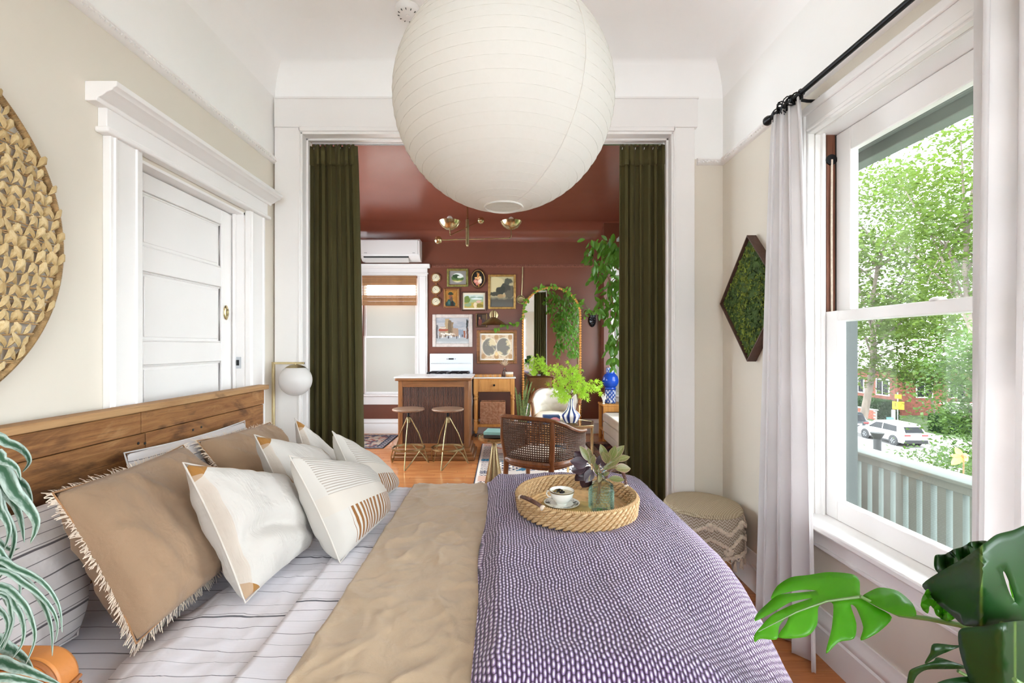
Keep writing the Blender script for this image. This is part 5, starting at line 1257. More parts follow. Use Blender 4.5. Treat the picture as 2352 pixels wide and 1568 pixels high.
part(MB().box(bx0 - .035, bx1 + .035, bf - .035, bf + .53, bh, bh + .032), 'top_moulding', M['walnutx'], t, bevel=.012)
part(MB().box(bx0 - .042, bx1 + .042, bf - .042, bf + .54, bh + .032, bh + .05), 'top', M['marble'], t, bevel=.006, label='white marble top')


def stool(x, y, rz, label):
    t = thing('bar_stool', label, 'stool', (x, y, 0), rz, group='round-seated bar stools')
    part(MB().lathe([(0, .625), (.155, .625), (.178, .632), (.183, .642), (.178, .652), (.15, .655), (0, .652)], n=36), 'seat', M['seatwood'], t, w=False)
    part(MB().lathe([(0, .55), (.012, .55), (.012, .60), (.03, .61), (.045, .626), (0, .626)], n=16), 'screw_post', M['black'], t, w=False)
    part(MB().lathe([(0, .49), (.022, .49), (.024, .50), (.024, .555), (.018, .56), (0, .56)], n=16), 'hub', M['brassd'], t, w=False)
    part(MB().lathe([(.172, .195), (.186, .195), (.187, .215), (.173, .215), (.172, .195)], n=48), 'foot_ring', M['brassd'], t, w=False)
    for i in range(3):
        a = R(-97) + i * 2 * math.pi / 3; e = lambda r, q, z: (r * math.cos(a + q), r * math.sin(a + q), z)
        part(MB().tube([e(.022, 0, .54), e(.12, 0, .36), e(.178, 0, .205), e(.236, 0, .022), e(.244, .01, .0085), e(.238, .05, .012), e(.21, .35, .09), e(.178, 1.0, .205)], .0068, 8), 'leg', M['brassd'], t, w=False)
    return t
stool(-1.07, 5.185, R(8), 'wooden-topped brass wire bar stool near the window side of the bar')
stool(-.622, 5.185, R(-4), 'wooden-topped brass wire bar stool near the pine cart side of the bar')

sx0, sx1 = WX(987, 6.98), WX(1085.5, 6.98)
t = thing('gas_stove', 'white enamel gas stove with black grates behind the bar', 'stove', ((sx0 + sx1) / 2, 6.75, 0))
part(MB().box(sx0, sx1, 6.45, 7.07, .02, .925), 'body', M['enamel'], t, bevel=.008)
part(MB().box(sx0 - .004, sx1 + .004, 6.44, 7.0, .925, .945), 'cooktop', M['enamel'], t, bevel=.006)
bgd = part(MB().box(sx0, sx1, 6.985, 7.085, .945, 1.247), 'backguard', M['enamel'], t, bevel=.008)
part(MB().box(sx0 + .03, sx1 - .03, 6.979, 6.985, 1.108, 1.225), 'control_panel', simple('pale_enamel_panel', '#dfe3ee', .25), bgd, bevel=.002)
part(MB().box((sx0 + sx1) / 2 - .04, (sx0 + sx1) / 2 + .04, 6.976, 6.979, 1.155, 1.178), 'clock_display', M['blackp'], bgd, bevel=.001)
for dx in (-.062, .062): part(MB().box((sx0 + sx1) / 2 + dx - .008, (sx0 + sx1) / 2 + dx + .008, 6.977, 6.979, 1.158, 1.175), 'button', M['chrome'], bgd)
part(MB().box(sx0 + .012, sx1 - .012, 6.981, 6.986, 1.092, 1.098), 'trim_strip', M['chrome'], bgd)
part(MB().box(sx0 + .03, sx1 - .03, 6.434, 6.45, .2, .68), 'oven_door', M['enamel'], t, bevel=.005)
part(MB().tube([(sx0 + .08, 6.415, .65), (sx1 - .08, 6.415, .65)], .01, 8), 'door_handle', M['chrome'], t)
for i in range(4): part(MB().lathe([(0, 0), (.02, 0), (.018, .022), (0, .024)], (sx0 + .12 + i * .14, 6.45, .81), 14, Matrix.Rotation(R(90), 3, 'X')), 'knob', M['black'], t)
for ix in range(2):
    for iy in range(2):
        gx0 = sx0 + .04 + ix * .30; gy0 = 6.50 + iy * .235; g = MB(); w_ = .27; d_ = .21
        for q in ((0, 0, w_, 0), (0, d_, w_, d_), (0, 0, 0, d_), (w_, 0, w_, d_), (0, d_ / 2, w_, d_ / 2), (w_ / 2, 0, w_ / 2, d_)):
            g.tube([(gx0 + q[0], gy0 + q[1], .978), (gx0 + q[2], gy0 + q[3], .978)], .008, 6)
        for q in ((0, 0), (w_, 0), (0, d_), (w_, d_)): g.tube([(gx0 + q[0], gy0 + q[1], .945), (gx0 + q[0], gy0 + q[1], .98)], .008, 6)
        part(g, 'grate', M['black'], t)
        part(MB().lathe([(0, .945), (.045, .945), (.042, .958), (.028, .966), (0, .966)], (gx0 + w_ / 2, gy0 + d_ / 2, 0), 18), 'burner', M['black'], t)

ky, kx0, kx1 = 6.80, WX(1088, 6.8), WX(1182, 6.8)
t = thing('pine_cart', 'honey pine kitchen cart with marble top and turned legs', 'cart', ((kx0 + kx1) / 2, ky + .13, 0))
part(MB().box(kx0 - .02, kx1 + .02, ky - .015, ky + .29, .878, .898), 'top', M['marble'], t, bevel=.005, label='white marble top')
part(MB().box(kx0 + .06, kx1 - .06, ky + .005, ky + .27, .68, .878), 'apron', M['honey'], t, bevel=.003)
dr = part(MB().box(kx0 + .085, kx1 - .085, ky - .006, ky + .005, .70, .86), 'drawer', M['honey'], t, bevel=.003)
part(MB().box(kx0 + .105, kx1 - .105, ky - .010, ky - .006, .72, .84), 'drawer_panel', M['honey'], dr, bevel=.003)
part(MB().lathe([(0, 0), (.008, 0), (.008, .012), (.016, .018), (.016, .026), (0, .03)], ((kx0 + kx1) / 2, ky - .01, .78), 14, Matrix.Rotation(R(90), 3, 'X')), 'knob', M['black'], dr)
part(MB().box(kx0 + .02, kx1 - .02, ky + .01, ky + .27, .15, .19), 'shelf', M['honey'], t, bevel=.003)
lp = [(.026, .64), (.030, .62), (.022, .60), (.031, .585), (.031, .57), (.022, .555), (.027, .53), (.026, .30), (.028, .28), (.021, .265), (.030, .25), (.030, .235), (.024, .22)]
for xx in (kx0 + .03, kx1 - .03):
    for yy in (ky + .03, ky + .25):
        part(MB().lathe([(0, .645)] + lp[::1] + [(0, .215)], (xx, yy, 0), 18).box(xx - .03, xx + .03, yy - .03, yy + .03, .64, .878).box(xx - .027, xx + .027, yy - .027, yy + .027, .10, .225).lathe([(0, .05), (.015, .05), (.024, .075), (.024, .1), (0, .1)], (xx, yy, 0), 14), 'leg', M['honey'], t)
        cw = part(MB().tube([(xx - .012, yy, .027), (xx + .012, yy, .027)], .026, 16), 'caster', M['blackp'], t)
        part(MB().box(xx - .016, xx + .016, yy - .008, yy + .008, .035, .055), 'caster_fork', M['chrome'], cw)
bkx0, bkx1 = WX(1103, 6.86), WX(1161, 6.86)
b = thing('palm_basket', 'square woven palm basket on the shelf of the pine cart', 'basket', ((bkx0 + bkx1) / 2, ky + .14, .191))
mh = Mat('herringbone_palm'); hx, hy, hz = mh.xyz(mh.coord('Object')); zz = ((hx / .05).fract() - .5).abs() * .05 + hz; k_ = (zz / .016).fract(); n_ = mh.noise(mh.coord('Object'), 40, 3); cc_ = mh.mix((k_ < .3) * .6, mh.mix(n_.step(.35, .65), '#b57f5d', '#d3a382'), '#7d4c34'); mh.set(cc_, .75, 0, .3, k_, .4, .004); M['herring'] = mh.mat
wl = .012; b0, b1, c0, c1 = bkx0, bkx1, ky + .03, ky + .25
for q, nm in (((b0, b1, c0, c0 + wl), 'front_side'), ((b0, b1, c1 - wl, c1), 'rear_side'), ((b0, b0 + wl, c0 + wl, c1 - wl), 'end'), ((b1 - wl, b1, c0 + wl, c1 - wl), 'end'), ((b0 + wl, b1 - wl, c0 + wl, c1 - wl), 'bottom')):
    part(MB().box(q[0], q[1], q[2], q[3], .192, .515 if nm != 'bottom' else .21), nm, M['herring'], b, bevel=.003)
part(MB().tube([(b0 + .006, c0 + .006, .515), (b1 - .006, c0 + .006, .515), (b1 - .006, c1 - .006, .515), (b0 + .006, c1 - .006, .515)], .009, 8, True), 'rim', M['weave'], b)
cb = thing('cutting_board', 'end-grain striped cutting board lying on the pine cart', 'cutting board', (WX(1120, 6.85), 6.88, .8985))
for i in range(11):
    x0 = WX(1091, 6.85) + i * .036; part(MB().box(x0, x0 + .0355, 6.79, 6.97, .8985, .9365), 'block', M['beech'] if i % 2 else M['honey'], cb, bevel=.002)
fv = thing('bud_vase', 'small clear glass bottle holding a dried protea on the pine cart', 'vase', (WX(1159, 6.93), 6.93, .8985))
part(MB().lathe([(0, 0), (.03, 0), (.033, .006), (.033, .07), (.028, .09), (.014, .105), (.013, .135), (.017, .14), (.014, .14), (.011, .132), (.012, .106), (.026, .088), (.030, .07), (.03, .008), (0, .006)], n=24), 'bottle', M['glassc'], fv, w=False)
df = thing('dried_protea', 'dried beige protea flower in the small glass bottle', 'dried flower', (WX(1159, 6.93), 6.93, .906))
part(MB().tube([(0, 0, .0), (.004, 0, .09), (.002, 0, .16)], .003, 6), 'stem', M['bark2'], df, w=False)
pm = leaf_mesh('petal', M['dried'], wmax=.34, droop=-.35, fold=.3)
rg = random.Random(15)
for i in range(42):
    a = i * 2.399; el = .15 + 1.2 * (i / 42); L = .085 + .02 * rg.random(); d_ = Vector((math.cos(a) * math.cos(el), math.sin(a) * math.cos(el), math.sin(el))); leaf_at(pm, 'petal', df, Vector((.002, 0, .155)), Vector((.002, 0, .155)) + d_ * L, Vector((0, 0, 1)) - d_ * .3)
bx = thing('round_box', 'round pale bentwood box on the pine cart', 'box', (WX(1170, 6.86), 6.87, .8985))
part(MB().lathe([(0, 0), (.056, 0), (.057, .002), (.057, .05), (0, .05)], n=32), 'body', M['caningl'], bx, w=False)
part(MB().lathe([(.057, .042), (.0595, .042), (.0595, .072), (.058, .074), (0, .074)], n=32), 'lid', M['cream'], bx, w=False)

# ------------------------------------------------------------------ split air conditioner, blind
ay = YF; ax0, ax1 = WX(828, 6.95), WX(965, 6.95); az0, az1 = WZ(598, 6.95), WZ(549, 6.95)
t = thing('air_conditioner', 'white wall air conditioner above the corniced window', 'air conditioner', ((ax0 + ax1) / 2, YF, az0))
part(MB().prism([(YF - .002, az0), (YF - .09, az0 - .0), (YF - .17, az0 + .055), (YF - .195, az0 + .08), (YF - .2, az1 - .03), (YF - .175, az1), (YF - .002, az1)], ax0, ax1, 'x'), 'body', M['plastic_w'], t, bevel=.008)
part(MB().box(ax0 + .004, ax1 - .03, YF - .206, YF - .196, az0 + .088, az1 - .02), 'front_panel', M['plastic_w'], t, bevel=.004)
fx1 = ax1 - .175
part(MB().obox(((ax0 + .06 + fx1) / 2, YF - .145, az0 + .012), (fx1 - ax0 - .06, .012, .085), Matrix.Rotation(R(28), 3, 'X')), 'flap', simple('grey_flap', '#c4bfbb', .45), t, bevel=.003)
part(MB().obox(((ax0 + .05 + fx1) / 2, YF - .176, az0 + .052), (fx1 - ax0 - .05, .012, .02), Matrix.Rotation(R(40), 3, 'X')), 'outlet', M['blackp'], t)
for xx in (ax0 + .07, ax1 - .11):
    lt = MB()
    for i, w_ in enumerate((.006, .004, .006, .005, .003)): lt.box(xx + i * .009, xx + i * .009 + w_, YF - .2072, YF - .2062, az0 + .105, az0 + .1125)
    part(lt, 'maker_mark', M['grey_dark'], t)
wy = YF - .05; wx0, wx1 = W2[0] + .01, W2[1] - .006
t = thing('bamboo_blind', 'woven bamboo roman blind half raised in the far window', 'blind', ((wx0 + wx1) / 2, wy, WZ(702, YF)))
mbm = wood('bamboo_slat', '#a5703f', '#c08e5c', '#6d4528', 'x', .55, 1.5, 0, .1, rnd=.5); zt = WZ(637, YF); zb = WZ(702, YF)
slm = MB().box(wx0 - (wx0 + wx1) / 2, wx1 - (wx0 + wx1) / 2, -.003, .003, -.005, .005).mesh('slat', mbm, smooth=False); zz = zt - .006; base_z = zb; k = 0
lo_b, hi_b = WZ(678, YF), WZ(655, YF)
while zz > zb + .004:
    gap = lo_b < zz < hi_b
    if not gap or k % 4 == 0:
        inst(slm, 'slat', t, Matrix.Translation((0, -.004 if zz < lo_b and (k // 3) % 2 else 0, zz - base_z)) @ Matrix.Scale(.55 if gap else 1, 4, (0, 0, 1)))
    zz -= .0105; k += 1
part(MB().box(wx0 + .02, wx1 - .01, wy + .004, wy + .006, lo_b, hi_b), 'open_weave', M['sheer'], t)
for i in range(10): part(MB().tube([(wx0 + .04 + i * .085, wy - .005, zb), (wx0 + .04 + i * .085, wy - .005, zt)], .0018, 5), 'cord', M['twine'], t)
part(MB().box(wx0, wx1, wy - .01, wy + .02, zt, zt + .02), 'head_rail', mbm, t, bevel=.003)

# ------------------------------------------------------------------ chandelier
cy_, s_ = 5.0, FPX / 5.0
def C(px, py, dy=0): return Vector(W(px, py, cy_ + dy))
t = thing('brass_chandelier', 'two-armed brass chandelier with bowls and ball counterweights', 'chandelier', tuple(C(1073.5, 566)))
sx_ = WX(1073.5, cy_)
part(MB().tube([C(1073.5, 505), (sx_, cy_, ZC - .02)], .008, 10), 'down_rod', M['brass'], t)
part(MB().lathe([(0, ZC - .03), (.05, ZC - .03), (.06, ZC - .015), (.06, ZC - .001), (0, ZC - .001)], (sx_, cy_, 0), 24), 'canopy', M['brass'], t)
part(MB().lathe([(0, WZ(566, cy_)), (.010, WZ(565.5, cy_)), (.012, WZ(563, cy_)), (.018, WZ(562, cy_)), (.018, WZ(505, cy_)), (.010, WZ(503, cy_)), (0, WZ(502, cy_))], (sx_, cy_, 0), 20), 'stem', M['brassd'], t)
def bowl(px, py, dy, w_=24.5):
    c = C(px, py, dy); r = w_ * (cy_ + dy) / FPX; h = .088
    b_ = part(MB().lathe([(.004, -h), (r * .35, -h * .93), (r * .68, -h * .66), (r * .9, -h * .3), (r, 0), (r * .985, 0), (r * .88, -h * .28), (r * .66, -h * .62), (r * .33, -h * .88), (.004, -h * .95)], c, 36), 'bowl', M['brass'], t)
    part(MB().sphere(c + Vector((0, 0, .026)), .03, 18).lathe([(0, -h * .9), (.016, -h * .9), (.016, -.02), (0, -.02)], c, 14), 'bulb', M['porcelain'], b_)
    return c
c1 = bowl(1033, 508, -.38); p = C(1034, 540, -.38)
part(MB().tube([c1 - Vector((0, 0, .086)), p, C(1073.5, 521.5), C(1103, 507, .38)], .006, 8), 'arm', M['brass'], t); part(MB().sphere(C(1104.5, 506, .38), .042, 20), 'ball', M['brass'], t)
c2 = bowl(1174, 509, .12); 
part(MB().tube([c2 - Vector((0, 0, .086)), C(1174, 540, .12), C(1172.5, 545, .12), C(1168, 547, .11), C(1073.5, 549), C(1012, 551, -.06)], .006, 8), 'arm', M['brass'], t); part(MB().sphere(C(1006.5, 551, -.07), .042, 20), 'ball', M['brass'], t)

# ------------------------------------------------------------------ arched beaded mirror
mw_, mtop, mbot = .445, WZ(659, 7.05), .03
mxc = WX(1267.5, 7.05); my0 = 7.085
t = thing('arched_mirror', 'tall arched mirror with a frame of round wooden beads', 'mirror', (mxc, my0, 0))
def arch(hw, top, bot, n=28):
    p = [(hw, bot), ]; zc = top - hw * .95
    p += [(hw * math.cos(a), zc + hw * .95 * math.sin(a)) for a in [math.pi * i / n for i in range(n + 1)]]; p += [(-hw, bot)]; return p
part(MB().prism([(mxc + x, z) for x, z in arch(mw_ - .008, mtop - .008, mbot)], my0 - .002, my0 + .022, 'y'), 'backing', M['walnut'], t)
part(MB().prism([(mxc + x, z) for x, z in arch(mw_ - .012, mtop - .012, mbot + .004)], my0 - .006, my0 - .0025, 'y'), 'mirror_glass', M['mirror'], t, smooth=False)
P = arch(mw_, mtop, mbot, 60) + [(mw_, mbot)]; bm_ = MB().sphere((0, 0, 0), .0205, 12).mesh('bead', M['bead']); acc = 0; step = .0385
for a, b in zip(P, P[1:]):
    L = math.dist(a, b); 
    while acc <= L:
        f = acc / L if L else 0; inst(bm_, 'bead', t, Matrix.Translation((a[0] + (b[0] - a[0]) * f, -.012, a[1] + (b[1] - a[1]) * f))); acc += step
    acc -= L

# ------------------------------------------------------------------ wall sconce, ladle, mask
cs = Vector(W(1134, 723, YF))
t = thing('brass_sconce', 'brass wall sconce with a wide flat cone shade', 'wall lamp', (cs.x, YF, cs.z - .16))
part(MB().lathe([(0, 0), (.072, 0), (.074, .006), (.068, .016), (0, .02)], (cs.x, YF - .001, cs.z), 32, Matrix.Rotation(R(90), 3, 'X')), 'wall_plate', M['brass'], t)
part(MB().tube([(cs.x, YF - .02, cs.z + .03), (cs.x, YF - .12, cs.z + .06), (cs.x, YF - .19, cs.z + .02), (cs.x, YF - .2, cs.z - .02)], .008, 8), 'arm', M['brass'], t)
part(MB().lathe([(.0, .04), (.028, .038), (.04, -.05), (.0, -.05)], (cs.x, YF - .2, cs.z), 24), 'socket_cup', M['brass'], t)
part(MB().lathe([(.03, -.05), (.055, -.062), (.18, -.145), (.19, -.158), (.186, -.158), (.17, -.148), (.05, -.068), (.03, -.056), (.03, -.05)], (cs.x, YF - .2, cs.z), 40), 'shade', M['brassd'], t)
part(MB().sphere((cs.x, YF - .2, cs.z - .105), .034, 16), 'bulb', M['porcelain'], t)
ld = Vector(W(1196, 688, YF)); 
t = thing('brass_ladle', 'long-handled brass ladle hanging beside the mirror', 'ladle', (ld.x, YF, ld.z - .07))
part(MB().tube([(ld.x + .028, YF - .012, WZ(612, YF)), (ld.x + .022, YF - .012, WZ(650, YF)), (ld.x + .012, YF - .016, ld.z + .06)], [.009, .008, .007], 8), 'handle', M['brassd'], t)
part(MB().lathe([(0, -.0), (.05, .004), (.062, .03), (.066, .036), (.058, .036), (.046, .012), (0, .008)], (ld.x, YF - .004, ld.z), 28, Matrix.Rotation(R(90), 3, 'X')), 'bowl', M['brassd'], t)
mk = Vector(W(1360, 737, YF))
t = thing('mask_planter', 'black face mask wall planter holding a small green plant', 'wall planter', (mk.x, YF, mk.z - .11))
fm = MB()
def face(u, v):
    a = (u - .5) * math.pi; z = (v - .5) * 2; w_ = .062 * math.sqrt(max(0, 1 - z * z)) * (1 - .18 * (z < 0) * -z) + .0005; x = w_ * math.sin(a); d = .058 * math.cos(a) * math.sqrt(max(0, 1 - z * z * .95))
    nose = .020 * math.exp(-((x / .012) ** 2) - ((z + .05) / .28) ** 2 * 1.5); eye = -.012 * (math.exp(-(((x - .024) / .013) ** 2) - ((z - .25) / .11) ** 2) + math.exp(-(((x + .024) / .013) ** 2) - ((z - .25) / .11) ** 2)); lip = .008 * math.exp(-((x / .018) ** 2) - ((z + .5) / .08) ** 2); brow = .007 * math.exp(-((abs(x) - .022) / .018) ** 2 - ((z - .45) / .09) ** 2)
    return (mk.x + x, YF - .004 - d - nose - eye - lip - brow, mk.z + z * .098)
fm.grid(28, 36, face); fm.uv = {}
part(fm, 'mask', simple('black_glaze', '#14181c', .18), t, angle=80)
part(MB().lathe([(.0, .03), (.045, .05), (.05, .085), (.042, .085), (.04, .06), (0, .05)], (mk.x, YF - .05, mk.z), 20), 'pocket', M['blackp'], t)
for i in range(16):
    a = rg.uniform(0, 6.28); L = rg.uniform(.08, .15); b_ = Vector((mk.x + .02 * math.cos(a), YF - .055 + .012 * math.sin(a), mk.z + .07)); d_ = Vector((math.cos(a), math.sin(a) * .35 - .25, 0))
    strip([b_, b_ + d_ * L * .35 + Vector((0, 0, L * .6)), b_ + d_ * L * .8 + Vector((0, 0, L * .7)), b_ + d_ * L * 1.1 + Vector((0, 0, L * .2))], .0075, M['vine'], 'leaf', t)
# ------------------------------------------------------------------ pictures on the gallery wall
def h2(c): return np.array([int(c[i:i + 2], 16) / 255 for i in (1, 3, 5)])
def blob(U, V, cx, cy, rx, ry, n=None, k=.0):
    d = ((U - cx) / rx) ** 2 + ((V - cy) / ry) ** 2
    if n is not None: d = d + n * k
    return np.clip((1.15 - d) * 4, 0, 1)[..., None]
def nz(U, V, s, seed=0):
    out = np.zeros(U.shape); f = s; a = 1.0; r_ = np.random.RandomState(seed)
    for _ in range(4):
        p = r_.uniform(0, 6.28, 6); out += a * (np.sin(U * f * 3 + p[0] + 1.7 * np.sin(V * f * 2 + p[1])) * np.cos(V * f * 3.1 + p[2] + 1.3 * np.sin(U * f * 2.3 + p[3]))); f *= 2.1; a *= .55
    return out
def lay(img, m, c): return img * (1 - m) + (h2(c) if isinstance(c, str) else c) * m
def box_(U, V, a, b, c, d): return ((U > a) & (U < b) & (V > c) & (V < d)).astype(float)[..., None]
def tolin(a): a = np.clip(a, 0, 1); return np.where(a <= .04045, a / 12.92, ((a + .055) / 1.055) ** 2.4)


def art_meadow(U, V):
    n = nz(U, V, 2.2, 1); img = np.ones(U.shape + (3,)) * h2('#8f8a86'); o = blob(U, V, .5, .5, .36, .34)
    sc = np.ones_like(img) * h2('#e6ece8'); sc = lay(sc, np.clip((.62 + .06 * n - V) * 12, 0, 1)[..., None], '#4c6a3a'); sc = lay(sc, blob(U, V, .38, .6, .2, .14, n, .3), '#2f4a2c'); sc = lay(sc, blob(U, V, .62, .55, .14, .08, n, .3), '#dfe6dc'); sc = lay(sc, np.clip((.36 + .03 * n - V) * 14, 0, 1)[..., None], '#a9a75a'); sc = lay(sc, np.clip((.27 - V) * 14, 0, 1)[..., None], '#e5dfc8')
    return lay(img, o, sc)
def art_flowers(U, V):
    n = nz(U, V, 3, 2); img = np.ones(U.shape + (3,)) * h2('#17130f')
    for cx, cy, rx, ry, c in ((.34, .34, .17, .13, '#d98f7c'), (.55, .33, .18, .14, '#e9b6a0'), (.68, .42, .14, .14, '#f3e3cf'), (.42, .2, .1, .1, '#c8685a'), (.5, .52, .13, .1, '#e7a56e'), (.36, .55, .12, .05, '#e0b06a'), (.62, .6, .13, .05, '#e8c27d'), (.47, .68, .05, .13, '#dd8a3d'), (.55, .74, .045, .12, '#c98536'), (.43, .83, .03, .08, '#b98a3a'), (.56, .12, .03, .09, '#d9a04a')):
        img = lay(img, blob(U, V, cx, cy, rx, ry, n, .45), c); img = lay(img, blob(U, V, cx, cy, rx * .4, ry * .4, n, .6) * .5, '#fff0dc')
    return img
def art_trees(U, V):
    n = nz(U, V, 2.4, 3); img = np.ones(U.shape + (3,)) * h2('#b7ab87'); img = lay(img, blob(U, V, .2, .72, .4, .28, n, .1) * .8, '#d8c89a')
    img = lay(img, np.clip((.34 + .02 * n - V) * 10, 0, 1)[..., None], '#57544c'); img = lay(img, blob(U, V, .62, .66, .24, .12, n, .5), '#4a4a42'); img = lay(img, blob(U, V, .46, .56, .22, .15, n, .45), '#3b3d36'); img = lay(img, blob(U, V, .8, .84, .18, .12, n, .5), '#55564a'); img = lay(img, blob(U, V, .8, .5, .2, .25, n, .4) * .8, '#4d4a42'); img = lay(img, blob(U, V, .2, .42, .2, .08, n, .5), '#46463c')
    img = lay(img, blob(U, V, .44, .36, .15, .06, n, .3), '#a58a62'); img = lay(img, blob(U, V, .6, .38, .06, .05, n, .4), '#b79a72'); img = lay(img, blob(U, V, .5, .26, .24, .02, n, .5) * .5, '#8d8069'); return lay(img, np.clip((.2 - V) * 8, 0, 1)[..., None] * .8, '#62605a')
def art_man(U, V):
    n = nz(U, V, 3, 4); img = np.ones(U.shape + (3,)) * h2('#a5702c'); img = lay(img, np.clip(n, 0, 1)[..., None] * .5, '#c7903f'); img = lay(img, blob(U, V, .42, .12, .36, .3, n, .2), '#23433f'); img = lay(img, blob(U, V, .56, .1, .12, .22, n, .2), '#221a17'); img = lay(img, blob(U, V, .44, .56, .13, .16, n, .15), '#8a5238'); img = lay(img, blob(U, V, .5, .42, .12, .13, n, .4), '#5a4436'); img = lay(img, blob(U, V, .45, .76, .24, .055, n, .2), '#26301f'); img = lay(img, blob(U, V, .43, .82, .15, .08, n, .1), '#2f3a26'); img = lay(img, blob(U, V, .3, .2, .08, .12, n, .3) * .6, '#4f7a74'); return img
def art_valley(U, V):
    n = nz(U, V, 2.6, 5); img = np.ones(U.shape + (3,)) * h2('#cfd8cf'); img = lay(img, np.clip((.86 + .05 * n - V) * 9, 0, 1)[..., None], '#8ca79d'); img = lay(img, np.clip((.72 + .08 * n - V) * 9, 0, 1)[..., None], '#a3b58d'); img = lay(img, blob(U, V, .65, .68, .3, .06, n, .2), '#dfe8e6'); img = lay(img, blob(U, V, .12, .62, .18, .24, n, .3), '#6d8340'); img = lay(img, np.clip((.46 + .06 * n - V) * 9, 0, 1)[..., None], '#b9a24c'); img = lay(img, blob(U, V, .75, .47, .14, .1, n, .2), '#dcb3a0'); img = lay(img, blob(U, V, .2, .22, .18, .12, n, .4), '#8aa07c'); img = lay(img, blob(U, V, .57 , .2, .09, .22, n, .25), '#e6d2ae'); img = lay(img, blob(U, V, .85, .16, .2, .14, n, .4), '#8a7a3a'); return img
def art_street(U, V):
    n = nz(U, V, 3, 6); img = np.ones(U.shape + (3,)) * h2('#b9b8ba'); img = lay(img, np.clip(nz(U, V * 2, 1.5, 9), 0, 1)[..., None] * .6, '#8f97a6'); img = lay(img, np.clip((.24 + .01 * n - V) * 20, 0, 1)[..., None], '#a9adaf')
    for a, b, c, d, col in ((.0, .06, .2, .72, '#6d6a6c'), (.1, .3, .24, .66, '#a89684'), (.28, .4, .3, .98, '#b29a76'), (.38, .52, .3, .82, '#8f7a60'), (.5, .68, .26, .6, '#ad9078'), (.68, .84, .25, .55, '#8e97a5'), (.84, .9, .22, .5, '#a2654e'), (.93, .98, .18, .9, '#6b4d42'), (.08, .36, .48, .56, '#a5533f'), (.1, .3, .58, .64, '#d8c8b8'), (.36, .46, .36, .9, '#7a6650')): img = lay(img, box_(U + .012 * n, V + .01 * n, a, b, c, d), col)
    for a, c in ((.14, '#e8ded2'), (.28, '#f0e6da'), (.42, '#e0d2c0')): img = lay(img, box_(U, V - (U - a) * -.3, a, a + .16, .36, .42), c)
    for i in range(9): img = lay(img, blob(U, V, .12 + i * .085, .24 + .03 * (i % 3), .014, .06), ('#3a3436', '#f2ece6', '#5a4a44')[i % 3])
    img = lay(img, blob(U, V, .94, .72, .03, .2, n, .8), '#2f3a3a'); return lay(img, np.clip((.12 - V) * 10, 0, 1)[..., None] * (.5 + .3 * n[..., None]), '#d4d2ce')
def art_interior(U, V):
    n = nz(U, V, 3, 7); img = np.ones(U.shape + (3,)) * h2('#3a2a22'); img = lay(img, box_(U, V, .55, .95, .45, .95), '#5d4a36'); img = lay(img, blob(U, V, .35, .35, .18, .3, n, .3), '#7a4238'); img = lay(img, blob(U, V, .3, .68, .08, .1, n, .2), '#a87a5c'); img = lay(img, blob(U, V, .7, .4, .14, .24, n, .3), '#4a3a40'); return lay(img, np.clip((.16 - V) * 10, 0, 1)[..., None], '#4f3524')
def art_map(U, V):
    n = nz(U, V, 3.2, 8); img = np.ones(U.shape + (3,)) * h2('#d9c4a8'); img = lay(img, np.clip(n * .9, 0, 1)[..., None] * .75, '#a5805f')
    for cx in (.26, .72):
        img = lay(img, blob(U, V, cx, .5, .235, .385) , '#efe6d2'); g = np.ones_like(img) * h2('#7f7a72'); g = lay(g, np.clip(nz(U - cx, V, 1.6, 11 + int(cx * 10)) * 2 - .1, 0, 1)[..., None], '#d8c7a0'); img = lay(img, blob(U, V, cx, .5, .22, .36), g)
    for cx in (.06, .49, .94):
        for cy in (.1, .9): img = lay(img, blob(U, V, cx, cy, .07, .1, n, .3), '#b48f68')
    img = lay(img, blob(U, V, .49, .2, .05, .08), '#e4c690'); return img


def picture(name, label, x0, x1, y0, y1, fw, mat, fn, mat_board=0, board='#e8e2d8', depth=.03, lip=None, res=64):
    """framed picture on the far wall; the rectangle is its outline in the photograph"""
    yd = YF - depth; X0, X1, Z0, Z1 = WX(x0, yd), WX(x1, yd), WZ(y1, yd), WZ(y0, yd); t = thing(name, label, 'picture', ((X0 + X1) / 2, YF, Z0), group='pictures on the brown gallery wall')
    for nm, q in (('frame_side', (X0, X0 + fw, Z0, Z1)), ('frame_side', (X1 - fw, X1, Z0, Z1)), ('frame_side', (X0 + fw, X1 - fw, Z0, Z0 + fw)), ('frame_side', (X0 + fw, X1 - fw, Z1 - fw, Z1))):
        part(MB().box(q[0], q[1], yd, YF - .001, q[2], q[3]), nm, mat, t, bevel=min(.008, fw * .3))
    if lip is not None: 
        f = fw * .75; part(MB().tube([(X0 + f, yd + .001, Z0 + f), (X1 - f, yd + .001, Z0 + f), (X1 - f, yd + .001, Z1 - f), (X0 + f, yd + .001, Z1 - f)], fw * .2, 6, True), 'inner_lip', lip, t)
    a0, a1, b0, b1 = X0 + fw, X1 - fw, Z0 + fw, Z1 - fw
    if mat_board:
        part(MB().box(a0, a1, YF - .014, YF - .003, b0, b1), 'mat_board', simple(name + '_mat', board, .8), t); a0 += mat_board; a1 -= mat_board; b0 += mat_board; b1 -= mat_board
    paint(t, 'canvas', a0, a1, b0, b1, YF - .016 if mat_board else YF - .012, fn, res); return t
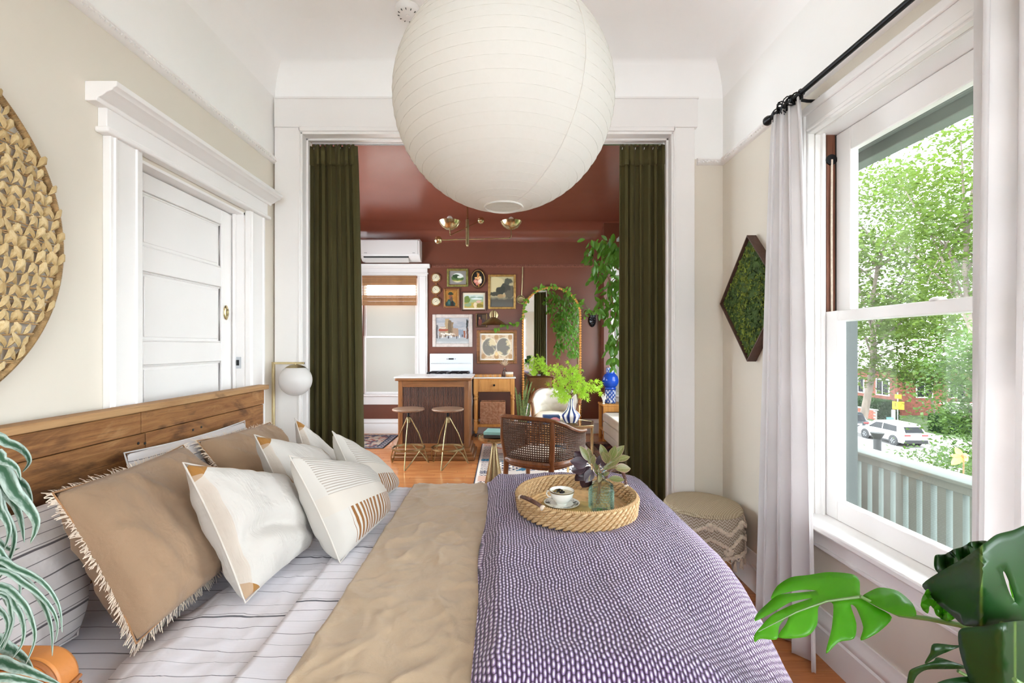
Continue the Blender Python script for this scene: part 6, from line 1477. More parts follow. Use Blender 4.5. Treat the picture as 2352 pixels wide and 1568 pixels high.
def paint(t, nm, a0, a1, b0, b1, y, fn, res=64):
    nu = res; nv = max(8, int(res * (b1 - b0) / (a1 - a0))); mb = MB(); mb.grid(nu, nv, lambda u, v: (a0 + (a1 - a0) * u, y, b0 + (b1 - b0) * v)); mb.uv = {}
    g = np.array([[(i / nu, j / nv) for i in range(nu + 1)] for j in range(nv + 1)]); c = tolin(fn(g[..., 0], g[..., 1])).reshape(-1, 3); mb.col = np.concatenate([c, np.ones((len(c), 1))], 1); return part(mb, nm, M['print'], t, smooth=False, solid=.002)
gilt = simple('gilt_frame', '#b08a4e', .4, .55, var=.25, vs_=25); dkf = wood('dark_frame', '#4b2f22', '#5f3d2c', '#2b1a12', 'x', .45, 2); midf = wood('brown_frame', '#7c4c2c', '#946037', '#4a2a17', 'x', .42, 2); greeng = simple('green_gilt_frame', '#8a8a4a', .4, .4, var=.25, vs_=25); wht = simple('whitewashed_frame', '#cfc3bb', .7, var=.1, vs_=20)
picture('framed_picture', 'green-gilt framed oval meadow view above the bearded man portrait', 1026.4, 1075.3, 616.5, 658, .035, greeng, art_meadow, lip=gilt)
picture('framed_picture', 'gilt framed dark painting of trees beside the ladle', 1121, 1185, 630, 709.5, .035, gilt, art_trees, res=72)
picture('framed_picture', 'portrait of a bearded man in a hat in a brown frame', 1018, 1055.4, 661.5, 707, .032, midf, art_man, lip=gilt)
picture('framed_picture', 'sunny valley landscape in a dark frame with cream liner', 1059.5, 1117, 669, 713.5, .022, dkf, art_valley, mat_board=.025, board='#e6dcc4')
picture('framed_picture', 'large street scene painting in a whitewashed frame', 993, 1085, 721.5, 796.5, .055, wht, art_street, res=96)
picture('framed_picture', 'small dark interior scene half behind the sconce', 1092, 1120, 718.5, 752, .02, dkf, art_interior, lip=gilt, res=40)
picture('framed_picture', 'old world map in a broad brown frame above the cart', 1094.5, 1187.5, 757.5, 835, .055, midf, art_map, mat_board=.02, lip=gilt, res=96)
yd = YF - .03; oc = Vector(W(1098, 639.5, yd)); rx, rz_ = 17.5 * yd / FPX, 23 * yd / FPX
t = thing('oval_picture', 'oval dark picture of orange and pink flowers', 'picture', (oc.x, YF, oc.z - rz_), group='pictures on the brown gallery wall')
MX = Matrix.Rotation(R(90), 3, 'X')
part(MB().lathe([(.82, 0), (1.0, 0), (1.0, .012), (.95, .024), (.88, .029), (.82, .016), (.82, 0)], (oc.x, YF - .001, oc.z), 48, MX @ Matrix.Diagonal((rx, rz_, 1)).to_3x3()), 'frame', dkf, t)
part(MB().tube([(oc.x + rx * .84 * math.cos(a), YF - .022, oc.z + rz_ * .84 * math.sin(a)) for a in [2 * math.pi * i / 48 for i in range(48)]], .006, 6, True), 'gilt_liner', gilt, t)
mb = MB(); nr, na = 30, 64; mb.grid(na, nr, lambda u, v: (oc.x + rx * .84 * v * math.cos(2 * math.pi * u), YF - .012, oc.z + rz_ * .84 * v * math.sin(2 * math.pi * u)), closed_u=True); mb.uv = {}
g = np.array([[((1 + j / nr * math.cos(2 * math.pi * i / na)) / 2, (1 + j / nr * math.sin(2 * math.pi * i / na)) / 2) for i in range(na)] for j in range(nr + 1)]); c = tolin(art_flowers(g[..., 0], g[..., 1])).reshape(-1, 3); mb.col = np.concatenate([c, np.ones((len(c), 1))], 1)
part(mb, 'canvas', M['print'], t, smooth=False)
# weather dials
bc = [Vector(W(1001.5, q, YF)) for q in (638, 665.5, 692.5)]
t = thing('weather_station', 'three round cream weather dials in octagonal wood frames, hung in a column', 'barometer', (bc[2].x, YF, bc[2].z - .08))
for k, c in enumerate(bc):
    o_ = part(MB().lathe([(0, .001), (.083, .001), (.083, .02), (.07, .028), (.06, .024), (0, .02)], (c.x, YF, c.z), 8, MX @ Matrix.Rotation(R(22.5), 3, 'Z')), 'octagon_frame', midf, t, angle=20)
    part(MB().lathe([(.056, .02), (.063, .02), (.063, .028), (.058, .031), (.056, .028), (.056, .02)], (c.x, YF, c.z), 32, MX), 'bezel', M['brass'], o_)
    part(MB().lathe([(0, .021), (.057, .021), (.057, .024), (0, .024)], (c.x, YF, c.z), 32, MX), 'dial', simple('cream_dial', '#e9dfc2', .5), o_)
    tk = MB()
    for i in range(24):
        a = R(-50 + i * 280 / 23); l0 = .042 if i % 3 else .037; tk.bar((c.x + l0 * math.cos(a), YF - .0248, c.z + l0 * math.sin(a)), (c.x + .05 * math.cos(a), YF - .0248, c.z + .05 * math.sin(a)), .002)
    tk.tube([(c.x + .028 * math.cos(R(q)), YF - .0248, c.z + .028 * math.sin(R(q))) for q in range(-50, 231, 20)], .0012, 4)
    part(tk, 'scale_marks', M['blackp'], o_); a = R((70, 130, 40)[k])
    part(MB().bar((c.x - .012 * math.cos(a), YF - .0265, c.z - .012 * math.sin(a)), (c.x + .036 * math.cos(a), YF - .0265, c.z + .036 * math.sin(a)), .0028).lathe([(0, .024), (.006, .024), (.005, .029), (0, .029)], (c.x, YF, c.z), 10, MX), 'needle', M['blackp'], o_)
for a, b in zip(bc, bc[1:]): part(MB().box(a.x - .014, a.x + .014, YF - .016, YF - .001, b.z + .07, a.z - .07), 'connector', midf, t)

# ------------------------------------------------------------------ rugs
def rug(name, label, quad, fn, res, mat, trim='#2b2b3a', th=.008, fringe=None):
    """quad: x0,x1,y0,y1 on the floor"""
    x0, x1, y0, y1 = quad; nu = res; nv = int(res * (y1 - y0) / (x1 - x0)); mb = MB(); mb.grid(nu, nv, lambda u, v: (x0 + (x1 - x0) * u, y0 + (y1 - y0) * v, th)); mb.uv = {}
    g = np.array([[(i / nu, j / nv) for i in range(nu + 1)] for j in range(nv + 1)]); c = tolin(fn(g[..., 0], g[..., 1])).reshape(-1, 3); mb.col = np.concatenate([c, np.ones((len(c), 1))], 1)
    t = thing(name, label, 'rug', ((x0 + x1) / 2, (y0 + y1) / 2, 0)); part(mb, 'pile', M['rugp'], t, smooth=False)
    part(MB().box(x0, x1, y0, y1, .0005, th - .0004), 'backing', simple(name + '_edge', trim, .95), t); return t
def rug_persian(U, V):
    n = nz(U * 2, V * 2, 3, 21); n2 = nz(U * 3, V * 3, 3, 22); img = np.ones(U.shape + (3,)) * h2('#b9a796'); img = lay(img, np.clip(n * 2, 0, 1)[..., None], '#3f4152'); img = lay(img, np.clip(n2 * 2 - .6, 0, 1)[..., None], '#9a5148'); e = np.minimum(np.minimum(U, 1 - U), np.minimum(V, 1 - V) * 1.6); img = lay(img, ((e < .12) & (e > .02)).astype(float)[..., None] * .75, '#8f8b90'); img = lay(img, (np.abs(e - .12) < .012).astype(float)[..., None], '#2b2c3e'); img = lay(img, ((np.abs(e - .07) < .03)).astype(float)[..., None] * (np.sin(U * 90) * np.sin(V * 60) > 0)[..., None], '#33354a'); return lay(img, (e < .02).astype(float)[..., None], '#23242f')
def rug_kilim(U, V):
    x = U * 2.05; y = V * 3.1; img = np.ones(U.shape + (3,)) * h2('#e6ddd6'); b = ((x > .05) & (x < .27)).astype(float)
    chk = ((np.sin(x * 2 * np.pi / .055) * np.sin(y * 2 * np.pi / .06)) > .12).astype(float); img = lay(img, (b * chk)[..., None], '#2f3350')
    blk = np.floor(y / .42) % 4; img = lay(img, (b * (blk == 1) * ((y % .42) < .1))[..., None], '#2f6e90'); img = lay(img, (b * (blk == 3) * ((y % .42) < .2))[..., None], '#d8b3a2'); img = lay(img, (b * (blk == 3) * ((y % .42) > .3) * (np.sin(x * 2 * np.pi / .02) > 0))[..., None], '#2f3350')
    ins = (x > .3).astype(float); tri = ((x * 9 + y * 9) % 1 + (x * 9 - y * 9) % 1); img = lay(img, (ins * (blk == 0) * (tri > 1.1))[..., None], '#33405e'); n = nz(U * 2, V * 3, 2.2, 31); img = lay(img, (ins * (blk == 2) * (n > .55))[..., None], '#d99a86'); img = lay(img, (ins * (n < -.8))[..., None], '#3d7798'); img = lay(img, (ins * (blk == 1) * (np.sin(y * 2 * np.pi / .05) > .3) * (np.sin(x * 2 * np.pi / .3) > .55))[..., None], '#2b2f48'); return lay(img, (np.minimum(x, 2.05 - x) < .02).astype(float)[..., None], '#2b2e40')
def rug_red(U, V):
    n = nz(U * 2, V * 2, 3, 41); img = np.ones(U.shape + (3,)) * h2('#4a2a28'); img = lay(img, np.clip(n * 2 - .3, 0, 1)[..., None], '#8a4a3e'); img = lay(img, np.clip(-n * 2 - 1, 0, 1)[..., None], '#1f1c22'); e = np.minimum(np.minimum(U, 1 - U) , np.minimum(V, 1 - V)); return lay(img, ((e < .1) & (np.sin((U + V) * 120) > 0)).astype(float)[..., None], '#a58a78')
rug('persian_rug', 'grey and navy patterned rug under the frosted window', (-2.45, -1.585, 6.05, 6.97), rug_persian, 120, None)
rug('kilim_rug', 'pale kilim rug with checked navy border under the cane chairs', (-.285, 1.15, 3.35, 6.32), rug_kilim, 190, None)
rug('red_rug', 'dark red patterned rug beside the cream sofa', (1.165, 2.06, 4.9, 6.45), rug_red, 100, None)
# ------------------------------------------------------------------ seating group
RUGZ = .0085
def spline(pts, k=8):
    P = [Vector(p) for p in pts]; Q = []
    for i in range(len(P) - 1):
        p0, p1, p2, p3 = P[max(0, i - 1)], P[i], P[i + 1], P[min(len(P) - 1, i + 2)]
        for j in range(k):
            f = j / k; Q.append(.5 * ((2 * p1) + (p2 - p0) * f + (2 * p0 - 5 * p1 + 4 * p2 - p3) * f * f + (3 * p1 - p0 - 3 * p2 + p3) * f ** 3))
    Q.append(P[-1]); return Q
def at_len(Q, n):
    L = [0]
    for a, b in zip(Q, Q[1:]): L.append(L[-1] + (b - a).length)
    out = []; j = 0
    for i in range(n + 1):
        s_ = L[-1] * i / n
        while j < len(Q) - 2 and L[j + 1] < s_: j += 1
        f = (s_ - L[j]) / max(1e-9, L[j + 1] - L[j]); out.append(Q[j].lerp(Q[j + 1], f))
    return out


def cane_chair(loc, rz, label, wood_, cane_, cushion, sc=1.0):
    t = thing('cane_chair', label, 'chair', loc, rz, group='cane barrel chairs'); t.scale = (sc, sc, sc)
    half = [(.285, .25, .655), (.30, .10, .672), (.298, -.02, .705), (.275, -.14, .755), (.20, -.235, .792), (.09, -.272, .80), (0, -.28, .802)]
    top = spline(half[:-1] + [(0, -.28, .802)] + [(-x, y, z) for x, y, z in half[-2::-1]])
    bh_ = [(.268, .25, .455), (.275, .10, .455), (.268, -.04, .455), (.235, -.15, .455), (.16, -.222, .455), (.08, -.242, .455), (0, -.247, .455)]
    bot = spline(bh_ + [(-x, y, z) for x, y, z in bh_[-2::-1]])
    n = 76; T = at_len(top, n); B = at_len(bot, n)
    tr_ = part(MB().tube(T, .021, 8, flat=.75), 'top_rail', wood_, t, w=False)
    part(MB().tube([b + Vector((0, 0, -.005)) for b in B], .020, 8, flat=1.2), 'back_seat_rail', wood_, t, w=False)
    part(MB().bar((-.268, .25, .435), (.268, .25, .435), .05, .035), 'front_rail', wood_, t, w=False, bevel=.006)
    part(MB().prism([(p.x * .97, p.y * .97) for p in at_len(bot, 30)], .405, .432, 'z'), 'seat_base', wood_, t, w=False, bevel=.006)
    cn = MB()
    def sp(i, v): p = B[i].lerp(T[i], v); e = Vector((p.x, p.y, 0)).normalized(); return p + e * (.012 * math.sin(math.pi * v))
    for i in range(1, n): cn.tube([sp(i, v) for v in (0, .25, .5, .75, 1)], .0045, 4)
    rows = 19
    for r_ in range(1, rows): cn.tube([sp(i, r_ / rows) for i in range(0, n + 1, 2)], .0045, 4)
    part(cn, 'cane_panel', cane_, t, w=False, kind='stuff')
    for s_ in (-1, 1):
        part(MB().tube([(s_ * .275, .25, .66), (s_ * .262, .262, .58), (s_ * .268, .25, .45)], [.018, .016, .02], 10), 'arm_post', wood_, t, w=False)
        ii = 26 if s_ > 0 else n - 26; pb, pt = B[ii], T[ii]; e = Vector((pb.x, pb.y, 0)).normalized()
        part(MB().tube([pt, pb.lerp(pt, .5) + e * .016, pb, pb + e * .008 + Vector((0, 0, -.15)), pb + e * .03 + Vector((0, 0, -.32)), Vector((pb.x, pb.y, 0)) + e * .075], [.017, .020, .024, .021, .018, .015], 10), 'rear_leg', wood_, t, w=False)
        part(MB().tube([(s_ * .25, .24, .43), (s_ * .25, .24, .36), (s_ * .248, .24, .0)], [.024, .022, .014], 12), 'front_leg', wood_, t, w=False)
    if cushion:
        bk = MB(); n1 = 26
        def cf(u, v):
            i = int(round(u * (n - 20))) + 10; p = B[i].lerp(T[i], .08 + .9 * v); e = Vector((p.x, p.y, 0)).normalized(); d = .055 * (4 * u * (1 - u)) ** .3 * (4 * v * (1 - v)) ** .35
            for cu, cv in ((.25, .35), (.5, .35), (.75, .35), (.375, .7), (.625, .7)): d -= .028 * math.exp(-(((u - cu) / .045) ** 2 + ((v - cv) / .09) ** 2))
            for du, dv in ((1, .62), (1, -.62), (0, 1)): d -= .006 * max(0, math.cos((u * 8 * du + v * 5.5 * dv) * math.pi)) ** 18
            return p - e * (.02 + d)
        bk.grid(44, 26, cf); part(bk, 'tufted_back', M['cream'], t, w=False, angle=80, solid=.012)
        st_ = pillow_mesh([(-.25, -.20, .475), (.25, -.20, .475), (.26, .26, .475), (-.26, .26, .475)], .10, .02, 20, .002)[0]; part(st_, 'seat_cushion', M['cream'], t, w=False, angle=80)
        for cu, cv in ((.25, .35), (.5, .35), (.75, .35), (.375, .7), (.625, .7)): part(MB().sphere(cf(cu, cv), .009, 10), 'button', M['cream'], t, w=False)
    else:
        st_ = pillow_mesh([(-.245, -.19, .462), (.245, -.19, .462), (.255, .25, .462), (-.255, .25, .462)], .075, .02, 20, .002)[0]; part(st_, 'seat_cushion', M['cream'], t, w=False, angle=80)
    return t
cane_chair((.305, 3.70, RUGZ + .006), R(-33), 'dark wooden cane barrel chair turned away beside the brass pedestal table', M['chairwood'], M['caning'], False)
cane_chair((.665, 5.72, RUGZ + .006), R(172), 'cane barrel chair with tufted cream cushions behind the glass table', M['chairwood'], M['caningl'], True, 1.0)

px_, py_ = WX(1135, 4.32), 4.32
t = thing('brass_pedestal_table', 'round brass pedestal side table holding books', 'side table', (px_, py_, RUGZ))
part(MB().lathe([(0, 0), (.095, 0), (.098, .008), (.092, .05), (.07, .15), (.045, .29), (.026, .40), (.020, .44), (.024, .468), (0, .468)], n=40), 'pedestal', M['brass'], t, w=False)
part(MB().lathe([(0, .466), (.145, .466), (.152, .472), (.152, .496), (.147, .500), (.14, .494), (0, .492)], n=48), 'top', M['brass'], t, w=False)
def book(name, label, loc, rz, w_, d_, h_, cover, group=None):
    b = thing(name, label, 'book', loc, rz, group); mc = simple(name + '_cloth', cover, .6, var=.05)
    part(MB().box(-w_ / 2 + .004, w_ / 2 - .003, -d_ / 2 + .003, d_ / 2 - .003, .0025, h_ - .0025), 'pages', M['cream'], b, w=False)
    part(MB().box(-w_ / 2, w_ / 2, -d_ / 2, d_ / 2, 0, .0025).box(-w_ / 2, w_ / 2, -d_ / 2, d_ / 2, h_ - .0025, h_).box(-w_ / 2, -w_ / 2 + .004, -d_ / 2, d_ / 2, .0025, h_ - .0025), 'cover', mc, b, w=False, bevel=.0012); return b
book('book', 'dark brown book under the teal one on the brass table', (px_ + .005, py_, RUGZ + .5005), R(86), .21, .19, .026, '#3b342f'); book('book', 'teal clothbound book topping the brass pedestal table', (px_ + .008, py_ + .005, RUGZ + .527), R(80), .20, .18, .026, '#8fbdb4')

# glass table
hx, hy, hz = .742, 5.02, .515
t = thing('glass_table', 'hexagonal brass table with a smoky glass top', 'table', (hx, hy, RUGZ)); hexp = [(.30 * math.cos(R(a + 18)), .30 * math.sin(R(a + 18))) for a in range(0, 360, 60)]
part(MB().prism([(x * .92, y * .92) for x, y in hexp], hz - .012, hz - .004, 'z'), 'glass_top', M['glasst'], t, w=False, smooth=False)
fr = MB(); 
for a, b in zip(hexp, hexp[1:] + hexp[:1]):
    part(MB().prism([a, b, (b[0] * .9, b[1] * .9), (a[0] * .9, a[1] * .9)], hz - .03, hz, 'z'), 'frame_edge', M['brass'], t, w=False, bevel=.002)
for x, y in hexp: part(MB().tube([(x * .93, y * .93, 0), (x * .93, y * .93, hz - .03)], .013, 12), 'leg', M['brass'], t, w=False)
ZT = RUGZ + hz + .0005
def vase_stripes(U, V): img = np.ones(U.shape + (3,)) * h2('#eceae6'); s_ = np.sin(U * 2 * np.pi * 9 + .7 * np.sin(V * 5)); img = lay(img, np.clip((s_ - .0) * 6, 0, 1)[..., None] * ((V > .03) & (V < .97))[..., None], '#26356f'); return img
def revolved(t, name, prof, fn, n=64, m=40, mat=None):
    L = [0]
    for a, b in zip(prof, prof[1:]): L.append(L[-1] + math.dist(a, b))
    pr_ = []
    for j in range(m + 1):
        s_ = L[-1] * j / m; i = max(k for k in range(len(L)) if L[k] <= s_ + 1e-9); i = min(i, len(prof) - 2); f = (s_ - L[i]) / max(1e-9, L[i + 1] - L[i]); pr_.append((prof[i][0] + (prof[i + 1][0] - prof[i][0]) * f, prof[i][1] + (prof[i + 1][1] - prof[i][1]) * f))
    mb = MB(); mb.grid(n, m, lambda u, v: (pr_[int(round(v * m))][0] * math.cos(2 * math.pi * u), pr_[int(round(v * m))][0] * math.sin(2 * math.pi * u), pr_[int(round(v * m))][1]), closed_u=True); mb.uv = {}
    g = np.array([[(i / n, j / m) for i in range(n)] for j in range(m + 1)]); c = tolin(fn(g[..., 0], g[..., 1])).reshape(-1, 3); mb.col = np.concatenate([c, np.ones((len(c), 1))], 1); return part(mb, name, mat or M['glaze'], t, w=False, angle=60)
vx_, vy_ = WX(1311, 4.93), 4.93
v = thing('striped_vase', 'blue and white striped long-necked vase on the glass table', 'vase', (vx_, vy_, ZT))
revolved(v, 'body', [(.001, 0), (.055, 0), (.06, .008), (.085, .045), (.102, .085), (.098, .105), (.07, .13), (.045, .155), (.032, .19), (.028, .225), (.034, .262), (.034, .268), (.026, .262), (.022, .22)], vase_stripes)
mpl = MB()
def mleaf():
    """a seven-pointed maple leaf, unit size along +Y"""
    mb = MB(); ang = [-118, -78, -38, 0, 38, 78, 118]; ln = [.42, .72, .95, 1.05, .95, .72, .42]; mb.v.append((0, 0, 0)); pts = []
    for k, (a, l) in enumerate(zip(ang, ln)):
        A = R(90 - a); w_ = R(9)
        if k == 0: pts.append((.12 * math.cos(R(90 + 140)), .12 * math.sin(R(90 + 140)), 0))
        pts += [(l * .55 * math.cos(A + w_), l * .55 * math.sin(A + w_), .03), (l * math.cos(A), l * math.sin(A), -.10 * l), (l * .55 * math.cos(A - w_), l * .55 * math.sin(A - w_), .03)]
        nb = R(90 - (ang[k + 1] + a) / 2) if k < 6 else R(90 - 140); rr = .24 if k < 6 else .12; pts.append((rr * math.cos(nb), rr * math.sin(nb), 0))
    # order runs from left to right lobes
    mb.v += pts; n_ = len(pts); mb.f = [(0, i + 1, (i + 1) % n_ + 1) for i in range(n_)]; return mb.mesh('maple_leaf', M['maple'], angle=60)
mb_t = thing('maple_branches', 'bright green maple branches standing in the striped vase', 'cut branch', (vx_, vy_, ZT + .1)); mlm = mleaf(); O = Vector((vx_, vy_, ZT + .1)); rg = random.Random(31)
tips = [(1278, 858), (1290, 838), (1308, 828), (1322, 842), (1334, 862), (1340, 898), (1352, 892), (1372, 882), (1378, 892), (1284, 892), (1275, 905), (1298, 872), (1316, 868), (1300, 905), (1322, 888), (1345, 905), (1270, 880), (1288, 918)]
lv = 0
for a, b in tips:
    p = Vector(W(a, b, vy_ + rg.uniform(-.16, .12))); q = Vector((vx_, vy_, ZT + .27)); m1 = q.lerp(p, .4) + Vector((rg.uniform(-.02, .02), 0, .05)); S_ = spline([q - Vector((0, 0, .15)), q, m1, p], 5)
    part(MB().tube(S_, [.0035] * 5 + [.0028] * (len(S_) - 10) + [.0015] * 5, 5), 'twig', M['bark2'], mb_t)
    for k in range(15):
        c = m1.lerp(p, rg.uniform(.25, 1.06)) + Vector((rg.gauss(0, .028), rg.gauss(0, .04), rg.gauss(0, .028))); d_ = Vector((rg.gauss(0, 1), rg.gauss(0, .5) - .3, rg.gauss(0, .5) - .55)).normalized(); inst(mlm, 'leaf', mb_t, frame_mat(c - O, d_, Vector((rg.gauss(0, .5), -1, .55 + rg.gauss(0, .4))), rg.uniform(.036, .058)))
def bk_print(U, V): n = nz(U, V, 2.5, 51); img = np.ones(U.shape + (3,)) * h2('#27406b'); img = lay(img, blob(U, V, .68, .45, .3, .4, n, .25), '#d9909a'); return lay(img, np.clip(n - .4, 0, 1)[..., None] * .7, '#4f86ad')
b = thing('printed_box', 'blue floral printed box on the glass table by the striped vase', 'box', (WX(1266, 4.97), 4.96, ZT)); part(MB().box(-.09, .09, -.06, .06, 0, .085), 'case', simple('navy_box', '#2c4a78', .5, var=.3, vs_=20), b, w=False, bevel=.003)
mb = MB(); mb.grid(40, 20, lambda u, v: (-.088 + .176 * u, -.0615, .003 + .078 * v)); mb.uv = {}; g = np.array([[(i / 40, j / 20) for i in range(41)] for j in range(21)]); c = tolin(bk_print(g[..., 0], g[..., 1])).reshape(-1, 3); mb.col = np.concatenate([c, np.ones((len(c), 1))], 1); part(mb, 'printed_front', M['print'], b, w=False, smooth=False, solid=.001)
ty = thing('brass_tray', 'small rectangular brass tray frame on the glass table', 'tray', (WX(1311, 4.80), 4.80, ZT))
part(MB().box(-.065, .065, -.035, .035, 0, .004), 'plate', M['glassc'], ty, w=False)
for q in ((-.068, .068, -.038, -.033), (-.068, .068, .033, .038), (-.068, -.063, -.033, .033), (.063, .068, -.033, .033)): part(MB().box(q[0], q[1], q[2], q[3], 0, .02), 'edge', M['brass'], ty, w=False)

# sofa, stand, blue lamp, coral
t = thing('cream_sofa', 'low off-white sofa with piped seams by the right windows', 'sofa', (1.75, 5.5, RUGZ)); sy0, sy1 = 4.55, 6.44
part(MB().box(1.43, 2.06, sy0 + .02, sy1 - .02, .05, .16), 'base', M['sofa'], t, bevel=.012)
part(MB().box(1.42, 2.07, sy0, sy1, .16, .30), 'seat_deck', M['sofa'], t, bevel=.02)
for a, b in ((sy0, (sy0 + sy1) / 2 - .003), ((sy0 + sy1) / 2 + .003, sy1)): part(MB().box(1.415, 1.93, a, b, .302, .425), 'seat_cushion', M['sofa'], t, bevel=.03)
part(MB().box(1.93, 2.09, sy0, sy1, .302, .78), 'backrest', M['sofa'], t, bevel=.04)
for yy in (sy0 + .06, sy1 - .1):
    for xx in (1.47, 2.0): part(MB().box(xx, xx + .04, yy, yy + .04, RUGZ + .0005, .05), 'foot', M['walnut'], t)
t = thing('wooden_stand', 'pale wooden stand under the blue lamp base', 'side table', (1.66, 6.66, 0)); 
part(MB().box(1.435, 1.9, 6.50, 6.84, .50, .528), 'top', M['honey'], t, bevel=.004)
for xx in (1.445, 1.85):
    for yy in (6.51, 6.79): part(MB().box(xx, xx + .04, yy, yy + .04, 0, .50), 'leg', M['honey'], t, bevel=.003)
part(MB().box(1.445, 1.89, 6.505, 6.52, .42, .50), 'apron', M['honey'], t, bevel=.003); part(MB().box(1.45, 1.885, 6.52, 6.82, .14, .16), 'shelf', M['honey'], t)
def por(U, V): img = np.ones(U.shape + (3,)) * h2('#3a559c'); n = nz(U * 3, V * 3, 3, 61); m_ = ((V < .40) | (V > .82)); pt = (np.sin(U * 2 * np.pi * 9) * np.sin(V * 2 * np.pi * 11) + .5 * n); img = lay(img, (m_ * np.clip(pt * 2, 0, 1))[..., None], '#dfe3ea'); img = lay(img, (~m_ * np.ones(U.shape))[..., None], '#1c46a8'); return lay(img, (np.abs(V - .40) < .012).astype(float)[..., None], '#20305e')
lb = thing('blue_ceramic_lamp', 'stacked blue and white ceramic lamp base on the wooden stand', 'lamp', (WX(1402, 6.66), 6.66, .5285))
revolved(lb, 'body', [(.001, 0), (.078, 0), (.08, .01), (.08, .225), (.072, .235), (.095, .255), (.115, .30), (.118, .34), (.105, .39), (.078, .425), (.06, .435), (.062, .445), (.062, .515), (.055, .52), (.02, .522), (.001, .522)], por, 64, 60)
part(MB().lathe([(0, .52), (.012, .52), (.012, .56), (.02, .56), (.02, .60), (0, .60)], n=14), 'socket', M['brass'], lb, w=False)
co = thing('coral_ornament', 'small white coral ornament beside the blue lamp base', 'ornament', (WX(1386, 6.60), 6.585, .5285))
cm = MB().lathe([(0, 0), (.02, 0), (.018, .008), (0, .01)], n=14)
for i in range(9):
    a = i * 2.4; cm.tube([(0, 0, .005), (.01 * math.cos(a), .006 * math.sin(a), .05), (.03 * math.cos(a), .012 * math.sin(a), .08 + .006 * i), (.034 * math.cos(a + .5), .014 * math.sin(a), .10 + .007 * i)], [.008, .007, .006, .004], 6)
part(cm, 'branches', M['porcelain'], co, w=False)

# ------------------------------------------------------------------ snake plant, ficus, vines
sp_ = Vector((WX(1200, 6.45), 6.45, RUGZ)); sp_.z = 0
t = thing('snake_plant', 'snake plant with upright variegated leaves between cart and mirror', 'plant', tuple(sp_))
part(MB().lathe([(0, 0), (.09, 0), (.10, .02), (.11, .26), (.10, .26), (.095, .24), (0, .235)], tuple(sp_), 28), 'pot', M['terracotta'], t); part(MB().lathe([(0, .22), (.094, .22), (.094, .24), (0, .243)], tuple(sp_), 20), 'soil', M['soil'], t)
for a, b in ((1183, 888), (1190, 905), (1193, 900), (1203, 893), (1212, 882), (1222, 876), (1196, 930), (1207, 905), (1216, 905), (1187, 935), (1200, 918), (1228, 890)):
    tip = Vector(W(a, b, 6.40 + rg.uniform(-.06, .08))); q = sp_ + Vector((rg.uniform(-.05, .05), rg.uniform(-.05, .05), .235)); strip([q, q.lerp(tip, .4) + Vector((0, 0, .06)), q.lerp(tip, .8) + Vector((0, 0, .05)), tip], .017, M['snake'], 'leaf', t)
fx, fy = 1.72, 4.75
t = thing('ficus_tree', 'tall weeping ficus tree with glossy green leaves beside the curtain', 'plant', (fx, fy, RUGZ)); fo = Vector((fx, fy, RUGZ))
# it stands between sofa and opening
part(MB().lathe([(0, 0), (.13, 0), (.14, .02), (.16, .34), (.15, .34), (.145, .31), (0, .305)], (fx, fy - .62, 0.0005), 32), 'pot', M['terracotta'], t); part(MB().lathe([(0, .29), (.144, .29), (.144, .31), (0, .312)], (fx, fy - .62, 0), 20), 'soil', M['soil'], t)
part(MB().tube(spline([(fx, fy - .62, .30), (fx - .05, fy - .60, .9), (fx - .12, fy - .5, 1.5), (fx - .25, fy - .35, 2.1), (fx - .3, fy - .25, 2.5)]), .022, 10), 'trunk', M['bark2'], t)
flm = leaf_mesh('ficus_leaf', M['ficus'], n=6, wmax=.42, droop=.25, tip=1.0, fold=.22); rg = random.Random(44); fol = MB(); flist = []
lfm = MB()
brs = [((1418, 700), (1398, 640), (1372, 600), (1345, 575)), ((1420, 640), (1402, 590), (1380, 565), (1352, 555)), ((1425, 600), (1405, 560), (1390, 552)), ((1425, 620), (1410, 600), (1385, 620), (1355, 640)), ((1430, 640), (1412, 650), (1392, 690), (1388, 720)), ((1430, 700), (1415, 720), (1405, 770), (1402, 800)), ((1430, 650), (1412, 640), (1395, 660), (1375, 680)), ((1435, 760), (1420, 780), (1412, 820), (1408, 835)), ((1430, 690), (1418, 700), (1412, 740), (1414, 790)), ((1430, 580), (1415, 570), (1400, 580), (1370, 610))]
for pl in brs:
    yy = 4.75 + rg.uniform(-.15, .2); root = Vector((fx - .2 + rg.uniform(-.05, .05), fy - .4, rg.uniform(1.7, 2.35))); P = [Vector(W(a, b, yy)) for a, b in pl]; S_ = spline([root] + P, 6)
    part(MB().tube(S_, [.008 - .006 * i / (len(S_) - 1) for i in range(len(S_))], 5), 'branch', M['bark2'], t)
    vis = S_[4:]
    for k in range(30):
        i = min(len(vis) - 1, int(rg.random() ** .85 * len(vis))); c = vis[i] + Vector((rg.gauss(0, .035), rg.gauss(0, .05), rg.gauss(0, .03))); d_ = Vector((rg.gauss(0, .5) - .1, rg.gauss(0, .5), -1.0 + rg.gauss(0, .4))).normalized(); flist.append((c, d_, rg.uniform(.075, .12)))
for c, d_, s_ in flist[:300]: inst(flm, 'leaf', t, frame_mat(c - fo, d_, Vector((rg.gauss(0, .6), -1, rg.gauss(0, .5))), s_))
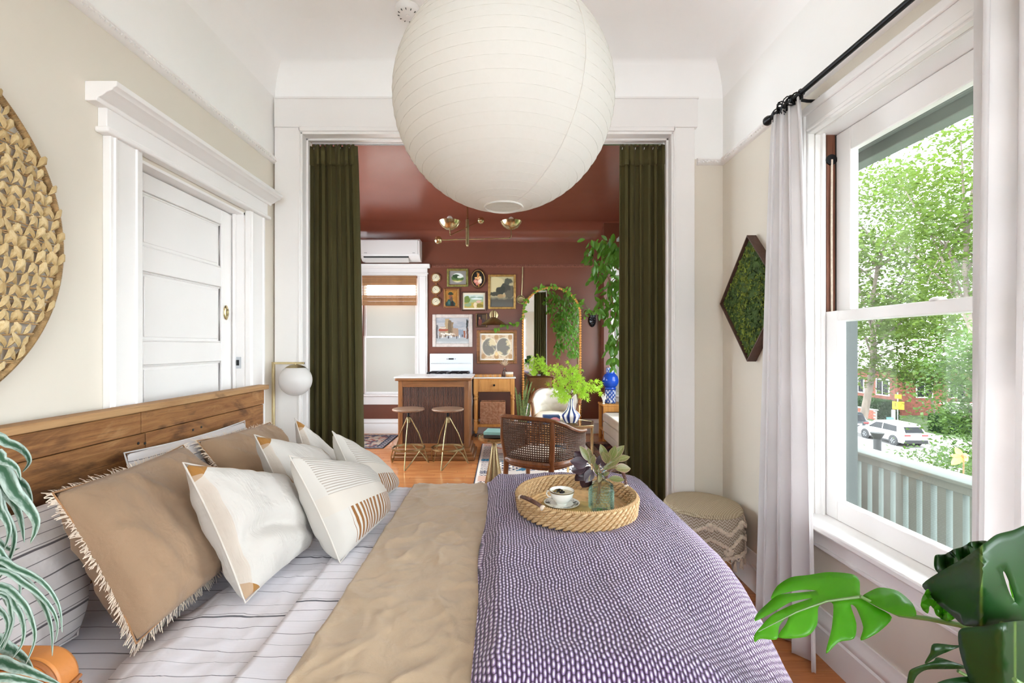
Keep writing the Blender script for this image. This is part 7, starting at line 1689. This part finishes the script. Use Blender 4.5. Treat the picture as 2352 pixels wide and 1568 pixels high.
for k in range(1700):
    a = rg.uniform(0, 6.283); rr = math.sqrt(rg.random()) * .52; z = 1.15 + 1.35 * rg.random(); w_ = .75 + .35 * math.sin((z - 1.1) * 2.1); c = Vector((1.66 + rr * math.cos(a) * w_ * .9, 4.62 + rr * math.sin(a) * w_, z))
    m4 = frame_mat(c - fo, Vector((rg.gauss(0, .4), rg.gauss(0, .4), -1)), Vector((rg.gauss(0, 1), rg.gauss(0, 1), .3)), rg.uniform(.07, .11)); w2 = .2
    fol.add([m4 @ Vector(q) for q in ((0, 0, 0), (-w2, .4, .04), (0, .42, -.02), (w2, .4, .04), (0, 1, -.2))], [(0, 1, 2), (0, 2, 3), (1, 4, 2), (2, 4, 3)])
part(fol, 'dense_foliage', M['ficus'], t, w=False, kind='stuff')
vn = leaf_mesh('vine_leaf', M['vine'], n=6, wmax=.55, droop=.2, tip=1.2)
t = thing('vine', 'trailing green vine draped over the arched mirror and wall', 'plant', (mxc, YF, 1.5)); vo = Vector((mxc, YF, 1.5)); rg = random.Random(52)
P = arch(mw_ + .012, mtop + .012, 1.55, 30); vin = [Vector((mxc + x, YF - .07, z)) for x, z in P[1:-1]]; right = [Vector(W(a, b, YF - .04)) for a, b in ((1338, 690), (1345, 700), (1352, 712), (1348, 722), (1340, 728))]; left = [Vector(W(a, b, YF - .05)) for a, b in ((1205, 715), (1196, 738), (1188, 742), (1176, 745), (1165, 745), (1150, 752), (1136, 753))]
path = spline(right[::-1] + vin[2:] + left, 3); part(MB().tube(path, .0028, 5), 'stem', M['ficus'], t)
for i, p in enumerate(path):
    if rg.random() < .5:
        a = rg.uniform(0, 6.28); L = rg.uniform(.045, .085); d_ = Vector((math.cos(a) * .7 + .1, -.35, math.sin(a) * .6 + (-.3 if i > len(path) - 22 else .15))); leaf_at(vn, 'leaf', t, p - vo, p - vo + d_.normalized() * L, (rg.uniform(-.3, .3), -1, .5))
# ------------------------------------------------------------------ outside: porch, street, cars, trees
t = struct(MB().box(1.61, 2.85, -1.7, 6.4, -.40, -.30), 'porch_floor', M['grey_out'], 'grey painted porch floor')
t = struct(MB().box(1.605, 2.78, -1.7, 6.4, 2.83, 2.87), 'porch_ceiling', M['soffit'], 'grey green porch ceiling above the window')
part(MB().box(2.66, 2.78, -1.7, 6.4, 2.725, 2.83), 'porch_beam', M['grey_out'], t, bevel=.006)
part(MB().box(2.62, 2.66, -1.7, 6.4, 2.80, 2.83), 'beam_moulding', M['grey_out'], t, bevel=.006)
t = thing('porch_railing', 'grey painted wooden porch railing with square balusters', 'railing', (2.6, 2.9, -.30))
part(MB().prism([(2.54, .585), (2.67, .585), (2.67, .605), (2.62, .635), (2.59, .635), (2.54, .605)], 1.2, 6.2, 'y'), 'top_rail', M['grey_out'], t, bevel=.004)
part(MB().box(2.565, 2.64, 1.2, 6.2, .535, .585), 'under_rail', M['grey_out'], t, bevel=.003); part(MB().box(2.565, 2.64, 1.2, 6.2, -.22, -.16), 'bottom_rail', M['grey_out'], t, bevel=.003)
bm_ = MB().box(-.02, .02, -.0275, .0275, .14, .835).mesh('baluster', M['grey_out'], smooth=False)
for i in range(52): inst(bm_, 'baluster', t, Matrix.Translation((.002, 1.25 + i * .095 - 2.9, 0)))
for yy in (1.2, 3.7, 6.2): part(MB().box(2.55, 2.655, yy - .05, yy + .05, -.30, .68).box(2.535, 2.67, yy - .065, yy + .065, .68, .70), 'newel_post', M['grey_out'], t, bevel=.004)
GZ = -6.2
struct(MB().box(2.9, 23, -20, 95, GZ - .3, GZ + .02), 'yard', simple('yard_ground', '#3a4526', .95, var=.3, vs_=.5), 'green front yard below the porch')
struct(MB().box(23, 33.0, -20, 95, GZ - .3, GZ), 'street', M['asphalt'], 'pale grey asphalt street')
struct(MB().box(33.0, 36.5, -20, 95, GZ - .3, GZ + .15), 'sidewalk', M['concrete'], 'pale concrete sidewalk')
struct(MB().box(36.5, 110, -20, 95, GZ - .3, GZ + .12), 'lawn', simple('lawn', '#33451c', .95, var=.25, vs_=.4), 'lawn across the street')


def car(name, label, x, y, body, L=4.6, H=1.68, suv=True):
    """heads along +Y; its left side faces the house"""
    t = thing(name, label, 'car', (x, y, GZ)); mbody = simple(name + '_paint', body, .2, spec=.6, Coat_Weight=.5); Wd = 1.84; h = Wd / 2; hl = L / 2
    lo = [(-hl, .45), (-hl + .02, .95), (-hl + .08, 1.02), (hl - 1.15, 1.02), (hl - .35, .92), (hl - .05, .75), (hl, .5), (hl - .05, .28), (-hl + .1, .28)]
    part(MB().prism([(b, c) for b, c in lo], -h, h, 'x'), 'body', mbody, t, w=False, bevel=.06)
    up = [(-hl + .1, 1.0), (-hl + .42, H - .14), (-hl + .62, H - .02), (.1, H), (.65, H - .06), (1.35, 1.0)]; mb = MB(); n = len(up)
    mb.add([(-h + .06 + (c - 1) * .22, b, c) for b, c in up] + [(h - .06 - (c - 1) * .22, b, c) for b, c in up], [tuple(range(n)), tuple(reversed(range(n, 2 * n)))] + [(i, i + n, (i + 1) % n + n, (i + 1) % n) for i in range(n)]); part(mb, 'cabin', mbody, t, w=False, bevel=.05)
    for s_ in (-1, 1):
        def sx(c): return s_ * (h - .045 - (c - 1) * .22)
        for q in ([(-hl + .72, 1.06), (-hl + .82, H - .2), (-.28, H - .13), (-.28, 1.06)], [(-.2, 1.06), (-.2, H - .13), (.42, H - .17), (1.08, 1.06)]):
            mb = MB(); mb.add([(sx(c), b, c) for b, c in q] + [(sx(c) - s_ * .02, b, c) for b, c in q], [(0, 1, 2, 3), (7, 6, 5, 4), (0, 4, 5, 1), (1, 5, 6, 2), (2, 6, 7, 3), (3, 7, 4, 0)]); part(mb, 'side_window', M['carglass'], t, w=False, smooth=False)
        for yy in (-hl + .95, hl - .95):
            a_ = part(MB().tube([(s_ * (h - .2), yy, .36), (s_ * (h + .012), yy, .36)], .43, 24), 'wheel_arch', M['blackp'], t, w=False)
            w_ = part(MB().lathe([(.20, -.11), (.33, -.11), (.355, -.08), (.355, .08), (.33, .11), (.20, .11), (.20, -.11)], (s_ * (h - .07), yy, .355), 28, Matrix.Rotation(R(90), 3, 'Y')), 'tyre', M['blackp'], t, w=False)
            hb_ = MB().lathe([(.17, 0), (.235, 0), (.235, .03), (.17, .03), (.17, 0)], (s_ * (h + .03), yy, .355), 24, Matrix.Rotation(R(90), 3, 'Y'))
            for k in range(5):
                a = k * 2 * math.pi / 5; hb_.bar((s_ * (h + .04), yy, .355), (s_ * (h + .04), yy + .2 * math.cos(a), .355 + .2 * math.sin(a)), .05)
            part(hb_, 'wheel_rim', M['chrome'], w_, w=False)
        part(MB().box(min(s_ * (h - .02), s_ * (h + .02)), max(s_ * (h - .02), s_ * (h + .02)), -hl + 1.3, hl - 1.3, .26, .36), 'sill_cladding', M['blackp'], t, w=False)
        part(MB().box(min(s_ * (h - .5), s_ * (h - .04)), max(s_ * (h - .5), s_ * (h - .04)), -hl - .015, -hl + .2, .84, .96), 'tail_lamp', simple(name + '_lamp', '#a02a2a', .25), t, w=False, bevel=.02)
        part(MB().box(min(s_ * (h - .02), s_ * (h + .2)), max(s_ * (h - .02), s_ * (h + .2)), .95, 1.07, 1.02, 1.16), 'side_mirror', mbody, t, w=False, bevel=.03)
    mb = MB(); q = [(-h + .22, -hl + .12, 1.06), (h - .22, -hl + .12, 1.06), (h - .3, -hl + .36, H - .2), (-h + .3, -hl + .36, H - .2)]; mb.add([(a, b - .012, c) for a, b, c in q] + [(a, b + .03, c) for a, b, c in q], [(0, 1, 2, 3), (7, 6, 5, 4), (0, 4, 5, 1), (1, 5, 6, 2), (2, 6, 7, 3), (3, 7, 4, 0)]); part(mb, 'rear_window', M['carglass'], t, w=False, smooth=False)
    part(MB().box(-h + .05, h - .05, -hl - .03, -hl + .15, .28, .56), 'rear_bumper', M['blackp'], t, w=False, bevel=.03)
    part(MB().box(-.26, .26, -hl - .012, -hl + .01, .72, .85), 'number_plate', M['plastic_w'], t, w=False)
    return t
M['carglass'] = simple('dark_car_glass', '#0d0f12', .25, spec=.15)
car('white_car', 'white compact suv with black trim parked across the street', 30.85, 36.2, '#e2e4e6'); car('dark_car', 'dark car parked ahead of the white one', 31.0, 41.7, '#252a30', 4.3, 1.75)


def tree(name, label, trunk, crown, clumps, leaves, size, mat, seed, spread=(1, 1, 1), branches=8, tr=.3, top=None, group='street and garden trees'):
    """crown: centre and radii; leaves gathered in flat clumps along the branches"""
    rg_ = random.Random(seed); c = Vector(crown[0]); r = crown[1]; b = Vector(trunk); t = thing(name, label, 'tree', tuple(b), group=group); mb = MB(); fol = MB()
    tip = Vector(top or (c.x, c.y, c.z + r[2] * .3)); S_ = spline([b, b.lerp(tip, .35) + Vector((tr * .6, 0, 0)), b.lerp(tip, .7) + Vector((-tr, tr, 0)), tip], 5); mb.tube(S_, [tr * (1 - .75 * i / (len(S_) - 1)) for i in range(len(S_))], 10)
    part(mb, 'trunk', M['bark'], t); cl = []
    for k in range(clumps):
        while True:
            q = Vector((rg_.uniform(-1, 1), rg_.uniform(-1, 1), rg_.uniform(-1, 1)))
            if .15 < q.length < 1: break
        cl.append(c + Vector((q.x * r[0], q.y * r[1], q.z * r[2])))
    for k in range(branches):
        p = cl[k % len(cl)]; q = S_[min(len(S_) - 1, int(len(S_) * rg_.uniform(.35, .9)))]; part(MB().tube(spline([q, q.lerp(p, .5) + Vector((0, 0, .08 * (p - q).length)), p], 5), [tr * .35 * (1 - .8 * i / 10) for i in range(11)], 6), 'branch', M['bark'], t)
    vs_, fs = [], []
    for i in range(leaves):
        p = rg_.choice(cl); rad = size * rg_.uniform(4, 9); q = p + Vector((rg_.gauss(0, rad * .5), rg_.gauss(0, rad * .5), rg_.gauss(0, rad * .28))); n = Vector((rg_.gauss(0, .6), rg_.gauss(0, .6), 1)).normalized(); x = n.orthogonal().normalized(); x = Matrix.Rotation(rg_.uniform(0, 6.28), 3, n) @ x; y = n.cross(x); s_ = size * rg_.uniform(.6, 1.25); k = len(vs_)
        vs_ += [q - x * s_ * .5, q + y * s_ * .32 + n * s_ * .08, q + x * s_ * .6 - n * s_ * .12, q - y * s_ * .32 + n * s_ * .08]; fs.append((k, k + 1, k + 2, k + 3))
    fol.add(vs_, fs); part(fol, 'foliage', mat, t, kind='stuff', smooth=False); return t
tree('street_tree', 'tall pale green street tree standing behind the white car', (34.7, 43.9, GZ), ((36.0, 42.5, 8.5), (7.5, 6.5, 10.5)), 260, 17000, .42, M['tree1'], 1, branches=22, tr=.36)
tree('street_tree', 'light green tree reaching over the porch beam', (26.0, 25.0, GZ), ((25.5, 24.6, 8.6), (4.0, 3.2, 5.6)), 110, 6500, .30, M['tree1'], 2, branches=14, tr=.25)
tree('garden_maple', 'lush green maple filling the yard beyond the railing', (18.3, 17.6, GZ), ((18.5, 17.2, -.6), (1.75, 2.0, 2.9)), 120, 9000, .17, M['tree2'], 3, branches=12, tr=.14)
tree('garden_maple', 'low spreading green shrub above the railing', (12.6, 12.6, GZ), ((12.9, 12.6, -2.5), (1.5, 1.5, .95)), 60, 4200, .12, M['tree2'], 4, branches=8, tr=.08)
tree('small_tree', 'small green tree growing behind the yellow sign', (41.5, 43.5, GZ), ((41.5, 44.5, -1.6), (2.6, 2.4, 1.7)), 50, 3000, .28, M['tree2'], 5, branches=7, tr=.13)
tree('background_tree', 'broad green tree behind the brick house', (72, 84, GZ), ((72, 82, 4), (12, 9, 8)), 120, 5000, .8, M['tree1'], 6, branches=10, tr=.5)


def hedge(label, x0, x1, y0, y1, z1, seed):
    rg_ = random.Random(seed); t = thing('hedge', label, 'hedge', ((x0 + x1) / 2, (y0 + y1) / 2, GZ + .12)); part(MB().box(x0 + .1, x1 - .1, y0 + .1, y1 - .1, GZ + .1, z1 - .1), 'core', M['hedge'], t); fol = MB(); vs_, fs = [], []
    for i in range(2600):
        f = rg_.random(); p = Vector((rg_.uniform(x0, x1), rg_.uniform(y0, y1), rg_.uniform(GZ + .1, z1))); k = rg_.randrange(3)
        if k == 0: p.x = x0
        elif k == 1: p.y = y0
        else: p.z = z1
        n = Vector((rg_.gauss(0, 1), rg_.gauss(0, 1), rg_.gauss(0, 1))).normalized(); x = n.orthogonal().normalized(); y = n.cross(x); s_ = .16; b = len(vs_); vs_ += [p - x * s_, p + y * s_ * .6, p + x * s_, p - y * s_ * .6]; fs.append((b, b + 1, b + 2, b + 3))
    fol.add(vs_, fs); part(fol, 'foliage', M['hedge'], t, kind='stuff', smooth=False)
hedge('clipped dark green hedge behind the white car', 37.5, 43.5, 38.5, 40.0, GZ + 1.6, 1); hedge('low green hedge by the brick wall', 38.5, 40.5, 46.5, 54, GZ + 1.9, 2)
t = thing('brick_garden_wall', 'low red brick garden wall across the street', 'wall', (37.8, 52, GZ + .12)); mbr = MB().box(-.11, .11, -.235, .235, 0, .145).mesh('brick', simple('garden_brick', '#854a39', .9, var=.3, vs_=3)); k = 0
part(MB().box(37.72, 37.88, 46, 60, GZ + .1, GZ + 1.0), 'mortar_core', M['concrete'], t)
for r_ in range(6):
    for i in range(28): inst(mbr, 'brick', t, Matrix.Translation((0, -5.75 + i * .5 + .25 * (r_ % 2), .0 + r_ * .155)))
part(MB().box(37.6, 38.0, 45.95, 60.05, GZ + 1.05, GZ + 1.15), 'coping', M['concrete'], t)
# house across the street
hx0, hy0 = 43.0, 49.0
t = thing('brick_house', 'brown brick house with pale roof edge across the street', 'house', (49, 56, GZ))
part(MB().box(hx0, 55, hy0, 64, GZ, -1.1), 'walls', M['brick'], t); part(MB().prism([(hx0 - .8, -1.1), (55.8, -1.1), (49.4, 2.2)], hy0 - .8, 64.8, 'y'), 'roof', simple('pale_roof', '#b3aeab', .8, var=.05), t)
part(MB().box(hx0 - .85, hx0 - .7, hy0 - .85, 64.85, -1.3, -1.08), 'eave_board', M['white'], t); part(MB().box(hx0 - .8, 55.8, hy0 - .9, hy0 - .75, -1.3, -1.08), 'eave_board', M['white'], t)
def hwin(a, b, z0, z1, face):
    if face == 'x': f = part(MB().box(hx0 - .08, hx0 + .02, a, b, z0, z1), 'window_frame', M['white'], t); part(MB().box(hx0 - .1, hx0 - .07, a + .12, (a + b) / 2 - .05, z0 + .12, z1 - .12).box(hx0 - .1, hx0 - .07, (a + b) / 2 + .05, b - .12, z0 + .12, z1 - .12), 'pane', M['carglass'], f)
    else: f = part(MB().box(a, b, hy0 - .08, hy0 + .02, z0, z1), 'window_frame', M['white'], t); part(MB().box(a + .12, (a + b) / 2 - .05, hy0 - .1, hy0 - .07, z0 + .12, z1 - .12).box((a + b) / 2 + .05, b - .12, hy0 - .1, hy0 - .07, z0 + .12, z1 - .12), 'pane', M['carglass'], f)
for a in (50.5, 54, 58.5, 61.5): hwin(a, a + 1.8, GZ + 2.0, GZ + 3.9, 'x')
for a in (44.5, 48, 51.5): hwin(a, a + 1.8, GZ + 2.0, GZ + 3.9, 'y')
part(MB().box(hx0 - .06, hx0 + .02, 56.4, 57.6, GZ + .4, GZ + 2.7), 'door', simple('house_door', '#5a3a2c', .5), t); part(MB().box(hx0 - 1.8, hx0, 55.6, 58.4, GZ, GZ + .4), 'porch_step', M['concrete'], t)
t = thing('white_garage', 'white low garage behind the street tree', 'garage', (45.5, 44.0, GZ + .12)); part(MB().box(44.5, 46.4, 42.0, 46.0, GZ + .1, GZ + 1.75), 'walls', M['concrete'], t); part(MB().box(44.3, 46.6, 41.8, 46.2, GZ + 1.75, GZ + 1.9), 'roof', M['white'], t); part(MB().box(44.44, 44.5, 42.6, 45.4, GZ + .15, GZ + 1.5), 'door', M['plastic_w'], t)
# street sign with the number 17
sg = Vector(W(2063, 931, 43.0)); t = thing('street_sign', 'yellow sign reading 17 on a grey pole', 'sign', (sg.x, sg.y, GZ + .12)); hs = .40
part(MB().tube([(sg.x, sg.y + .05, GZ + .12), (sg.x, sg.y + .05, sg.z + 1.2)], .04, 8), 'pole', M['chrome'], t)
nd = Vector((-.66, -.75, 0)); yw = Vector((nd.y, -nd.x, 0)) * -1; rot = Matrix((yw, Vector((0, 0, 1)), nd)).transposed()
ys = simple('yellow_sign', '#dda014', .5); pl = part(MB().obox((sg.x, sg.y, sg.z), (.86, .74, .03), rot), 'sign_plate', ys, t, bevel=.01); part(MB().obox((sg.x, sg.y, sg.z + .85), (.5, .4, .03), rot), 'upper_plate', ys, t)
def stroke(a, b, w_=.07):
    pa = Vector((sg.x, sg.y, sg.z)) + rot @ Vector((a[0], a[1], .018)); pb = Vector((sg.x, sg.y, sg.z)) + rot @ Vector((b[0], b[1], .018)); return MB().bar(pa, pb, w_, .012)
dg = []
for sgn in (1,):
    part(stroke((-.2, -.13), (-.2, .24)), 'digit_one', M['blackp'], pl); part(stroke((-.28, .17), (-.2, .24), .06), 'digit_one_flag', M['blackp'], pl)
    part(stroke((.06, .22), (.3, .22)), 'digit_seven_bar', M['blackp'], pl); part(stroke((.28, .22), (.14, -.13)), 'digit_seven', M['blackp'], pl)
    for i in range(4): part(stroke((-.25 + i * .14, -.26), (-.18 + i * .14, -.26), .035), 'small_text', M['blackp'], pl)
bp = Vector(W(2052, 975, 38.6)); t = thing('notice_board', 'white post holding a small teal notice', 'sign', (bp.x, bp.y, GZ + .15)); part(MB().box(bp.x - .09, bp.x + .09, bp.y - .09, bp.y + .09, GZ + .15, WZ(941, 38.6)), 'post', M['white'], t, bevel=.02); part(MB().obox((bp.x - .35, bp.y - .1, WZ(963, 38.6)), (.6, .05, .4)), 'notice', simple('teal_notice', '#3d7f8b', .5), t)
wp = Vector(W(2015, 1000, 24.0)); t = thing('street_bin', 'black flared post with a wide cap near the street', 'bollard', (wp.x, wp.y, GZ + .02)); part(MB().lathe([(0, 0), (.18, 0), (.17, WZ(1008, 24.0) - GZ), (0, WZ(1008, 24.0) - GZ)], (wp.x, wp.y, GZ + .02), 20), 'post', M['blackp'], t); zc_ = WZ(1008, 24.0); part(MB().lathe([(0, zc_), (.17, zc_), (.19, zc_ + .08), (.21, zc_ + .10), (.30, zc_ + .28), (.31, zc_ + .34), (0, zc_ + .36)], (wp.x, wp.y, 0), 20), 'cap', M['blackp'], t)
# yellow leaves by the railing
yl = Vector(W(2208, 1048, 4.0)); t = thing('yellow_sprig', 'sprig of yellow leaves just beyond the porch railing', 'plant', (yl.x, yl.y, -.9)); lo_ = Vector((yl.x, yl.y, -.9)); part(MB().tube(spline([(yl.x + .25, yl.y + .2, -.9), (yl.x + .12, yl.y + .1, 0), (yl.x + .02, yl.y, yl.z - .02), (yl.x, yl.y, yl.z)]), .006, 6), 'stem', M['bark2'], t); ylm = leaf_mesh('leaf', M['yleaf'], wmax=.55, tip=1.2)
for a, b in ((2195, 1026), (2184, 1046), (2186, 1068), (2232, 1053), (2222, 1062)): leaf_at(ylm, 'leaf', t, yl - lo_, Vector(W(a, b, 4.0 + .03)) - lo_, (-.5, -1, .3))
